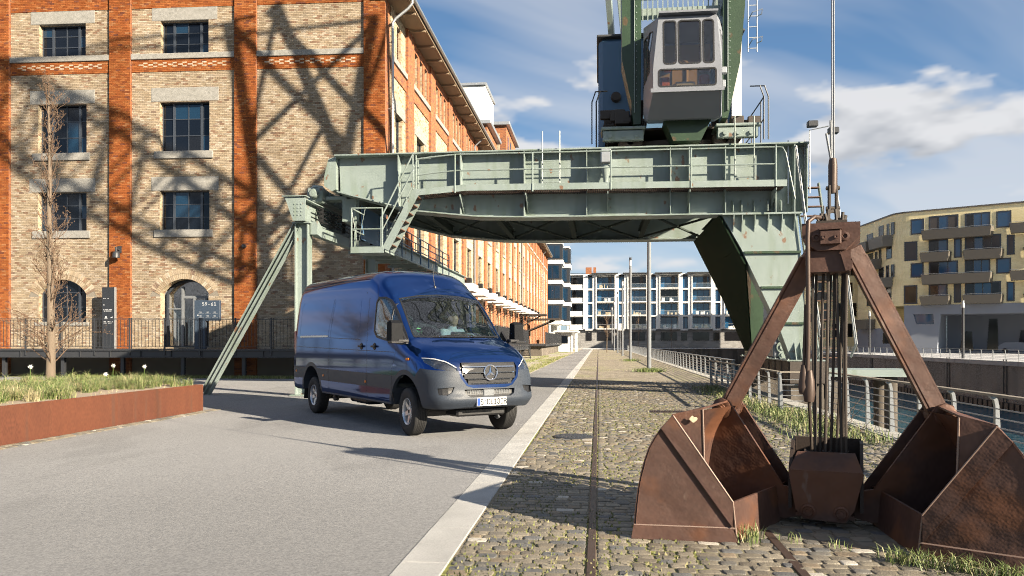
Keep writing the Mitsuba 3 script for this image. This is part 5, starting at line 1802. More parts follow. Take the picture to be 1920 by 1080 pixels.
lean = lambda x, z: x + 0.27 * np.clip((z - 0.9) / 1.9, 0, 1.2) ** 1.6 * np.clip((-5.2 - x) / 0.7, 0, 1) + np.clip((x - 0.45) / 0.45, 0, 1) * (0.05 * np.exp(-((z - 0.625) / 0.075) ** 2) - 0.03 * np.clip((0.56 - z) / 0.06, 0, 1))
half = np.stack([lean(XF[:, None] * np.ones((1, nr)), YZ[..., 1]), YZ[..., 0], YZ[..., 1]], -1)
half[:, 0, 1] = 0
half[:, -1, 1] = 0
ring = np.concatenate([half[:, :, :] * [1, -1, 1], half[:, -2:0:-1, :]], 1)    # closed ring
nk = ring.shape[1]
V = ring.reshape(-1, 3)
i, j = np.meshgrid(np.arange(nx - 1), np.arange(nk), indexing='ij')
q = np.stack([i * nk + j, i * nk + (j + 1) % nk, (i + 1) * nk + (j + 1) % nk, (i + 1) * nk + j], -1).reshape(-1, 4)
Fv = np.vstack([q[:, [0, 1, 2]], q[:, [0, 2, 3]]])
for e, fl in ((0, 1), (nx - 1, 0)):
    loop = np.arange(nk) + e * nk
    tri = [[loop[0], loop[k], loop[k + 1]] for k in range(1, nk - 1)]
    # strip the cap between mirrored points
    tri = []
    for k in range(nr - 1):
        a_, b_ = loop[k], loop[k + 1]
        c_, d_ = loop[(nk - k) % nk], loop[nk - k - 1]
        if k == 0:
            tri.append([a_, b_, d_])
        elif k == nr - 2:
            tri.append([a_, b_, c_])
        else:
            tri += [[a_, b_, d_], [a_, d_, c_]]
    tri = np.array(tri)
    Fv = np.vstack([Fv, tri[:, ::-1] if fl else tri])
tm = trimesh.Trimesh(V, Fv, process=True)
tm.merge_vertices()
trimesh.repair.fix_normals(tm)
if tm.volume < 0:
    tm.invert()


def mani(t):
    return m3.Manifold(m3.Mesh(np.asarray(t.vertices, np.float32), np.asarray(t.faces, np.uint32)))


body = mani(tm)
if body.is_empty():
    raise RuntimeError('van body is not closed: ' + str(body.status()))


def grown(d):
    t = tm.copy()
    t.vertices = t.vertices + t.vertex_normals * d
    return mani(t)


out3, out1, in1, in6 = grown(0.006), grown(0.0025), grown(-0.012), grown(-0.06)


def PX(poly, x0=0.0, x1=1.5):        # polygon in (y, z) swept along x
    return prism(poly if isinstance(poly, Polygon) else Polygon(poly), (0, 1, 0), (0, 0, 1), (1, 0, 0), x0, x1)


def PYv(poly, y0, y1):              # polygon in (x, z) swept along y
    return prism(poly if isinstance(poly, Polygon) else Polygon(poly), (1, 0, 0), (0, 0, 1), (0, 1, 0), y0, y1)


def both(poly, y=0.45):
    return PYv(poly, -1.3, -y) + PYv(poly, y, 1.3)


def cylY(x, z, r, y0, y1, n=48):
    a = np.linspace(0, 2 * np.pi, n, endpoint=False)
    return PYv([(x + r * math.cos(t), z + r * math.sin(t)) for t in a], y0, y1)


FA, RA = (0.0, 0.44, 0.545), (-WB, 0.44, 0.565)
arch = m3.Manifold()
for x, z, r in (FA, RA):
    for s in (-1, 1):
        arch = arch + cylY(x, z, r, min(s * 0.5, s * 1.4), max(s * 0.5, s * 1.4))
# windows (x, z) and windscreen (y, z)
SWIN = Polygon([(-1.28, 1.70), (-1.27, 2.20), (-1.20, 2.285), (-0.98, 2.28), (-0.80, 2.225), (-0.66, 2.13), (-0.50, 1.98), (-0.10, 1.56), (-0.08, 1.50), (-0.15, 1.47), (-0.95, 1.565), (-1.16, 1.60)])
WS = Polygon([(-.755, 2.245), (-.4, 2.305), (0, 2.325), (.4, 2.305), (.755, 2.245), (.785, 1.90), (.80, 1.60), (.55, 1.595), (0, 1.59), (-.55, 1.595), (-.80, 1.60), (-.785, 1.90)])
wsP = PX(WS.buffer(0.02).buffer(-0.02), -0.76, 0.5)
swP = both(SWIN.buffer(-0.02), 0.5)
# keep the windscreen prism off the bonnet: cut by a plane that follows the screen
cabin = in6 ^ PYv([(-1.75, 0.75), (-1.75, 2.45), (-0.75, 2.45), (0.26, 1.66), (0.36, 1.2), (0.36, 0.75)], -1.2, 1.2)
solid = body - arch
front_cut = PX([(-.99, .3), (.99, .3), (.99, 1.07), (-.99, 1.07)], 0.3, 1.3)
# cladding (grey): belt along the sides, wheel arch rims, front bumper
belt = [(-6.2, .735), (-6.2, .975), (-0.3, .955), (-0.3, .72)]
rimF = Polygon([(FA[0] + 0.625 * math.cos(t), FA[1] + 0.625 * math.sin(t)) for t in np.linspace(-0.35, np.pi + 0.35, 40)])
rimR = Polygon([(RA[0] + 0.645 * math.cos(t), RA[1] + 0.645 * math.sin(t)) for t in np.linspace(-0.35, np.pi + 0.35, 40)])
bump = Polygon([(0.35, .3), (0.35, .95), (0.50, 1.10), (0.80, 1.075), (1.2, 1.06), (1.2, .3)])
side_grey = unary_union([Polygon(belt), rimF, rimR, bump, sbox(-6.2, .46, -5.45, .735).difference(sbox(-5.9, .52, -5.3, .72))])
greyP = PYv(side_grey, -1.4, 1.4)
# the blue grille shield interrupts the grey front
SH = Polygon([(-.585, 1.3), (-.56, 1.10), (-.52, .95), (-.42, .83), (-.30, .795), (.30, .795), (.42, .83), (.52, .95), (.56, 1.10), (.585, 1.3)])
shP = PX(SH, 0.75, 1.4)
skin = solid - cabin - wsP - swP
grey = ((out1 - arch - cabin) ^ greyP) - shP
INT = Polygon([(-.46, .775), (.46, .775), (.44, .70), (.36, .655), (-.36, .655), (-.44, .70)])
grey = grey - PX(INT, 0.93, 1.4)
FOG = [Polygon([(s * .86, .80), (s * .62, .82), (s * .66, .735), (s * .74, .69), (s * .85, .70)]) for s in (-1, 1)]
for f_ in FOG:
    grey = grey - (PX(f_, 0.5, 1.4) - in6)
blue = skin - (greyP - shP) - PX(INT, 0.93, 1.4)
GR = Polygon([(-.50, 1.185), (-.525, 1.12), (-.49, .98), (-.40, .865), (-.33, .845), (.33, .845), (.40, .865), (.49, .98), (.525, 1.12), (.50, 1.185)])
blue = blue - (PX(GR, 0.80, 1.4) - grown(-0.045))
HLp = [Polygon([(s * .555, 1.06), (s * .575, 1.125), (s * .70, 1.215), (s * .83, 1.26), (s * .935, 1.27), (s * .93, 1.19), (s * .86, 1.10), (s * .73, 1.07)]) for s in (-1, 1)]
for h in HLp:
    blue = blue - (PX(h, 0.3, 1.4) - grown(-0.05))
    grey = grey - PX(h, 0.3, 1.4)
cut_l = [(-3.56, .48, 2.42), (-1.585, .48, 2.36)]
grooves = m3.Manifold()
for x, za, zb in ((-3.57, .47, 2.36), (-1.58, .47, 2.30)):
    dx = 0.16 if x < -2 else 0.0
    grooves = grooves + both([(x, za), (x - .012, za), (x - .012 + dx * 0, 1.1), (x + .2 * (x < -2) * 1.0, zb), (x + .012 + .2 * (x < -2), zb), (x, 1.1)], 0.6)
for p in (Polygon([(-0.42, .47), (-0.43, .47), (-0.52, .75), (-0.50, 1.05), (-0.33, 1.40), (-0.32, 1.40), (-0.49, 1.05), (-0.51, .75)]),):
    grooves = grooves + both(p, 0.6)
grooves = grooves + both([(-3.56, 1.585), (-3.56, 1.597), (-1.9, 1.56), (-1.9, 1.548)], 0.6) + both([(-5.6, 1.40), (-5.6, 1.41), (-0.4, 1.345), (-0.4, 1.335)], 0.6)
deep = grown(-0.008)
blue = blue - (grooves - deep)
grey = grey - (grooves - deep)
from scipy.spatial import cKDTree
KD, VN = cKDTree(tm.vertices), np.array(tm.vertex_normals)


def skin_part(name, m, mat, label=None):
    """A cut-out of the body that keeps the normals of the uncut, smooth body."""
    mm = m.to_mesh()
    v = np.array(mm.vert_properties[:, :3], float)[np.array(mm.tri_verts)]
    fn = np.cross(v[:, 1] - v[:, 0], v[:, 2] - v[:, 0])
    ok = np.linalg.norm(fn, axis=1) > 1e-12
    v, fn = v[ok], fn[ok]
    fn /= np.linalg.norm(fn, axis=1, keepdims=True)
    c = v.reshape(-1, 3)
    dd, ii = KD.query(c, k=6)
    w = 1 / (dd + 0.004) ** 2
    n = (VN[ii] * w[..., None]).sum(1)
    n /= np.linalg.norm(n, axis=1, keepdims=True)
    f3 = np.repeat(fn, 3, 0)
    n = np.where(((n * f3).sum(1) > 0.75)[:, None], n, f3)
    c = c @ MVN[:3, :3].T + MVN[:3, 3]
    n = n @ MVN[:3, :3].T
    return put_normals(name, c, np.arange(len(c)).reshape(-1, 3), n, mat, van, label)


skin_part('body', blue, 'vanblue')
put('door_seam', B().mesh(((grown(-0.0015) - in1) ^ grooves) - wsP - swP), 'plastic', van, M=MVN)
skin_part('cladding', grey, 'cladding', label='grey plastic cladding belt, wheel arch rims and front bumper of the van')
# rounded window recesses: frames
fr = (out1 - in1) ^ both(SWIN.buffer(0.012).difference(SWIN.buffer(-0.028)), 0.5)
fr = fr + ((out1 - in1) ^ both([(-0.64, 1.52), (-0.61, 1.52), (-0.64, 2.16), (-0.67, 2.16)], 0.5))
for half_ in (PYv(sbox(-3, 0, 1, 3), -1.4, 0), PYv(sbox(-3, 0, 1, 3), 0, 1.4)):
    put('window_frame', B().mesh(fr ^ half_), 'plastic', van, smooth=38, M=MVN)


def sheet(m, d):
    """Only the outer faces of a thin shell, as a single sheet of glass."""
    mm = m.to_mesh()
    t = trimesh.Trimesh(mm.vert_properties[:, :3], mm.tri_verts, process=True)
    t.merge_vertices()
    t.update_faces(t.face_normals @ vnorm(d) > 0.35)
    t.remove_unreferenced_vertices()
    return B().mesh(t)


gs = (grown(-0.006) - grown(-0.009))
for s in (-1, 1):
    put('side_window', sheet(gs ^ PYv(SWIN.buffer(-0.01), min(s * .5, s * 1.3), max(s * .5, s * 1.3)), (0, s, 0)), 'tint', van, smooth=True, M=MVN)
from scipy.interpolate import griddata
hv = half.reshape(-1, 3)
hv = hv[(hv[:, 0] > -1.1) & (hv[:, 0] < 0.7) & (hv[:, 2] > 1.3) & (hv[:, 2] < 2.6)]
hv = np.vstack([hv, hv * [1, -1, 1]])
GU, GV = np.meshgrid(np.linspace(-1, 1, 41), np.linspace(0, 1, 25))
hw_ = np.interp(GV, [0, 0.45, 1], [0.797, 0.783, 0.757])
gy_ = hw_ * GU
gz_ = 1.597 + (2.322 - 0.135 * gy_ ** 2 - 1.597) * GV
gx_ = griddata(hv[:, 1:], hv[:, 0], (gy_, gz_), method='linear')
from scipy.ndimage import gaussian_filter
gx_ = gaussian_filter(gx_, 2.0, mode='nearest') - 0.004
I, J = np.meshgrid(np.arange(24), np.arange(40), indexing='ij')
qd = np.stack([I * 41 + J, I * 41 + J + 1, (I + 1) * 41 + J + 1, (I + 1) * 41 + J], -1).reshape(-1, 4)
put('windscreen', (np.stack([gx_, gy_, gz_], -1).reshape(-1, 3), np.vstack([qd[:, [0, 1, 2]], qd[:, [0, 2, 3]]])), 'tint', van, smooth=True, M=MVN)
wf_ = (out1 - in1) ^ PX(WS.buffer(0.016).difference(WS.buffer(-0.014)), -0.76, 0.5)
put('windscreen_frame', B().mesh(wf_), 'plastic', van, smooth=38, M=MVN)
# blanked panels on the sides: shallow swages
for k, P_ in enumerate((Polygon([(-5.42, 1.66), (-3.62, 1.63), (-3.40, 2.33), (-5.25, 2.36), (-5.38, 2.25)]), Polygon([(-3.50, 1.63), (-1.95, 1.61), (-1.95, 2.30), (-3.30, 2.33)]))):
    rg_ = P_.buffer(0.004).difference(P_.buffer(-0.006))
    put('panel_seam', B().mesh((out1 - in1) ^ both(rg_, 0.6)), 'vanblue', van, smooth=38, M=MVN)
sr = B(MVN)
for s in (-1, 1):
    sr.cbox(-5.36, -3.6, min(s * .985, s * 1.01), max(s * .985, s * 1.01), 1.60, 1.64, 0.006)
puts('door_rail', sr, 'alloy', van)
hd_ = B(MVN)
for x in (-1.83, -1.23):
    for s in (-1, 1):
        hd_.lathe([(0.0, 0.0), (0.055, 0.0), (0.065, 0.012), (0.065, 0.02)], (x, s * 1.012, 1.43), (0, -s, 0), 18)
        hd_.cbox(x - 0.09, x + 0.09, min(s * 1.005, s * 1.045), max(s * 1.005, s * 1.045), 1.415, 1.45, 0.01)
puts('door_handle', hd_, 'plastic', van, 2)
for n, x, z in (('marker', -1.63, 0.80), ('marker', -3.86, 0.83), ('marker', -5.62, 0.87)):
    b = B(MVN)
    for s in (-1, 1):
        b.cbox(x - 0.03, x + 0.03, min(s * .995, s * 1.018), max(s * .995, s * 1.018), z - 0.022, z + 0.022, 0.006)
    puts('side_marker', b, 'amber', van)
b = B(MVN)
for s in (-1, 1):
    b.cbox(0.06, 0.17, min(s * .985, s * 1.015), max(s * .985, s * 1.015), 1.215, 1.255, 0.008)
puts('side_indicator', b, 'amber', van)
b = B(MVN)
for s in (-1, 1):
    b.cbox(-5.86, -5.72, min(s * .90, s * .985), max(s * .90, s * .985), 1.05, 1.75, 0.02)
puts('tail_light', b, 'redlens', van)
# mirrors
for s in (-1, 1):
    b = B(MVN)
    hl = hull([(x * 1.0 - 0.02, s * (1.17 + y), 1.66 + z) for x, y, z in [(-.05, -.11, .17), (-.05, .10, .17), (.09, -.10, .15), (.08, .08, .15), (-.06, -.12, -.13), (-.06, .11, -.13), (.11, -.11, -.13), (.10, .09, -.13), (0, -.07, .20), (0, .07, .20)]])
    b.mesh(hl)
    k = put('mirror', b, 'mirrorcap', van, smooth=30)
    b = B(MVN).cbox(-0.10, 0.10, min(s * 0.96, s * 1.16), max(s * 0.96, s * 1.16), 1.50, 1.56, 0.015).cbox(-0.02, 0.12, min(s * 1.06, s * 1.29), max(s * 1.06, s * 1.29), 1.485, 1.53, 0.015)
    b.ext([(-0.30, 1.50), (0.02, 1.48), (0.02, 1.52), (-0.18, 1.70)], (0, s * 0.965, 0), (1, 0, 0), (0, 0, 1), (0, 1, 0), -0.02, 0.02)
    put('mirror_arm', b, 'plastic', k)
    put('mirror_glass', B(MVN).box(-0.083, -0.081, min(s * 1.07, s * 1.27), max(s * 1.07, s * 1.27), 1.56, 1.80), 'chrome', k)
# front: grille
gi = (grown(-0.035) - grown(-0.07)) ^ PX(GR, 0.75, 1.4)
gr_ = put('grille', B().mesh(gi), 'plastic', van, M=MVN)
b = B()
for z in (1.16, 1.075, .975, .885):
    hw = float(np.interp(z, [.845, .865, .98, 1.12, 1.185], [.33, .40, .485, .515, .495]))
    lay = (out1 - grown(-0.05)) ^ PX(sbox(-hw + .02, z - .036, hw - .02, z + .030), 0.75, 1.4)
    b.mesh(lay)
puts('grille_bar', b, 'brushed', gr_, M=MVN)
b = B()
for z in (1.125, 1.035, .935, .862):
    hw = float(np.interp(z, [.845, .865, .98, 1.12, 1.185], [.33, .40, .485, .515, .495]))
    b.mesh((out3 - grown(-0.02)) ^ PX(sbox(-hw + .05, z - .008, hw - .05, z + .008), 0.75, 1.4))
puts('chrome_strip', b, 'chrome', gr_, M=MVN)
# the star emblem
EX, EY, EZ = 1.025, 0.0, 1.03
b = B(MVN)
g = np.linspace(0, 2 * np.pi, 41)
b.tube([(EX - 0.012 * math.sin(t), EY + 0.115 * math.cos(t), EZ + 0.115 * math.sin(t)) for t in g], 0.014, 8, cap=False)
for k in range(3):
    t = math.pi / 2 + k * 2 * math.pi / 3
    tip = np.array([EX, EY + 0.112 * math.cos(t), EZ + 0.112 * math.sin(t)])
    c = np.array([EX + 0.022, EY, EZ])
    l_ = np.array([EX, EY + 0.030 * math.cos(t + math.pi / 3), EZ + 0.030 * math.sin(t + math.pi / 3)])
    r_ = np.array([EX, EY + 0.030 * math.cos(t - math.pi / 3), EZ + 0.030 * math.sin(t - math.pi / 3)])
    b.add([tip, c, l_, r_], [[0, 1, 2], [0, 3, 1], [0, 2, 3]])
put('emblem', b, 'chrome', gr_, smooth=30, label='chrome ring with three pointed star on the grille')
put('emblem_disc', B(MVN).cyl((EX - 0.05, EY, EZ), (EX - 0.012, EY, EZ), 0.105, 28), 'plastic', gr_)
# lower intake, fog lights, plate
ii = (grown(-0.06) - grown(-0.10)) ^ PX(INT, 0.75, 1.4)
nk_ = put('lower_intake', B().mesh(ii), 'plastic', van, M=MVN)
b = B(MVN)
for y0, y1 in ((-.38, -.12), (.10, .38)):
    for k in range(5):
        b.box(0.952, 0.965, y0, y1, .675 + k * .02, .680 + k * .02)
    for k in range(7):
        yy = y0 + (y1 - y0) * k / 6
        b.box(0.952, 0.966, yy - .003, yy + .003, .665, .765)
b.cbox(0.94, 0.985, -.10, .09, .66, .775, 0.01)
put('mesh', b, 'postgrey', nk_)
for s, f_ in zip((-1, 1), FOG):
    k = put('fog_lamp', B().mesh((grown(-0.025) - in6) ^ PX(f_.buffer(0.02), 0.4, 1.4)), 'plastic', van, M=MVN)
    b = B(MVN).lathe([(0.0, 0.02), (0.03, 0.015), (0.045, 0.0), (0.045, -0.04)], (0.86, s * 0.74, 0.755), (0.9, s * 0.35, 0), 18)
    put('lens', b, 'chrome', k, smooth=40)
for s, h in zip((-1, 1), HLp):
    bk_ = (grown(-0.03) - grown(-0.06)) ^ PX(h.buffer(0.01), 0.25, 1.4)
    k = put('headlight', B().mesh(bk_), 'plastic', van, smooth=38, M=MVN)
    b = B(MVN)
    for t, dz in ((0.25, 0.0), (0.5, 0.02), (0.75, 0.04)):
        y = s * (0.60 + 0.28 * t)
        x = 0.90 - 0.33 * t ** 1.5
        b.lathe([(0.0, 0.02), (0.025, 0.014), (0.038, 0.0), (0.045, -0.03)], (x - 0.02, y, 1.115 + dz + 0.02), (1, s * 0.35, 0), 16)
    puts('reflector', b, 'chrome', k, smooth=40)
    top = Polygon([(s * .575, 1.105), (s * .70, 1.195), (s * .83, 1.24), (s * .93, 1.25), (s * .93, 1.27), (s * .83, 1.262), (s * .70, 1.217), (s * .57, 1.125)])
    put('light_strip', B().mesh((grown(-0.006) - grown(-0.03)) ^ PX(top, 0.25, 1.4)), 'platewhite', k, M=MVN)
    put('lens', B().mesh((out1 - grown(-0.002)) ^ PX(h, 0.25, 1.4)), 'glass', k, smooth=38, M=MVN)
pl_ = put('number_plate', B(MVN).cbox(1.040, 1.070, -.27, .27, .515, .645, 0.004), 'platewhite', van, label='white number plate reading S DL 1808 with blue strip')
put('blue_strip', B(MVN).box(1.0705, 1.0715, -.265, -.215, .52, .64), 'plateblue', pl_)
b = text(B(MVN), 'S', 0.088, (1.0705, -.182, .537), (0, .8, 0), (0, 0, 1), True)
text(b, 'DL', 0.088, (1.0705, -.035, .537), (0, .8, 0), (0, 0, 1), True)
text(b, '1808', 0.088, (1.0705, .15, .537), (0, .78, 0), (0, 0, 1), True)
puts('lettering', b, 'ink', pl_)
b = B(MVN).cyl((1.0705, -.12, .60), (1.0715, -.12, .60), 0.011, 12).cyl((1.0705, -.12, .56), (1.0715, -.12, .56), 0.011, 12)
puts('seal', b, 'postgrey', pl_)
# wipers, aerial, sticker
b = B(MVN)
b.tube([(0.22, -.62, 1.59), (0.30, -.25, 1.60), (0.33, .12, 1.60)], 0.011, 5).tube([(0.30, .05, 1.59), (0.27, .35, 1.60), (0.17, .62, 1.60)], 0.011, 5)
b.tube([(0.24, -.58, 1.60), (0.29, -.2, 1.625), (0.29, .0, 1.63)], 0.008, 5)
puts('wiper', b, 'plastic', van)
b = B(MVN).tube([(-0.93, 0.02, 2.47), (-1.02, 0.02, 2.90)], 0.006, 5).lathe([(0.03, 0.0), (0.025, 0.04), (0.0, 0.06)], (-0.92, 0.02, 2.46), (0, 0, 1), 10)
put('aerial', b, 'plastic', van)
stk = (grown(0.001) - grown(-0.001)) ^ PX(Polygon([(-.68 + .045 * math.cos(t), 1.70 + .045 * math.sin(t)) for t in np.linspace(0, 6.28, 24)]), -0.5, 0.5)
put('sticker', B().mesh(stk), 'stickergreen', van, M=MVN)
# wheels
def wheel(x, y, steer, s, nm):
    M = MVN @ frame((x, y, 0.387), steer)
    b = B(M)
    R_ = 0.387
    prof = [(0.215, -0.10), (0.25, -0.118), (0.31, -0.122), (0.355, -0.112), (0.378, -0.095), (R_, -0.07)]
    tread = []
    for k in range(5):
        y0 = -0.07 + k * 0.028
        tread += [(R_, y0), (R_, y0 + 0.022), (R_ - 0.009, y0 + 0.0225), (R_ - 0.009, y0 + 0.0275)]
    prof = prof + tread + [(R_, 0.07), (0.378, 0.095), (0.355, 0.112), (0.31, 0.122), (0.25, 0.118), (0.215, 0.10)]
    b.lathe(prof, (0, 0, 0), (0, 1, 0), 56)
    wk_ = put('wheel', b, 'tyre', van, smooth=32)
    b = B(M)
    a = s
    b.lathe([(0.215, a * -0.09), (0.205, a * -0.02), (0.212, a * 0.09), (0.222, a * 0.10), (0.216, a * 0.106), (0.198, a * 0.088), (0.19, a * 0.03)], (0, 0, 0), (0, 1, 0), 44)
    for k in range(6):
        t = k * math.pi / 3 + 0.3
        c_, s_ = math.cos(t), math.sin(t)
        w0_, w1_ = 0.040, 0.030
        P_ = [(0.03, -w0_), (0.205, -w1_), (0.205, w1_), (0.03, w0_)]
        v = []
        for yy in (a * 0.03, a * 0.075):
            for r, w_ in P_:
                v.append((r * c_ - w_ * s_, yy - a * (0.02 if (r < 0.1 and yy * a > 0.05) else 0), r * s_ + w_ * c_))
        b.add(v, [[0, 1, 2], [0, 2, 3], [4, 6, 5], [4, 7, 6], [0, 4, 5], [0, 5, 1], [1, 5, 6], [1, 6, 2], [2, 6, 7], [2, 7, 3], [3, 7, 4], [3, 4, 0]])
    b.lathe([(0.075, a * 0.03), (0.07, a * 0.062), (0.03, a * 0.07), (0.0, a * 0.07)], (0, 0, 0), (0, 1, 0), 24)
    put('rim', b, 'alloy', wk_, smooth=30)
    b = B(M).lathe([(0.0, a * 0.0), (0.17, a * 0.0), (0.17, a * -0.02)], (0, 0, 0), (0, 1, 0), 32).lathe([(0.03, a * 0.069), (0.026, a * 0.078), (0, a * 0.078)], (0, 0, 0), (0, 1, 0), 14)
    put('brake_disc', b, 'machinery', wk_, smooth=30)


wheel(0, -0.85, math.radians(-5), -1, 'f')
wheel(0, 0.85, math.radians(-5), 1, 'f')
wheel(-WB, -0.85, 0, -1, 'r')
wheel(-WB, 0.85, 0, 1, 'r')
# underbody
b = B(MVN)
b.box(-5.7, 0.55, -0.55, 0.55, 0.42, 0.56).box(-0.12, 0.12, -0.75, 0.75, 0.30, 0.44).box(-WB - 0.1, -WB + 0.1, -0.75, 0.75, 0.30, 0.45)
b.cbox(0.35, 0.75, -0.45, 0.45, 0.33, 0.46, 0.03).cbox(-2.6, -1.9, -0.85, -0.5, 0.36, 0.5, 0.05).lathe([(0, -.2), (.14, -.18), (.17, 0), (.14, .18), (0, .2)], (-WB, 0.1, 0.38), (0, 1, 0), 16)
b.cbox(-3.6, -3.5, -0.9, -0.8, 0.33, 0.5, 0.02).cbox(-3.2, -2.8, -0.7, -0.2, 0.34, 0.5, 0.04)
for s in (-1, 1):
    b.box(-0.52, 0.52, min(s * .5, s * .58), max(s * .5, s * .58), 0.45, 1.0).box(-WB - .52, -WB + .52, min(s * .5, s * .56), max(s * .5, s * .56), 0.45, 1.0)
put('underbody', b, 'plastic', van)
b = B(MVN)
for s in (-1, 1):
    b.ext([(-WB - 0.56, 0.50), (-WB - 0.60, 0.28), (-WB - 0.585, 0.28), (-WB - 0.545, 0.50)], (0, s * 0.84, 0), (1, 0, 0), (0, 0, 1), (0, 1, 0), -0.13, 0.13)
puts('mud_flap', b, 'plastic', van)
put('sill', B(MVN).cbox(-4.0, -0.56, -0.99, -0.93, 0.465, 0.50, 0.008), 'cladding', van)
# cabin
b = B(MVN)
b.cbox(-0.12, 0.30, -0.85, 0.85, 1.15, 1.50, 0.06).cbox(-0.15, 0.1, 0.22, 0.58, 1.40, 1.60, 0.04).cbox(-0.1, 0.05, -0.12, 0.14, 1.42, 1.68, 0.02)
put('dashboard', b, 'seat', van)
for y0 in (-0.62, 0.18):
    b = B(MVN)
    b.cbox(-1.15, -0.6, y0 - 0.05, y0 + 0.47, 1.0, 1.15, 0.05)
    b.ext([(-1.12, 1.1), (-0.98, 1.1), (-1.15, 1.75), (-1.25, 1.75)], (0, y0, 0), (1, 0, 0), (0, 0, 1), (0, 1, 0), -0.03, 0.45)
    b.cbox(-1.28, -1.16, y0 + 0.08, y0 + 0.34, 1.76, 1.98, 0.04)
    put('seat', b, 'seat', van)
g = np.linspace(0, 2 * np.pi, 33)
sw = np.array([[-0.30 - 0.09 * math.sin(t), 0.40 + 0.19 * math.cos(t), 1.48 + 0.17 * math.sin(t)] for t in g])
b = B(MVN).tube(sw, 0.016, 7, cap=False)
b.tube([(-0.30, 0.40, 1.48), (-0.1, 0.40, 1.40)], 0.03, 8).tube([(-0.30, 0.22, 1.48), (-0.30, 0.58, 1.48)], 0.014, 6)
put('steering_wheel', b, 'postgrey', van)
put('bulkhead', B(MVN).box(-1.74, -1.70, -0.93, 0.93, 0.8, 2.4), 'seat', van)
put('paper', B(MVN).box(0.12, 0.30, -0.55, -0.2, 1.503, 1.506), 'signwhite', van)
# the driver
prs = thing('person', 'driver in a pale shirt seated behind the wheel of the blue van', 'person')


def chain(joints, bones, res=0.02, it=8):
    M_ = m3.Manifold()
    for a, c_ in bones:
        pts = []
        for n in (a, c_):
            p, r = joints[n]
            s = trimesh.creation.icosphere(2, r)
            pts.append(s.vertices + np.array(p))
        M_ = M_ + hull(np.vstack(pts))
    M_ = M_.refine_to_length(res)
    mm = M_.to_mesh()
    t = trimesh.Trimesh(mm.vert_properties[:, :3], mm.tri_verts, process=True)
    trimesh.smoothing.filter_taubin(t, iterations=it)
    return t


Jn = {'pel': ((-0.92, .40, 1.22), .16), 'hipL': ((-0.85, .30, 1.20), .09), 'hipR': ((-0.85, .50, 1.20), .09), 'kneL': ((-0.42, .28, 1.22), .065), 'kneR': ((-0.42, .52, 1.22), .065),
      'che': ((-1.00, .40, 1.58), .15), 'shL': ((-0.98, .21, 1.68), .07), 'shR': ((-0.98, .59, 1.68), .07), 'elL': ((-0.75, .12, 1.46), .045), 'elR': ((-0.75, .66, 1.46), .045),
      'wrL': ((-0.42, .23, 1.55), .030), 'wrR': ((-0.42, .57, 1.55), .030), 'nec': ((-0.97, .40, 1.80), .06)}
sk = chain({**Jn}, [('pel', 'che'), ('che', 'shL'), ('che', 'shR'), ('shL', 'elL'), ('shR', 'elR'), ('elL', 'wrL'), ('elR', 'wrR'), ('che', 'nec'), ('pel', 'hipL'), ('pel', 'hipR'), ('hipL', 'kneL'), ('hipR', 'kneR')])
put('clothes', B(MVN).mesh(sk), 'shirt', prs, smooth=True)
hj = {'n': ((-0.96, .40, 1.78), .052), 'h': ((-0.94, .40, 1.93), .092), 'j': ((-0.90, .40, 1.86), .062), 'f': ((-0.875, .40, 1.93), .055), 'no': ((-0.835, .40, 1.915), .014), 'nb': ((-0.85, .40, 1.945), .012),
      'eaL': ((-0.95, .305, 1.92), .02), 'eaR': ((-0.95, .495, 1.92), .02)}
hdm = chain(hj, [('n', 'h'), ('h', 'j'), ('h', 'f'), ('f', 'j'), ('no', 'nb'), ('no', 'f'), ('eaL', 'h'), ('eaR', 'h')], 0.012, 5)
hk = put('head', B(MVN).mesh(hdm), 'skin', prs, smooth=True)
put('hair', B(MVN).mesh(chain({'a': ((-0.965, .40, 1.965), .085), 'b': ((-0.92, .40, 1.985), .075), 'c': ((-0.985, .40, 1.90), .075)}, [('a', 'b'), ('a', 'c')], 0.02, 5)), 'hair', hk, smooth=True)
b = B(MVN)
for y in (.368, .432):
    b.lathe([(0.0, 0.008), (0.010, 0.0)], (-0.842, y, 1.942), (1, 0, 0), 8)
b.cbox(-0.845, -0.835, .375, .425, 1.868, 1.874, 0.002)
put('face', b, 'hair', hk)
for s, y in ((-1, .225), (1, .575)):
    fj = {'w': ((-0.42, y, 1.55), .028), 'p': ((-0.365, y, 1.555), .030)}
    bones = [('w', 'p')]
    for k in range(4):
        dz = 0.026 - 0.017 * k
        ln = (0.9, 1.0, 0.95, 0.8)[k]
        fj[f'a{k}'] = ((-0.34, y, 1.555 + dz), .0095)
        fj[f'b{k}'] = ((-0.34 + 0.042 * ln, y - s * 0.004, 1.555 + dz), .009)
        fj[f'c{k}'] = ((-0.335 + 0.044 * ln, y - s * 0.032 * ln, 1.556 + dz), .008)
        bones += [('p', f'a{k}'), (f'a{k}', f'b{k}'), (f'b{k}', f'c{k}')]
    fj['t0'] = ((-0.385, y - s * 0.02, 1.578), .011)
    fj['t1'] = ((-0.345, y - s * 0.042, 1.592), .009)
    bones += [('p', 't0'), ('t0', 't1')]
    put('hand', B(MVN).mesh(chain(fj, bones, 0.004, 3)), 'skin', prs, smooth=True)
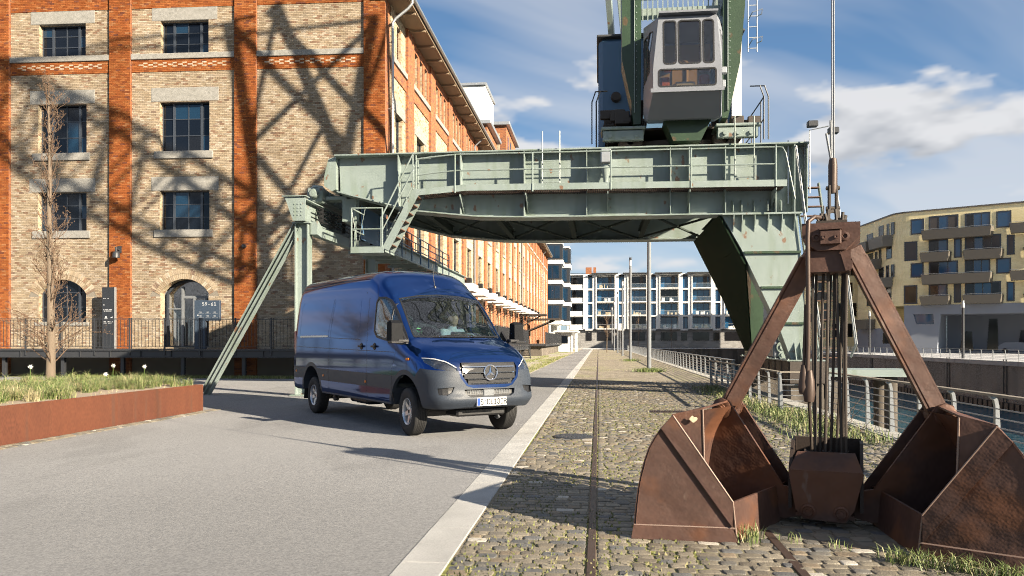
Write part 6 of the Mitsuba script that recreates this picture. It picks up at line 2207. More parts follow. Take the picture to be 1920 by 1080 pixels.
# ------------------------------------------------------------------ planter, grass, flowers, bare tree
pt = thing('corten_planter', 'long low planter of rusty steel sheets on the left of the plaza', 'planter')
PE = [(-8.62, -4.0), (-8.62, 16.1), (-9.6, 16.45), (-26, 19.2), (-26, -4.0)]
HP = 0.575
edges = []
y = 16.1
sheets = [16.1, 13.55, 11.35, 8.9, 6.4, 3.9, 1.4, -1.1, -4.0]
for a, b_ in zip(sheets[:-1], sheets[1:]):
    put('sheet', B().cbox(-8.632, -8.62, b_ + 0.004, a - 0.004, -0.05, HP, 0.003), 'corten', pt)
    put('lip', B().box(-8.70, -8.633, b_ + 0.004, a - 0.004, HP - 0.012, HP), 'corten', pt)
for p, q in (((-8.62, 16.1), (-9.6, 16.45)), ((-9.6, 16.45), (-26, 19.2))):
    b = B()
    b.bar((p[0], p[1], HP / 2 - 0.025), (q[0], q[1], HP / 2 - 0.025), 0.014, HP + 0.05)
    put('sheet', b, 'corten', pt)
sl = Polygon(PE).buffer(-0.03)
b = B()
tri = trimesh.creation.triangulate_polygon(sl, engine='triangle') if False else None
X, Yg = np.meshgrid(np.linspace(-26, -8.65, 60), np.linspace(-3.9, 19.1, 80))
hgt = HP - 0.07 + 0.10 * meshkit.fbm(np.stack([X * 0.5, Yg * 0.5, X * 0], -1), 3, 2) + 0.05 * np.clip((-8.7 - X) / 2, 0, 1)
yb = np.interp(-X, [8.62, 9.6, 26], [16.05, 16.4, 19.1])
Yc = np.minimum(Yg, yb)
G = np.stack([X, Yc, hgt], -1).reshape(-1, 3)
ny, nxx = X.shape
I, J = np.meshgrid(np.arange(ny - 1), np.arange(nxx - 1), indexing='ij')
qd = np.stack([I * nxx + J, I * nxx + J + 1, (I + 1) * nxx + J + 1, (I + 1) * nxx + J], -1).reshape(-1, 4)
b.add(G, np.vstack([qd[:, [0, 1, 2]], qd[:, [0, 2, 3]]]))
put('soil', b, 'soil', pt, smooth=True, kind='stuff')


def blades(rg, n, place, length, lean, width, cols, b=None, curl=0.5):
    """n grass blades, each a bent strip of four faces."""
    b = b or B()
    for k in range(n):
        x, y, z = place(rg)
        L = length * rg.uniform(0.55, 1.15)
        a = rg.uniform(0, 2 * np.pi)
        l_ = lean * rg.uniform(0.3, 1.2)
        d = np.array([math.cos(a), math.sin(a), 0])
        s = np.array([-d[1], d[0], 0]) * width * rg.uniform(0.7, 1.3) / 2
        p0 = np.array([x, y, z])
        p1 = p0 + np.array([0, 0, 0.55 * L]) + d * l_ * L * 0.25
        p2 = p0 + np.array([0, 0, (0.95 - curl * l_ * 0.4) * L]) + d * l_ * L * 0.8
        b.add([p0 - s, p0 + s, p1 + s * 0.8, p1 - s * 0.8, p2], [[0, 1, 2], [0, 2, 3], [3, 2, 4]], cols[rg.integers(len(cols))] * rg.uniform(0.8, 1.2))
    return b


GREEN = np.array([(0.15, 0.21, 0.06), (0.19, 0.25, 0.075), (0.11, 0.16, 0.05), (0.27, 0.30, 0.12), (0.40, 0.37, 0.20)])
DRY = np.array([(0.46, 0.40, 0.22), (0.36, 0.32, 0.16), (0.55, 0.48, 0.29)])
rg = np.random.default_rng(17)
b = B()
tufts = []
for k in range(620):
    y = rg.uniform(4.5, 17.8)
    x = -8.80 - abs(rg.normal(0, 1)) * 2.2 if rg.random() < 0.8 else rg.uniform(-20, -8.9)
    if y > np.interp(-x, [8.62, 9.6, 26], [15.9, 16.2, 18.9]) or (x + 0.1115 * y) < -0.95 * y - 2:
        continue
    gap = meshkit.noise(np.array([[x * 0.6, y * 0.6, 5.0]]))[0]
    if gap < 0.30:
        continue
    tufts.append((x, y))
for x0, y0 in tufts:
    r0 = rg.uniform(0.10, 0.22)
    dry = rg.random()
    cols = GREEN if dry > 0.10 else DRY

    def place(g, x0=x0, y0=y0, r0=r0):
        a, r = g.uniform(0, 6.28), r0 * g.random() ** 0.7
        return x0 + r * math.cos(a) * 0.6, y0 + r * math.sin(a) * 0.6, HP - 0.02
    blades(rg, 80, place, rg.uniform(0.20, 0.44), 1.5, 0.0075, cols, b, curl=0.8)
put('ornamental_grass', b, 'leaf', label='tufts of soft green grass growing along the rusty planter', kind='stuff', color=True)
b = blades(rg, 2600, lambda g: (g.uniform(-15, -8.72), g.uniform(5, 16), HP - 0.02), 0.12, 1.2, 0.007, DRY)
put('dry_grass', b, 'leaf', label='dry straw coloured grass litter on the planter soil', kind='stuff', color=True)
FL = [(-15.2, 13.0, 0.52, 'white narcissus high at the left of the bare tree'), (-14.4, 11.0, 0.30, 'white narcissus low at the left edge of the planter'), (-13.2, 10.6, 0.36, 'white narcissus with drooping petals at the left'), (-13.4, 12.8, 0.34, 'small white narcissus left of the tree trunk'),
      (-10.75, 13.6, 0.46, 'white narcissus right of the bare tree'), (-10.4, 15.6, 0.42, 'white narcissus at the back of the planter'), (-9.75, 15.7, 0.40, 'white narcissus furthest right in the planter'), (-9.9, 14.6, 0.28, 'small white narcissus low in the grass')]
for x, y, h, lab in FL:
    f = thing('narcissus', lab, 'flower')
    z0 = HP
    st_ = B().tube([(x, y, z0), (x + 0.01, y, z0 + h * 0.6), (x + 0.03, y - 0.02, z0 + h)], 0.006, 5)
    st_.col = None
    v, ff, _ = st_.out()
    bb = B().add(v, ff, (0.15, 0.23, 0.06))
    for k in range(5):
        a = k * 1.3
        d = np.array([math.cos(a), math.sin(a), 0]) * 0.09
        bb.add([[x - .006, y, z0], [x + .006, y, z0], [x + d[0], y + d[1], z0 + h * 0.8]], [[0, 1, 2]], (0.14, 0.22, 0.05))
    put('stem', bb, 'leaf', f, color=True)
    c = np.array([x + 0.03, y - 0.03, z0 + h])
    bb = B()
    for k in range(6):
        a = k * math.pi / 3
        u = np.array([math.cos(a), 0.25, math.sin(a)])
        w = np.array([-math.sin(a), 0.0, math.cos(a)])
        bb.add([c, c + u * 0.024 + w * 0.015, c + u * 0.052 + [0, 0.014, 0], c + u * 0.024 - w * 0.015], [[0, 1, 2], [0, 2, 3]])
    bb.lathe([(0.0, 0.0), (0.014, 0.0), (0.02, 0.03)], c, (0, -1, 0.1), 10)
    put('bloom', bb, 'petal', f)
# the bare young tree
tr = thing('young_tree', 'slender bare young tree with twiggy upright branches in the rusty planter', 'tree')
TX, TY = -12.15, 16.0
rg = np.random.default_rng(9)
trunk = [(TX, TY, 0.45), (TX + 0.02, TY, 1.6), (TX + 0.0, TY, 3.0), (TX - 0.03, TY, 4.4), (TX - 0.01, TY, 5.7), (TX - 0.04, TY, 6.7), (TX - 0.03, TY, 7.35)]
put('trunk', B().tube(trunk, [0.105, 0.085, 0.068, 0.05, 0.034, 0.02, 0.008], 12), 'bark', tr, smooth=True)
tk = np.array(trunk)


def tpos(z):
    return np.array([np.interp(z, tk[:, 2], tk[:, 0]), np.interp(z, tk[:, 2], tk[:, 1]), z])


bb, tw, bud = B(), B(), B()


def branch(p, d, L, r, depth):
    n = 4
    pts = [p]
    for k in range(n):
        d = vnorm(d + rg.normal(0, 0.13, 3) + np.array([0, 0, 0.10]))
        pts.append(pts[-1] + d * L / n)
    (bb if depth == 0 else tw).tube(pts, np.linspace(r, r * 0.45, n + 1), 5 if depth == 0 else 4, cap=False)
    if depth < 2:
        for k in range(rg.integers(2, 5)):
            i = rg.integers(1, n + 1)
            a = rg.normal(0, 1, 3)
            a = vnorm(vnorm(a - d * np.dot(a, d)) * 0.75 + d)
            branch(pts[i], a, L * rg.uniform(0.35, 0.6), r * 0.55, depth + 1)
    if depth >= 1:
        for i in (2, 4):
            for _ in range(1):
                c = pts[i] + rg.normal(0, 0.015, 3)
                s = rg.uniform(0.007, 0.013)
                bud.add([c + [s, 0, 0], c + [0, s, 0], c - [s, 0, 0], c - [0, s, 0], c + [0, 0, 2 * s], c - [0, 0, s]], [[0, 1, 4], [1, 2, 4], [2, 3, 4], [3, 0, 4], [1, 0, 5], [2, 1, 5], [3, 2, 5], [0, 3, 5]])


z = 0.95
while z < 7.2:
    a = rg.uniform(0, 6.28)
    up = 0.55 if z < 1.9 else rg.uniform(1.2, 2.6)
    L = (0.85 if z < 2.0 else (1.0 - 0.085 * z)) * rg.uniform(0.6, 1.15)
    branch(tpos(z), vnorm([math.cos(a), math.sin(a), up]), L, 0.013 if z < 3 else 0.010, 0)
    z += rg.uniform(0.025, 0.07) if z < 1.9 else rg.uniform(0.05, 0.12)
put('branches', bb, 'twig', tr, smooth=True, kind='stuff')
put('twigs', tw, 'twig', tr, smooth=True, kind='stuff')
put('buds', bud, 'twig', tr, kind='stuff')
# weeds along the deck, at the lamps, at the railing, round the grab
rg = np.random.default_rng(23)
WEED = np.array([(0.20, 0.24, 0.06), (0.28, 0.30, 0.09), (0.16, 0.20, 0.05), (0.38, 0.35, 0.16)])
b = blades(rg, 4200, lambda g: ((x := -g.uniform(7, 22)), 30.35 + 0.0 + g.normal(0, 0.16) + 0.03 * (x + 9.4), 0.0), 0.17, 1.0, 0.014, WEED)
put('deck_weeds', b, 'leaf', label='thin weeds growing where the plaza meets the dark space under the deck', kind='stuff', color=True)
b = blades(rg, 6000, lambda g: (-3.3 - abs(g.normal(0, 0.5)) - 1.6 * (g.random() < 0.3), g.uniform(31, 78), -0.01), 0.10, 1.1, 0.014, WEED)
put('verge_grass', b, 'leaf', label='patchy grass on the gravel verge beside the lane', kind='stuff', color=True)
LAMPS = [(2.52, 39.2, 0.105), (2.45, 60.2, 0.10), (2.5, 81.5, 0.10), (2.5, 102.5, 0.10), (2.5, 123.5, 0.10), (2.5, 144, 0.10)]
b = B()
for x, y, r in LAMPS[:2]:
    blades(rg, 1500 if y < 50 else 500, lambda g: (x + g.normal(0, 0.30), y - 0.1 + g.normal(0, 0.34), 0), 0.24, 1.0, 0.016, GREEN[:4], b)
put('lamp_grass', b, 'leaf', label='green grass tuft round the foot of a lamp post', kind='stuff', color=True)
b = blades(rg, 1700, lambda g: (3.9 + g.normal(0, 0.35) - 0.25 * g.random(), 11.9 + g.uniform(0, 5.8), 0.0), 0.20, 1.1, 0.012, GREEN)
blades(rg, 1400, lambda g: (3.55 + g.normal(0, 0.30), g.uniform(17.0, 26), 0.0), 0.20, 1.1, 0.012, GREEN, b)
put('railing_weeds', b, 'leaf', label='rough green weeds along the foot of the quay railing', kind='stuff', color=True)
b = B()
for (x, y, n, L) in ((1.13, 6.02, 60, 0.15), (1.18, 6.2, 40, 0.12), (1.45, 6.05, 14, 0.09), (1.75, 5.9, 14, 0.08)):
    blades(rg, n, lambda g: (x + g.normal(0, 0.035), y + g.normal(0, 0.05), 0.0), L, 0.8, 0.008, GREEN, b)
blades(rg, 420, lambda g: ((u := g.random()) * 0.75 + 1.98 + g.normal(0, 0.035), 5.62 - u * 0.42 + g.normal(0, 0.05), 0.0), 0.13, 1.3, 0.007, GREEN, b)
put('grab_grass', b, 'leaf', label='green grass growing from the cobbles under the grab', kind='stuff', color=True)
# moss in the joints of the cobbles
b = B()
for k in range(26000):
    y = 4 + 22 * rg.random() ** 1.3
    x = rg.uniform(-1.0, 4.4)
    if meshkit.fbm(np.array([[x * 0.8, y * 0.6, 3.0]]), 3, 3)[0] < 0.50:
        continue
    L = rg.uniform(0.010, 0.028)
    a = rg.uniform(0, 6.28)
    d = np.array([math.cos(a), math.sin(a), 0]) * L
    p = np.array([x, y, -0.004])
    b.add([p - d * 0.5, p + d * 0.5, p + [0, 0, L] + d * 0.3], [[0, 1, 2]], (np.array((0.17, 0.19, 0.055)) if rg.random() < 0.75 else np.array((0.26, 0.24, 0.12))) * rg.uniform(0.7, 1.15))
put('joint_moss', b, 'leaf', label='moss and tiny grass in the joints of the cobbles', kind='stuff', color=True)
b = B()
rgd = np.random.default_rng(2)
for k in range(16):
    p = np.array([rgd.uniform(3.6, 4.3), rgd.uniform(12.6, 14.4), 0.0])
    d = vnorm([rgd.normal(0, .6), rgd.normal(0, .5), 1.0])
    L = rgd.uniform(0.4, 0.8)
    b.tube([p, p + d * L * 0.5, p + d * L + rgd.normal(0, .08, 3)], [0.006, 0.004, 0.002], 4)
put('dry_stalks', b, 'twig', label='dry leafless stalks sticking up through the quay railing', kind='stuff')
# ------------------------------------------------------------------ lamp posts
names = ['tall slim grey lamp post nearest the crane, its top hidden by the girder', 'slim grey lamp post, second along the cobbles, with a pale band under its black cap', 'slim grey lamp post, third along the cobbles', 'slim grey lamp post, fourth along the cobbles', 'slim grey lamp post, fifth along the cobbles', 'slim grey lamp post furthest along the cobbles']
for (x, y, r), lab in zip(LAMPS, names):
    l = thing('lamp_post', lab, 'lamp post', 'lamp posts along the cobbled quay')
    put('pole', B().lathe([(r * 1.0, 0), (r, 3.0), (r * 0.93, 7.35), (0, 7.35)], (x, y, 0), (0, 0, 1), 18), 'postgrey', l, smooth=40)
    put('glow_band', B().cyl((x, y, 7.352), (x, y, 7.75), r * 0.90, 18), 'platewhite', l, smooth=40)
    put('cap', B().cyl((x, y, 7.752), (x, y, 7.98), r * 0.98, 18), 'plastic', l, smooth=40)
    put('flange', B().cyl((x, y, 0.0), (x, y, 0.02), r * 1.8, 18), 'postgrey', l)
sg = thing('street_sign', 'small white square sign on a thin post behind the first lamp post', 'sign')
put('plate', B().box(2.75, 3.75, 118.2, 118.24, 3.2, 4.2), 'white', sg)
put('post', B().cyl((3.25, 118.3, 0), (3.25, 118.3, 4.2), 0.05, 8), 'postgrey', sg)
# ------------------------------------------------------------------ quay railings


def railing(pts, lab, group=None, far=False, step=1.12, label_h='brown handrail'):
    r = thing('quay_railing', lab, 'railing')
    H = 0.86
    pts = [np.array([*p, 0.0]) for p in pts]
    hb_ = B()
    for p, q in zip(pts[:-1], pts[1:]):
        hb_.bar(p + [0, 0, H], q + [0, 0, H], 0.095, 0.03)
    put('handrail', hb_, 'handrail' if not far else 'railgrey', r)
    for j in range(6):
        wb = B()
        for p, q in zip(pts[:-1], pts[1:]):
            z = 0.12 + j * 0.115
            wb.tube([p + [0, 0, z], q + [0, 0, z]], 0.009 if not far else 0.012, 6, cap=False)
        put('wire', wb, 'railgrey', r)
    for p, q in zip(pts[:-1], pts[1:]):
        L = np.linalg.norm(q - p)
        n = max(1, int(round(L / step)))
        d = (q - p) / L
        nn = np.array([-d[1], d[0], 0])
        for k in range(n + 1):
            c = p + d * (k * L / n)
            b = B()
            b.ext([(0.0, 0.0), (0.075, 0.0), (0.04, 0.72), (0.025, 0.80), (0.0, 0.845), (-0.06, 0.845), (-0.06, 0.825), (-0.02, 0.80), (-0.005, 0.72)], c, nn * -1, (0, 0, 1), d, -0.028, 0.028)
            put('post', b, 'railgrey', r)
    return r


railing([(4.84, 3.2), (4.84, 17.0)], 'grey wire railing with brown handrail at the quay edge right of the grab')
railing([(4.6, 17.2), (3.88, 17.2), (3.88, 27.5), (4.6, 27.5)], 'grey railing jutting round the foot of the crane leg')
railing([(4.72, 27.8), (4.72, 128)], 'grey wire railing running away along the quay to the far street', far=True, step=1.5)
railing([(31.35, 20), (31.35, 163)], 'light metal railing on the promenade across the water', far=True, step=1.9)
# boats' landing stage bits by the crane foot, white ring box
lb_ = thing('lifebuoy_box', 'white lifebuoy box on the landing stage beyond the quay railing', 'box')
put('body', B().cbox(6.05, 6.6, 14.9, 15.3, -0.75, -0.2, 0.05), 'white', lb_)
put('post', B().cyl((6.3, 15.1, -4.2), (6.3, 15.1, -0.75), 0.06, 10), 'galv', lb_)
put('ring', B().lathe([(0.10, -0.01), (0.2, -0.01), (0.2, 0.02), (0.10, 0.02)], (6.3, 14.89, -0.47), (0, -1, 0), 22), 'plastic', lb_)
pn = thing('pontoon', 'low blue floating pontoon in the harbour basin behind the railing', 'pontoon')
put('hull', B().cbox(7.0, 11.0, 20.0, 27.0, WZ - 0.4, WZ + 0.5, 0.1), 'steelblue', pn)
put('deck', B().box(7.1, 10.9, 20.1, 26.9, WZ + 0.502, WZ + 0.55), 'galv', pn)
# ------------------------------------------------------------------ white apartment block at the end of the basin
YB = 178.0
ab = thing('white_apartment_block', 'long white apartment block with framed blue balconies on a stone base, closing the view', 'apartment building')
ZL = [4.25, 7.35, 10.4, 13.45]
ZT = 16.9
b = B()
b.box(-6.6, 52, YB + 1.8, YB + 14, 4.2, 16.6)
put('core', b, 'white', ab)
put('stone_base', B().box(-6.6, 52, YB + 0.6, YB + 14.2, -0.1, 4.19), 'stonebase', ab)
put('parapet', B().box(-6.6, 52, YB - 0.2, YB + 14, 16.702, 16.9), 'white', ab)
put('pier', B().box(-3.45, -2.36, YB - 0.2, YB + 1.8, 4.3, 16.7), 'white', ab)
rb2 = np.random.default_rng(31)
base = B()
for k in range(8):
    x = -0.6 + k * 7.15
    if k == 7:
        continue
    # framed balcony bay
    fr = B()
    fr.box(x, x + 0.22, YB - 0.5, YB + 1.8, 4.3, 16.7).box(x + 4.3, x + 4.52, YB - 0.5, YB + 1.8, 4.3, 16.7)
    for xa, xb in ((x - 0.72, x - 0.003), (x + 4.523, x + 5.26)):
        fr.box(xa, xb, YB - 0.2, YB + 1.8, 4.3, 16.7)
    for z in ZL:
        fr.box(x - 2.38, x - 0.722, YB - 0.2, YB + 1.8, z - 0.25, z + 0.12)
    for z in ZL:
        fr.box(x + 0.222, x + 4.298, YB - 0.5, YB + 1.8, z, z + 0.22)
    put('balcony_frame', fr, 'white', ab)
    rf2 = B().box(x - 1.0, x + 5.0, YB - 1.6, YB + 2.5, 16.902, 17.05)
    put('roof_slab', rf2, 'roof', ab)
    for z in ZL:
        w = put('window', B().box(x + 0.3, x + 4.2, YB + 1.70, YB + 1.798, z + 0.24, z + 2.85), 'frame', ab)
        pn_ = B()
        for i in range(3):
            pn_.box(x + 0.42 + i * 1.27, x + 1.58 + i * 1.27, YB + 1.66, YB + 1.70, z + 0.36, z + 2.72)
        puts('pane', pn_, 'paneskyblue' if rb2.random() < 0.75 else 'panedark', w)
        if z > 13:
            put('screen', B().box(x + 2.9, x + 3.6, YB + 0.9, YB + 1.6, z + 0.22, z + 2.9), 'shutter', ab)
        put('balustrade', B().box(x + 0.26, x + 4.26, YB - 0.44, YB - 0.42, z + 0.3, z + 1.15), 'glass', ab)
        put('balustrade_rail', B().box(x + 0.24, x + 4.28, YB - 0.46, YB - 0.40, z + 1.152, z + 1.21), 'galv', ab)
        clut = B()
        for _ in range(4):
            xx = x + rb2.uniform(0.5, 3.8)
            clut.cbox(xx, xx + rb2.uniform(0.2, 0.7), YB - 0.2, YB + 0.2, z + 0.23, z + rb2.uniform(0.5, 1.1), 0.03)
        put('balcony_furniture', clut, ('creme', 'white', 'plastic')[rb2.integers(3)], ab)
    base.box(x + 0.4, x + 4.0, YB + 0.45, YB + 0.599, 1.7, 3.6)
    # narrow windows between the bays
    if k < 7:
        for z in ZL:
            w = put('window', B().box(x - 2.36, x - 0.74, YB + 0.32, YB + 1.798, z + 0.122, z + 2.83), 'frame', ab)
            put('pane', B().box(x - 2.27, x - 1.6, YB + 0.28, YB + 0.32, z + 0.2, z + 2.65).box(x - 1.5, x - 0.83, YB + 0.28, YB + 0.32, z + 0.2, z + 2.65), 'paneskyblue', w)
        base.box(x - 2.2, x - 0.9, YB + 0.45, YB + 0.599, 1.7, 3.5)
puts('base_window', base, 'panedark', ab)
lg_ = B()
for z in ZL:
    lg_.box(-6.5, -3.6, YB + 1.6, YB + 1.798, z + 0.15, z + 2.75)
puts('loggia', lg_, 'panedark', ab)
lr = B()
for z in ZL:
    lr.box(-6.6, -3.5, YB + 0.0, YB + 0.1, z + 0.2, z + 1.1)
    lr.box(-6.6, -3.5, YB - 0.1, YB + 1.6, z - 0.12, z + 0.15)
puts('loggia_rail', lr, 'white', ab)
hs2 = thing('tiled_roof_house', 'old house with dark roof and red brick chimneys peeping over the white block', 'house')
put('roof', B().ext([(-9, 16), (4, 16), (2.6, 18.6), (-7, 18.9)], (0, YB + 20, 0), (1, 0, 0), UZ, UV, 0, 8), 'roof', hs2)
put('wall', B().box(-8, 3.5, YB + 20.2, YB + 27, 0, 15.99), 'brick_y', hs2)
for x, w in ((-3.2, 1.5), (-1.3, 0.7)):
    put('chimney', B().box(x, x + w, YB + 19.2, YB + 20.4, 17.0, 20.3), 'brick_r', hs2)
# tower block with dark bay windows next to the warehouse end
for (x0, x1, y, zt, lab) in ((-16, -6.75, 148.0, 27.5, 'tall white block with projecting dark glazed bays beside the warehouse end'), (-12, -5.55, 156.0, 20.3, 'second white block with dark bays stepping behind the first')):
    t = thing('bay_window_block', lab, 'apartment building')
    put('wall', B().box(x0, x1 - 1.0, y + 0.4, y + 10, 5.3, zt), 'white', t)
    for k in range(6):
        z = 5.3 + k * 3.85
        if z + 3.4 > zt:
            break
        s = 0.0 if k % 2 else 0.35
        put('slab', B().box(x0, x1 - s * 0.4, y, y + 6.2, z - 0.5 + 0.002, z + 0.3), 'white', t)
        w = put('bay', B().cbox(x1 - 3.1 - s, x1 - s * 0.5, y - 0.1, y + 6.0, z + 0.302, z + 3.3, 0.05), 'anthracite', t)
        put('pane', B().box(x1 - 2.8 - s, x1 - 1.7 - s, y - 0.14, y - 0.102, z + 0.6, z + 3.0).box(x1 - 1.6 - s, x1 - 0.6 - s * 0.5, y - 0.14, y - 0.102, z + 0.6, z + 3.0), 'panemid', w)
        put('pane', B().box(x1 - s * 0.5 + 0.002, x1 - s * 0.5 + 0.03, y + 0.4, y + 5.5, z + 0.6, z + 3.0), 'panemid', w)
    put('roof', B().box(x0, x1 - 0.2, y - 0.1, y + 9, zt + 0.002, zt + 0.35), 'white', t)
    b = B()
    for xx in (x1 - 2.6, x1 - 0.6):
        b.cyl((xx, y + 0.4, 0), (xx, y + 0.4, 4.8), 0.22, 12)
    b.box(x0, x1 - 2.8, y + 2, y + 8, 0, 4.8)
    puts('column', b, 'white', t)
# ------------------------------------------------------------------ yellow apartment building across the water
P1 = np.array([40.16, 110.14, 0.0])
ang = math.radians(-30)
MY = np.eye(4)
MY[:3, 0] = [math.cos(ang), math.sin(ang), 0]
MY[:3, 1] = [math.sin(ang), -math.cos(ang), 0]       # outwards, to the viewer
MY[:3, 3] = P1
yb_ = thing('yellow_apartment_building', 'yellow clad apartment building with long grey balconies on a grey concrete base across the water', 'apartment building')
P0l = np.array([39.65, 118.13, 0.0])
a0 = math.atan2(*(P1 - P0l)[[1, 0]])
MY0 = np.eye(4)                                       # left face: u from the back corner to the front corner
MY0[:3, 0] = [math.cos(a0), math.sin(a0), 0]
MY0[:3, 1] = [math.sin(a0), -math.cos(a0), 0]
MY0[:3, 3] = P1
HY_ = 18.8
# footprint with a rounded corner: front 30 m, left face 13 m
fdir, ldir = MY[:3, 0], -MY0[:3, 0]
cr_ = 1.6
pa, pb_ = P1 + ldir * cr_, P1 + fdir * cr_
arc = []
for t in np.linspace(0, 1, 9):
    arc.append((1 - t) ** 2 * pa + 2 * t * (1 - t) * P1 + t * t * pb_)
foot = [P1 + fdir * 34] + [P1 + fdir * 34 - MY[:3, 1] * 14] + [P1 + ldir * 13 - MY0[:3, 1] * 14] + [P1 + ldir * 13] + arc
front_low = Polygon([(p[0], p[1]) for p in foot])
b = B().ext(front_low, (0, 0, 0), (1, 0, 0), (0, 1, 0), (0, 0, 1), 6.32, HY_)
put('wall', b, 'yellow', yb_)
b = B().ext(front_low.buffer(0.12), (0, 0, 0), (1, 0, 0), (0, 1, 0), (0, 0, 1), HY_ + 0.002, HY_ + 0.2)
put('roof_edge', b, 'bronze', yb_)
b = B()
wl = Polygon([(1.0, -0.1), (4.9, -0.1), (5.35, 5.1), (34, 5.1), (34, 6.32), (1.0, 6.32)])
b.M = MY
b.ext(wl.difference(Polygon([(2.1, 5.15), (4.5, 5.15), (4.6, 3.8), (2.5, 3.82)])), (0, 0, 0), (1, 0, 0), UZ, UV, -0.5, 0.15)
put('concrete_front', b, 'shadeconc', yb_)
put('base_window', B(MY).ext([(2.05, 5.2), (4.55, 5.2), (4.65, 3.75), (2.45, 3.78)], (0, 0, 0), (1, 0, 0), UZ, UV, -0.3, -0.2), 'paneskyblue', yb_)
b = B(MY).box(5.0, 34, -9, -8.8, -0.1, 6.3).box(4.6, 4.95, -9, -0.5, -0.1, 6.3)
put('passage_wall', b, 'shadeconc', yb_)
put('passage_ceiling', B(MY).box(4.9, 34, -8.8, -0.5, 5.12, 5.3), 'shadeconc', yb_)
b = B(MY)
for u0, u1, z0, z1 in ((6.6, 8.2, 0.2, 2.9), (9.8, 11.2, 0.3, 4.6), (13.4, 15.6, 0.8, 3.0), (17.2, 19.0, 0.3, 2.9)):
    b.ext([(u0, z0), (u1, z0), (u1 - 0.15, z1), (u0 + 0.3, z1)], (0, 0, 0), (1, 0, 0), UZ, UV, -8.79, -8.74)
puts('passage_door', b, 'panedark', yb_)
b = B(MY0).ext([(-13, -0.1), (0.15, -0.1), (0.15, 3.3), (-0.8, 3.6), (-1.2, 6.32), (-13, 6.32)], (0, 0, 0), (1, 0, 0), UZ, UV, -0.5, 0.0)
put('lower_wall', b, 'yellow', yb_)
b = B(MY0).ext([(-13, -0.1), (1.0, -0.1), (1.0, 3.0), (-3, 3.4), (-13, 3.3)], (0, 0, 0), (1, 0, 0), UZ, UV, -0.3, 0.08)
put('base_wall', b, 'shadeconc', yb_)
put('base_window', B(MY0).ext([(-4.0, 1.2), (-3.9, 2.7), (-0.3, 2.8), (0.2, 2.0), (-0.2, 1.2)], (0, 0, 0), (1, 0, 0), UZ, UV, 0.081, 0.10), 'panedark', yb_)
WF = [(1.89, 3.30, 15.93, 17.80, 'w'), (4.05, 7.29, 16.2, 17.98, 'l'), (8.21, 10.84, 16.2, 17.95, 'd'), (11.66, 13.09, 16.0, 17.91, 'w'), (16.2, 19, 16.2, 17.95, 'd'),
      (1.12, 2.50, 12.44, 14.82, 's'), (4.05, 6.10, 13.2, 14.87, 'd'), (6.99, 7.66, 12.5, 14.84, 'w'), (8.21, 12.0, 13.2, 15.05, 'l'), (12.8, 13.44, 12.5, 14.85, 's'), (15, 17, 13.2, 14.9, 'd'),
      (1.89, 3.26, 10.15, 11.89, 'w'), (4.05, 7.23, 10.3, 11.98, 'd'), (8.21, 10.82, 10.3, 11.97, 'd'), (11.66, 13.05, 10.19, 11.95, 'w'), (16.2, 19, 10.3, 11.95, 'd'),
      (1.07, 2.50, 6.63, 8.95, 'w'), (4.05, 6.06, 7.4, 8.97, 'd'), (6.96, 7.60, 6.64, 8.97, 's'), (8.21, 11.98, 7.3, 9.05, 'd'), (12.77, 13.44, 6.64, 8.94, 'w'), (15, 17, 7.3, 9.0, 'd')]
for u0, u1, z0, z1, kd in WF:
    deep = kd in 'ld'
    bb = B(MY)
    P = sbox(u0, z0, u1, z1)
    bb.ext(P.buffer(0.10, join_style=2).difference(P.buffer(-0.07)), (0, 0, 0), UX, UZ, UV, -0.05, 0.055)
    n = max(1, int(round((u1 - u0) / 1.0)))
    if kd != 's':
        for k in range(1, n):
            u = u0 + (u1 - u0) * k / n
            bb.box(u - 0.04, u + 0.04, -0.02, 0.05, z0, z1)
    w = put('window', bb, 'frame', yb_)
    for k in range(n if kd != 's' else 1):
        ua, ub = (u0 + (u1 - u0) * k / n, u0 + (u1 - u0) * (k + 1) / n) if kd != 's' else (u0, u1)
        m = 'shutter' if kd == 's' or (kd == 'l' and k % 3 != 1) else ('paneskyblue' if (k + int(u0 * 3)) % 3 else 'panedark')
        put('pane' if m != 'shutter' else 'shutter', B(MY).box(ua + 0.05, ub - 0.05, 0.005, 0.022, z0 + 0.06, z1 - 0.06), m, w)
BALC = [(3.05, 11.33, 14.9, 16.1, 1.5), (12.9, 20, 15.0, 16.2, 1.5), (2.87, 6.64, 12.0, 13.2, 1.3), (7.84, 12.42, 12.0, 13.2, 1.3), (14.4, 18, 12.0, 13.2, 1.3), (3.02, 11.27, 9.0, 10.25, 1.5), (12.9, 20, 9.1, 10.3, 1.5), (2.83, 6.64, 6.34, 7.45, 1.3), (7.8, 12.42, 6.34, 7.45, 1.3), (14.4, 18, 6.34, 7.45, 1.3)]
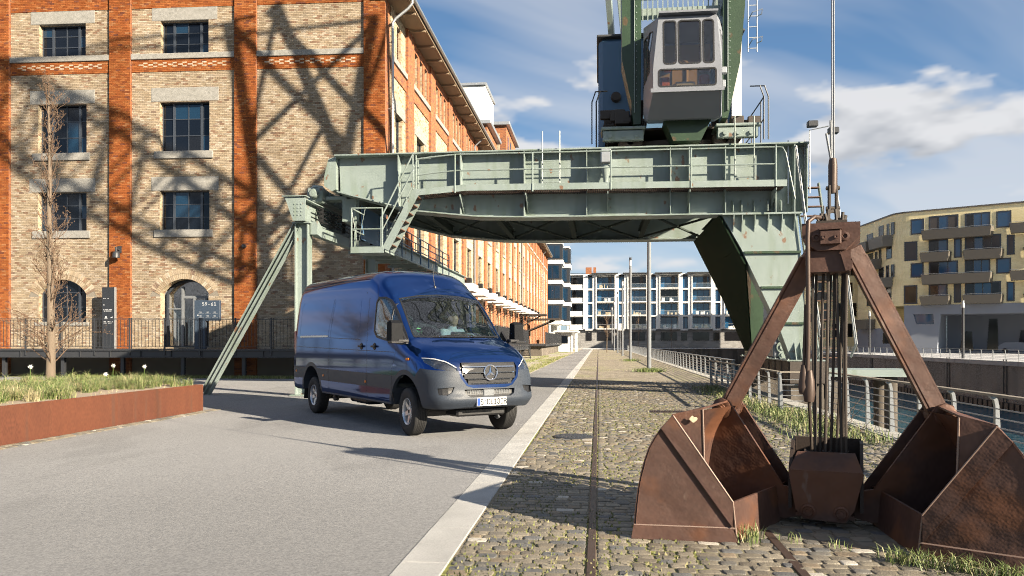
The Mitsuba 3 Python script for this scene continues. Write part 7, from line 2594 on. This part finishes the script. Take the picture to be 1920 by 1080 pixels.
for u0, u1, z0, z1, dp in BALC:
    bb = B(MY)
    for z, (e0, e1, d2) in ((0, (0, 0, 0)),):
        v = np.array([(u0 + 0.25, 0.06, z0), (u1 - 0.1, 0.06, z0), (u1 - 0.35, dp - 0.15, z0), (u0 + 0.35, dp - 0.15, z0), (u0, 0.06, z1), (u1, 0.06, z1), (u1 - 0.2, dp, z1), (u0 + 0.2, dp, z1)])
    h1 = hull(v)
    v2 = v.copy()
    v2[:, 1] = np.where(v2[:, 1] > 0.5, v2[:, 1] - 0.08, -0.5)
    v2[:, 0] += np.where([1, 0, 0, 1, 1, 0, 0, 1], 0.09, -0.09)
    v2[:4, 2] += 0.15
    v2[4:, 2] += 0.5
    bb.mesh(h1 - hull(v2))
    bk2 = put('balcony', bb, 'bronze', yb_)
    rr = B(MY).tube([(u0 + 0.2, dp - 0.04, z1 + 0.12), (u1 - 0.25, dp - 0.04, z1 + 0.12), (u1 - 0.02, 0.1, z1 + 0.12)], 0.025, 5)
    put('rail', rr, 'galv', bk2)
WL = [(-5.39, -3.92, 16.42, 17.81), (-2.77, -2.1, 16.22, 17.75), (-1.4, -0.71, 16.22, 17.75), (-2.88, -1.37, 13.01, 14.91), (-5.39, -3.92, 10.53, 11.92), (-2.94, -2.2, 10.39, 11.99), (-1.4, -0.71, 10.39, 11.99), (-2.94, -1.48, 7.27, 9.01), (-2.4, -1.25, 3.72, 6.15), (-9.5, -7.5, 14.9, 17.2), (-9.5, -7.5, 12.6, 14.3), (-6.6, -6.0, 12.6, 14.3), (-5.3, -4.7, 12.6, 14.5), (-9.5, -7.8, 9.6, 11.4), (-9.5, -8, 6.8, 8.7), (-6, -4.6, 7.0, 8.9)]
for u0, u1, z0, z1 in WL:
    P = sbox(u0, z0, u1, z1)
    w = put('window', B(MY0).ext(P.buffer(0.08, join_style=2).difference(P.buffer(-0.06)), (0, 0, 0), UX, UZ, UV, -0.05, 0.05), 'frame', yb_)
    put('pane', B(MY0).box(u0 + 0.04, u1 - 0.04, 0.004, 0.02, z0 + 0.04, z1 - 0.04), 'panedark', w)
for u0, u1, z0, z1 in ((-6.29, -0.9, 14.6, 16.1), (-11.35, -6.5, 14.55, 16.0), (-10.5, -4.4, 11.8, 13.2), (-6.29, -0.9, 9.0, 10.3), (-11.55, -6.5, 3.3, 4.7)):
    v = np.array([(u0 + 0.2, 0.06, z0), (u1 - 0.2, 0.06, z0), (u1 - 0.4, 1.2, z0), (u0 + 0.4, 1.2, z0), (u0, 0.06, z1), (u1, 0.06, z1), (u1 - 0.3, 1.35, z1), (u0 + 0.3, 1.35, z1)])
    v2 = v.copy()
    v2[:, 1] = np.where(v2[:, 1] > 0.5, v2[:, 1] - 0.08, -0.5)
    v2[:, 0] += np.where([1, 0, 0, 1, 1, 0, 0, 1], 0.09, -0.09)
    v2[:4, 2] += 0.15
    v2[4:, 2] += 0.5
    put('side_balcony', B(MY0).mesh(hull(v) - hull(v2)), 'bronze', yb_)
# the neighbouring yellow house seen between the grab's ropes and arms
y2 = thing('yellow_house', 'lower yellow house with narrow dark windows seen behind the grab ropes', 'apartment building')
put('wall', B().box(33.6, 50, 126, 146, 0.0, 15.5), 'yellow', y2)
b = B()
for i in range(4):
    for j in range(4):
        z = 2.2 + j * 3.2
        x = 34.3 + i * 2.1 + (0.6 if j % 2 else 0)
        w = put('window', B().box(x, x + 0.95, 125.94, 125.998, z, z + 2.1), 'frame', y2)
        put('pane', B().box(x + 0.07, x + 0.88, 125.92, 125.94, z + 0.07, z + 2.03), 'panedark', w)
for j in range(3):
    put('balcony', B().cbox(33.0, 35.6, 124.6, 125.93, 4.6 + j * 3.2, 5.8 + j * 3.2, 0.05), 'bronze', y2)
    for i in range(5):
        put('side_window', B().box(33.54, 33.598, 128 + i * 3.4, 129.4 + i * 3.4, 2.4 + j * 3.4, 4.6 + j * 3.4), 'panedark', y2)
put('roof', B().box(33.4, 50.2, 125.8, 146.2, 15.502, 15.8), 'roof', y2)
gy = thing('grey_terrace_house', 'grey and white terrace house with balconies glimpsed between the crane leg and the grab', 'apartment building')
put('wall', B().box(33, 48, 150, 164, 0, 17), 'conc', gy)
for j in range(5):
    put('balcony', B().cbox(32.4, 41, 148.4, 149.99, 2.0 + j * 3.1, 3.1 + j * 3.1, 0.04), 'bronze' if j % 2 else 'white', gy)
    for i in range(4):
        put('window', B().box(33.6 + i * 2.0, 35.0 + i * 2.0, 149.94, 149.99, 3.2 + j * 3.1, 4.9 + j * 3.1), 'panedark', gy)
# lamp posts on the far promenade
for x, y, lab in ((33.2, 75.0, 'dark lamp post across the water in front of the yellow facade'), (33.0, 99.0, 'dark lamp post across the water at the yellow house corner')):
    l = thing('promenade_lamp', lab, 'lamp post')
    put('pole', B().lathe([(0.13, -0.05), (0.11, 4.6), (0, 4.6)], (x, y, 0), (0, 0, 1), 12), 'darksteel', l, smooth=40)
    put('head', B().cyl((x, y, 4.602), (x, y, 5.0), 0.14, 12).cyl((x, y, 4.9), (x, y, 5.25), 0.10, 12), 'galv', l)
pcs = thing('parked_car', 'parked car in the dark passage under the yellow building', 'car')
b = B(MY)
hb2 = hull([(11.6, -4.6, .3), (15.4, -4.6, .3), (11.6, -3.0, .3), (15.4, -3.0, .3), (11.5, -4.5, .85), (15.5, -4.5, .8), (11.5, -3.1, .85), (15.5, -3.1, .8), (12.2, -4.4, 1.4), (14.2, -4.4, 1.4), (12.2, -3.2, 1.4), (14.2, -3.2, 1.4)])
b.mesh(hb2)
put('body', b, 'cabgrey', pcs, smooth=30)
b = B(MY)
for u in (12.3, 14.7):
    for v_ in (-4.62, -2.98):
        b.cyl((u, v_ - 0.08, .32), (u, v_ + 0.08, .32), .32, 18)
puts('wheel', b, 'tyre', pcs)
# trees beyond the left edge of the picture, mirrored in the van's side
for i, (x, y, h) in enumerate(((-52, 20, 9), (-58, 27, 11), (-49, 33, 8), (-63, 35, 12), (-55, 42, 10), (-70, 24, 12))):
    t = thing('background_tree', ('bare tree nearest the road left of the warehouse', 'second bare tree left of the warehouse', 'bare tree closest to the warehouse end', 'tall bare tree far left', 'bare tree furthest back on the left', 'bare tree furthest left')[i], 'tree', 'bare trees left of the warehouse')
    put('trunk', B().tube([(x, y, 0), (x, y, h * 0.5)], [0.22, 0.12], 7), 'bark', t)
    bb, tw, bud = B(), B(), B()
    rg = np.random.default_rng(80 + i)
    for k in range(50):
        a = rg.uniform(0, 6.28)
        branch(np.array([x, y, h * rg.uniform(0.25, 0.6)]), vnorm([math.cos(a), math.sin(a), rg.uniform(0.3, 2)]), h * 0.45 * rg.uniform(0.5, 1.2), 0.06, 1)
    put('branches', tw, 'bark', t, kind='stuff')
# far off saplings by the end of the lane
for i, (x, y, h) in enumerate(((1.1, 104.0, 5.2), (3.6, 150.0, 6.0), (8.5, 168.5, 6.5), (15.5, 168.5, 6.0))):
    s_ = thing('bare_sapling', ('thin bare sapling standing in the cobbles right of the rail', 'bare sapling at the end of the railing', 'bare sapling before the white block', 'bare sapling further right before the white block')[i], 'tree')
    put('trunk', B().tube([(x, y, 0), (x + 0.05, y, h * 0.5), (x, y, h)], [0.07, 0.05, 0.015], 6), 'bark', s_)
    bb, tw, bud = B(), B(), B()
    rg = np.random.default_rng(50 + i)
    for k in range(26):
        z = h * rg.uniform(0.35, 0.95)
        a = rg.uniform(0, 6.28)
        branch(np.array([x, y, z]), vnorm([math.cos(a), math.sin(a), 1.2]), 1.1 * rg.uniform(0.6, 1.2), 0.016, 1)
    put('branches', tw, 'twig', s_, kind='stuff')
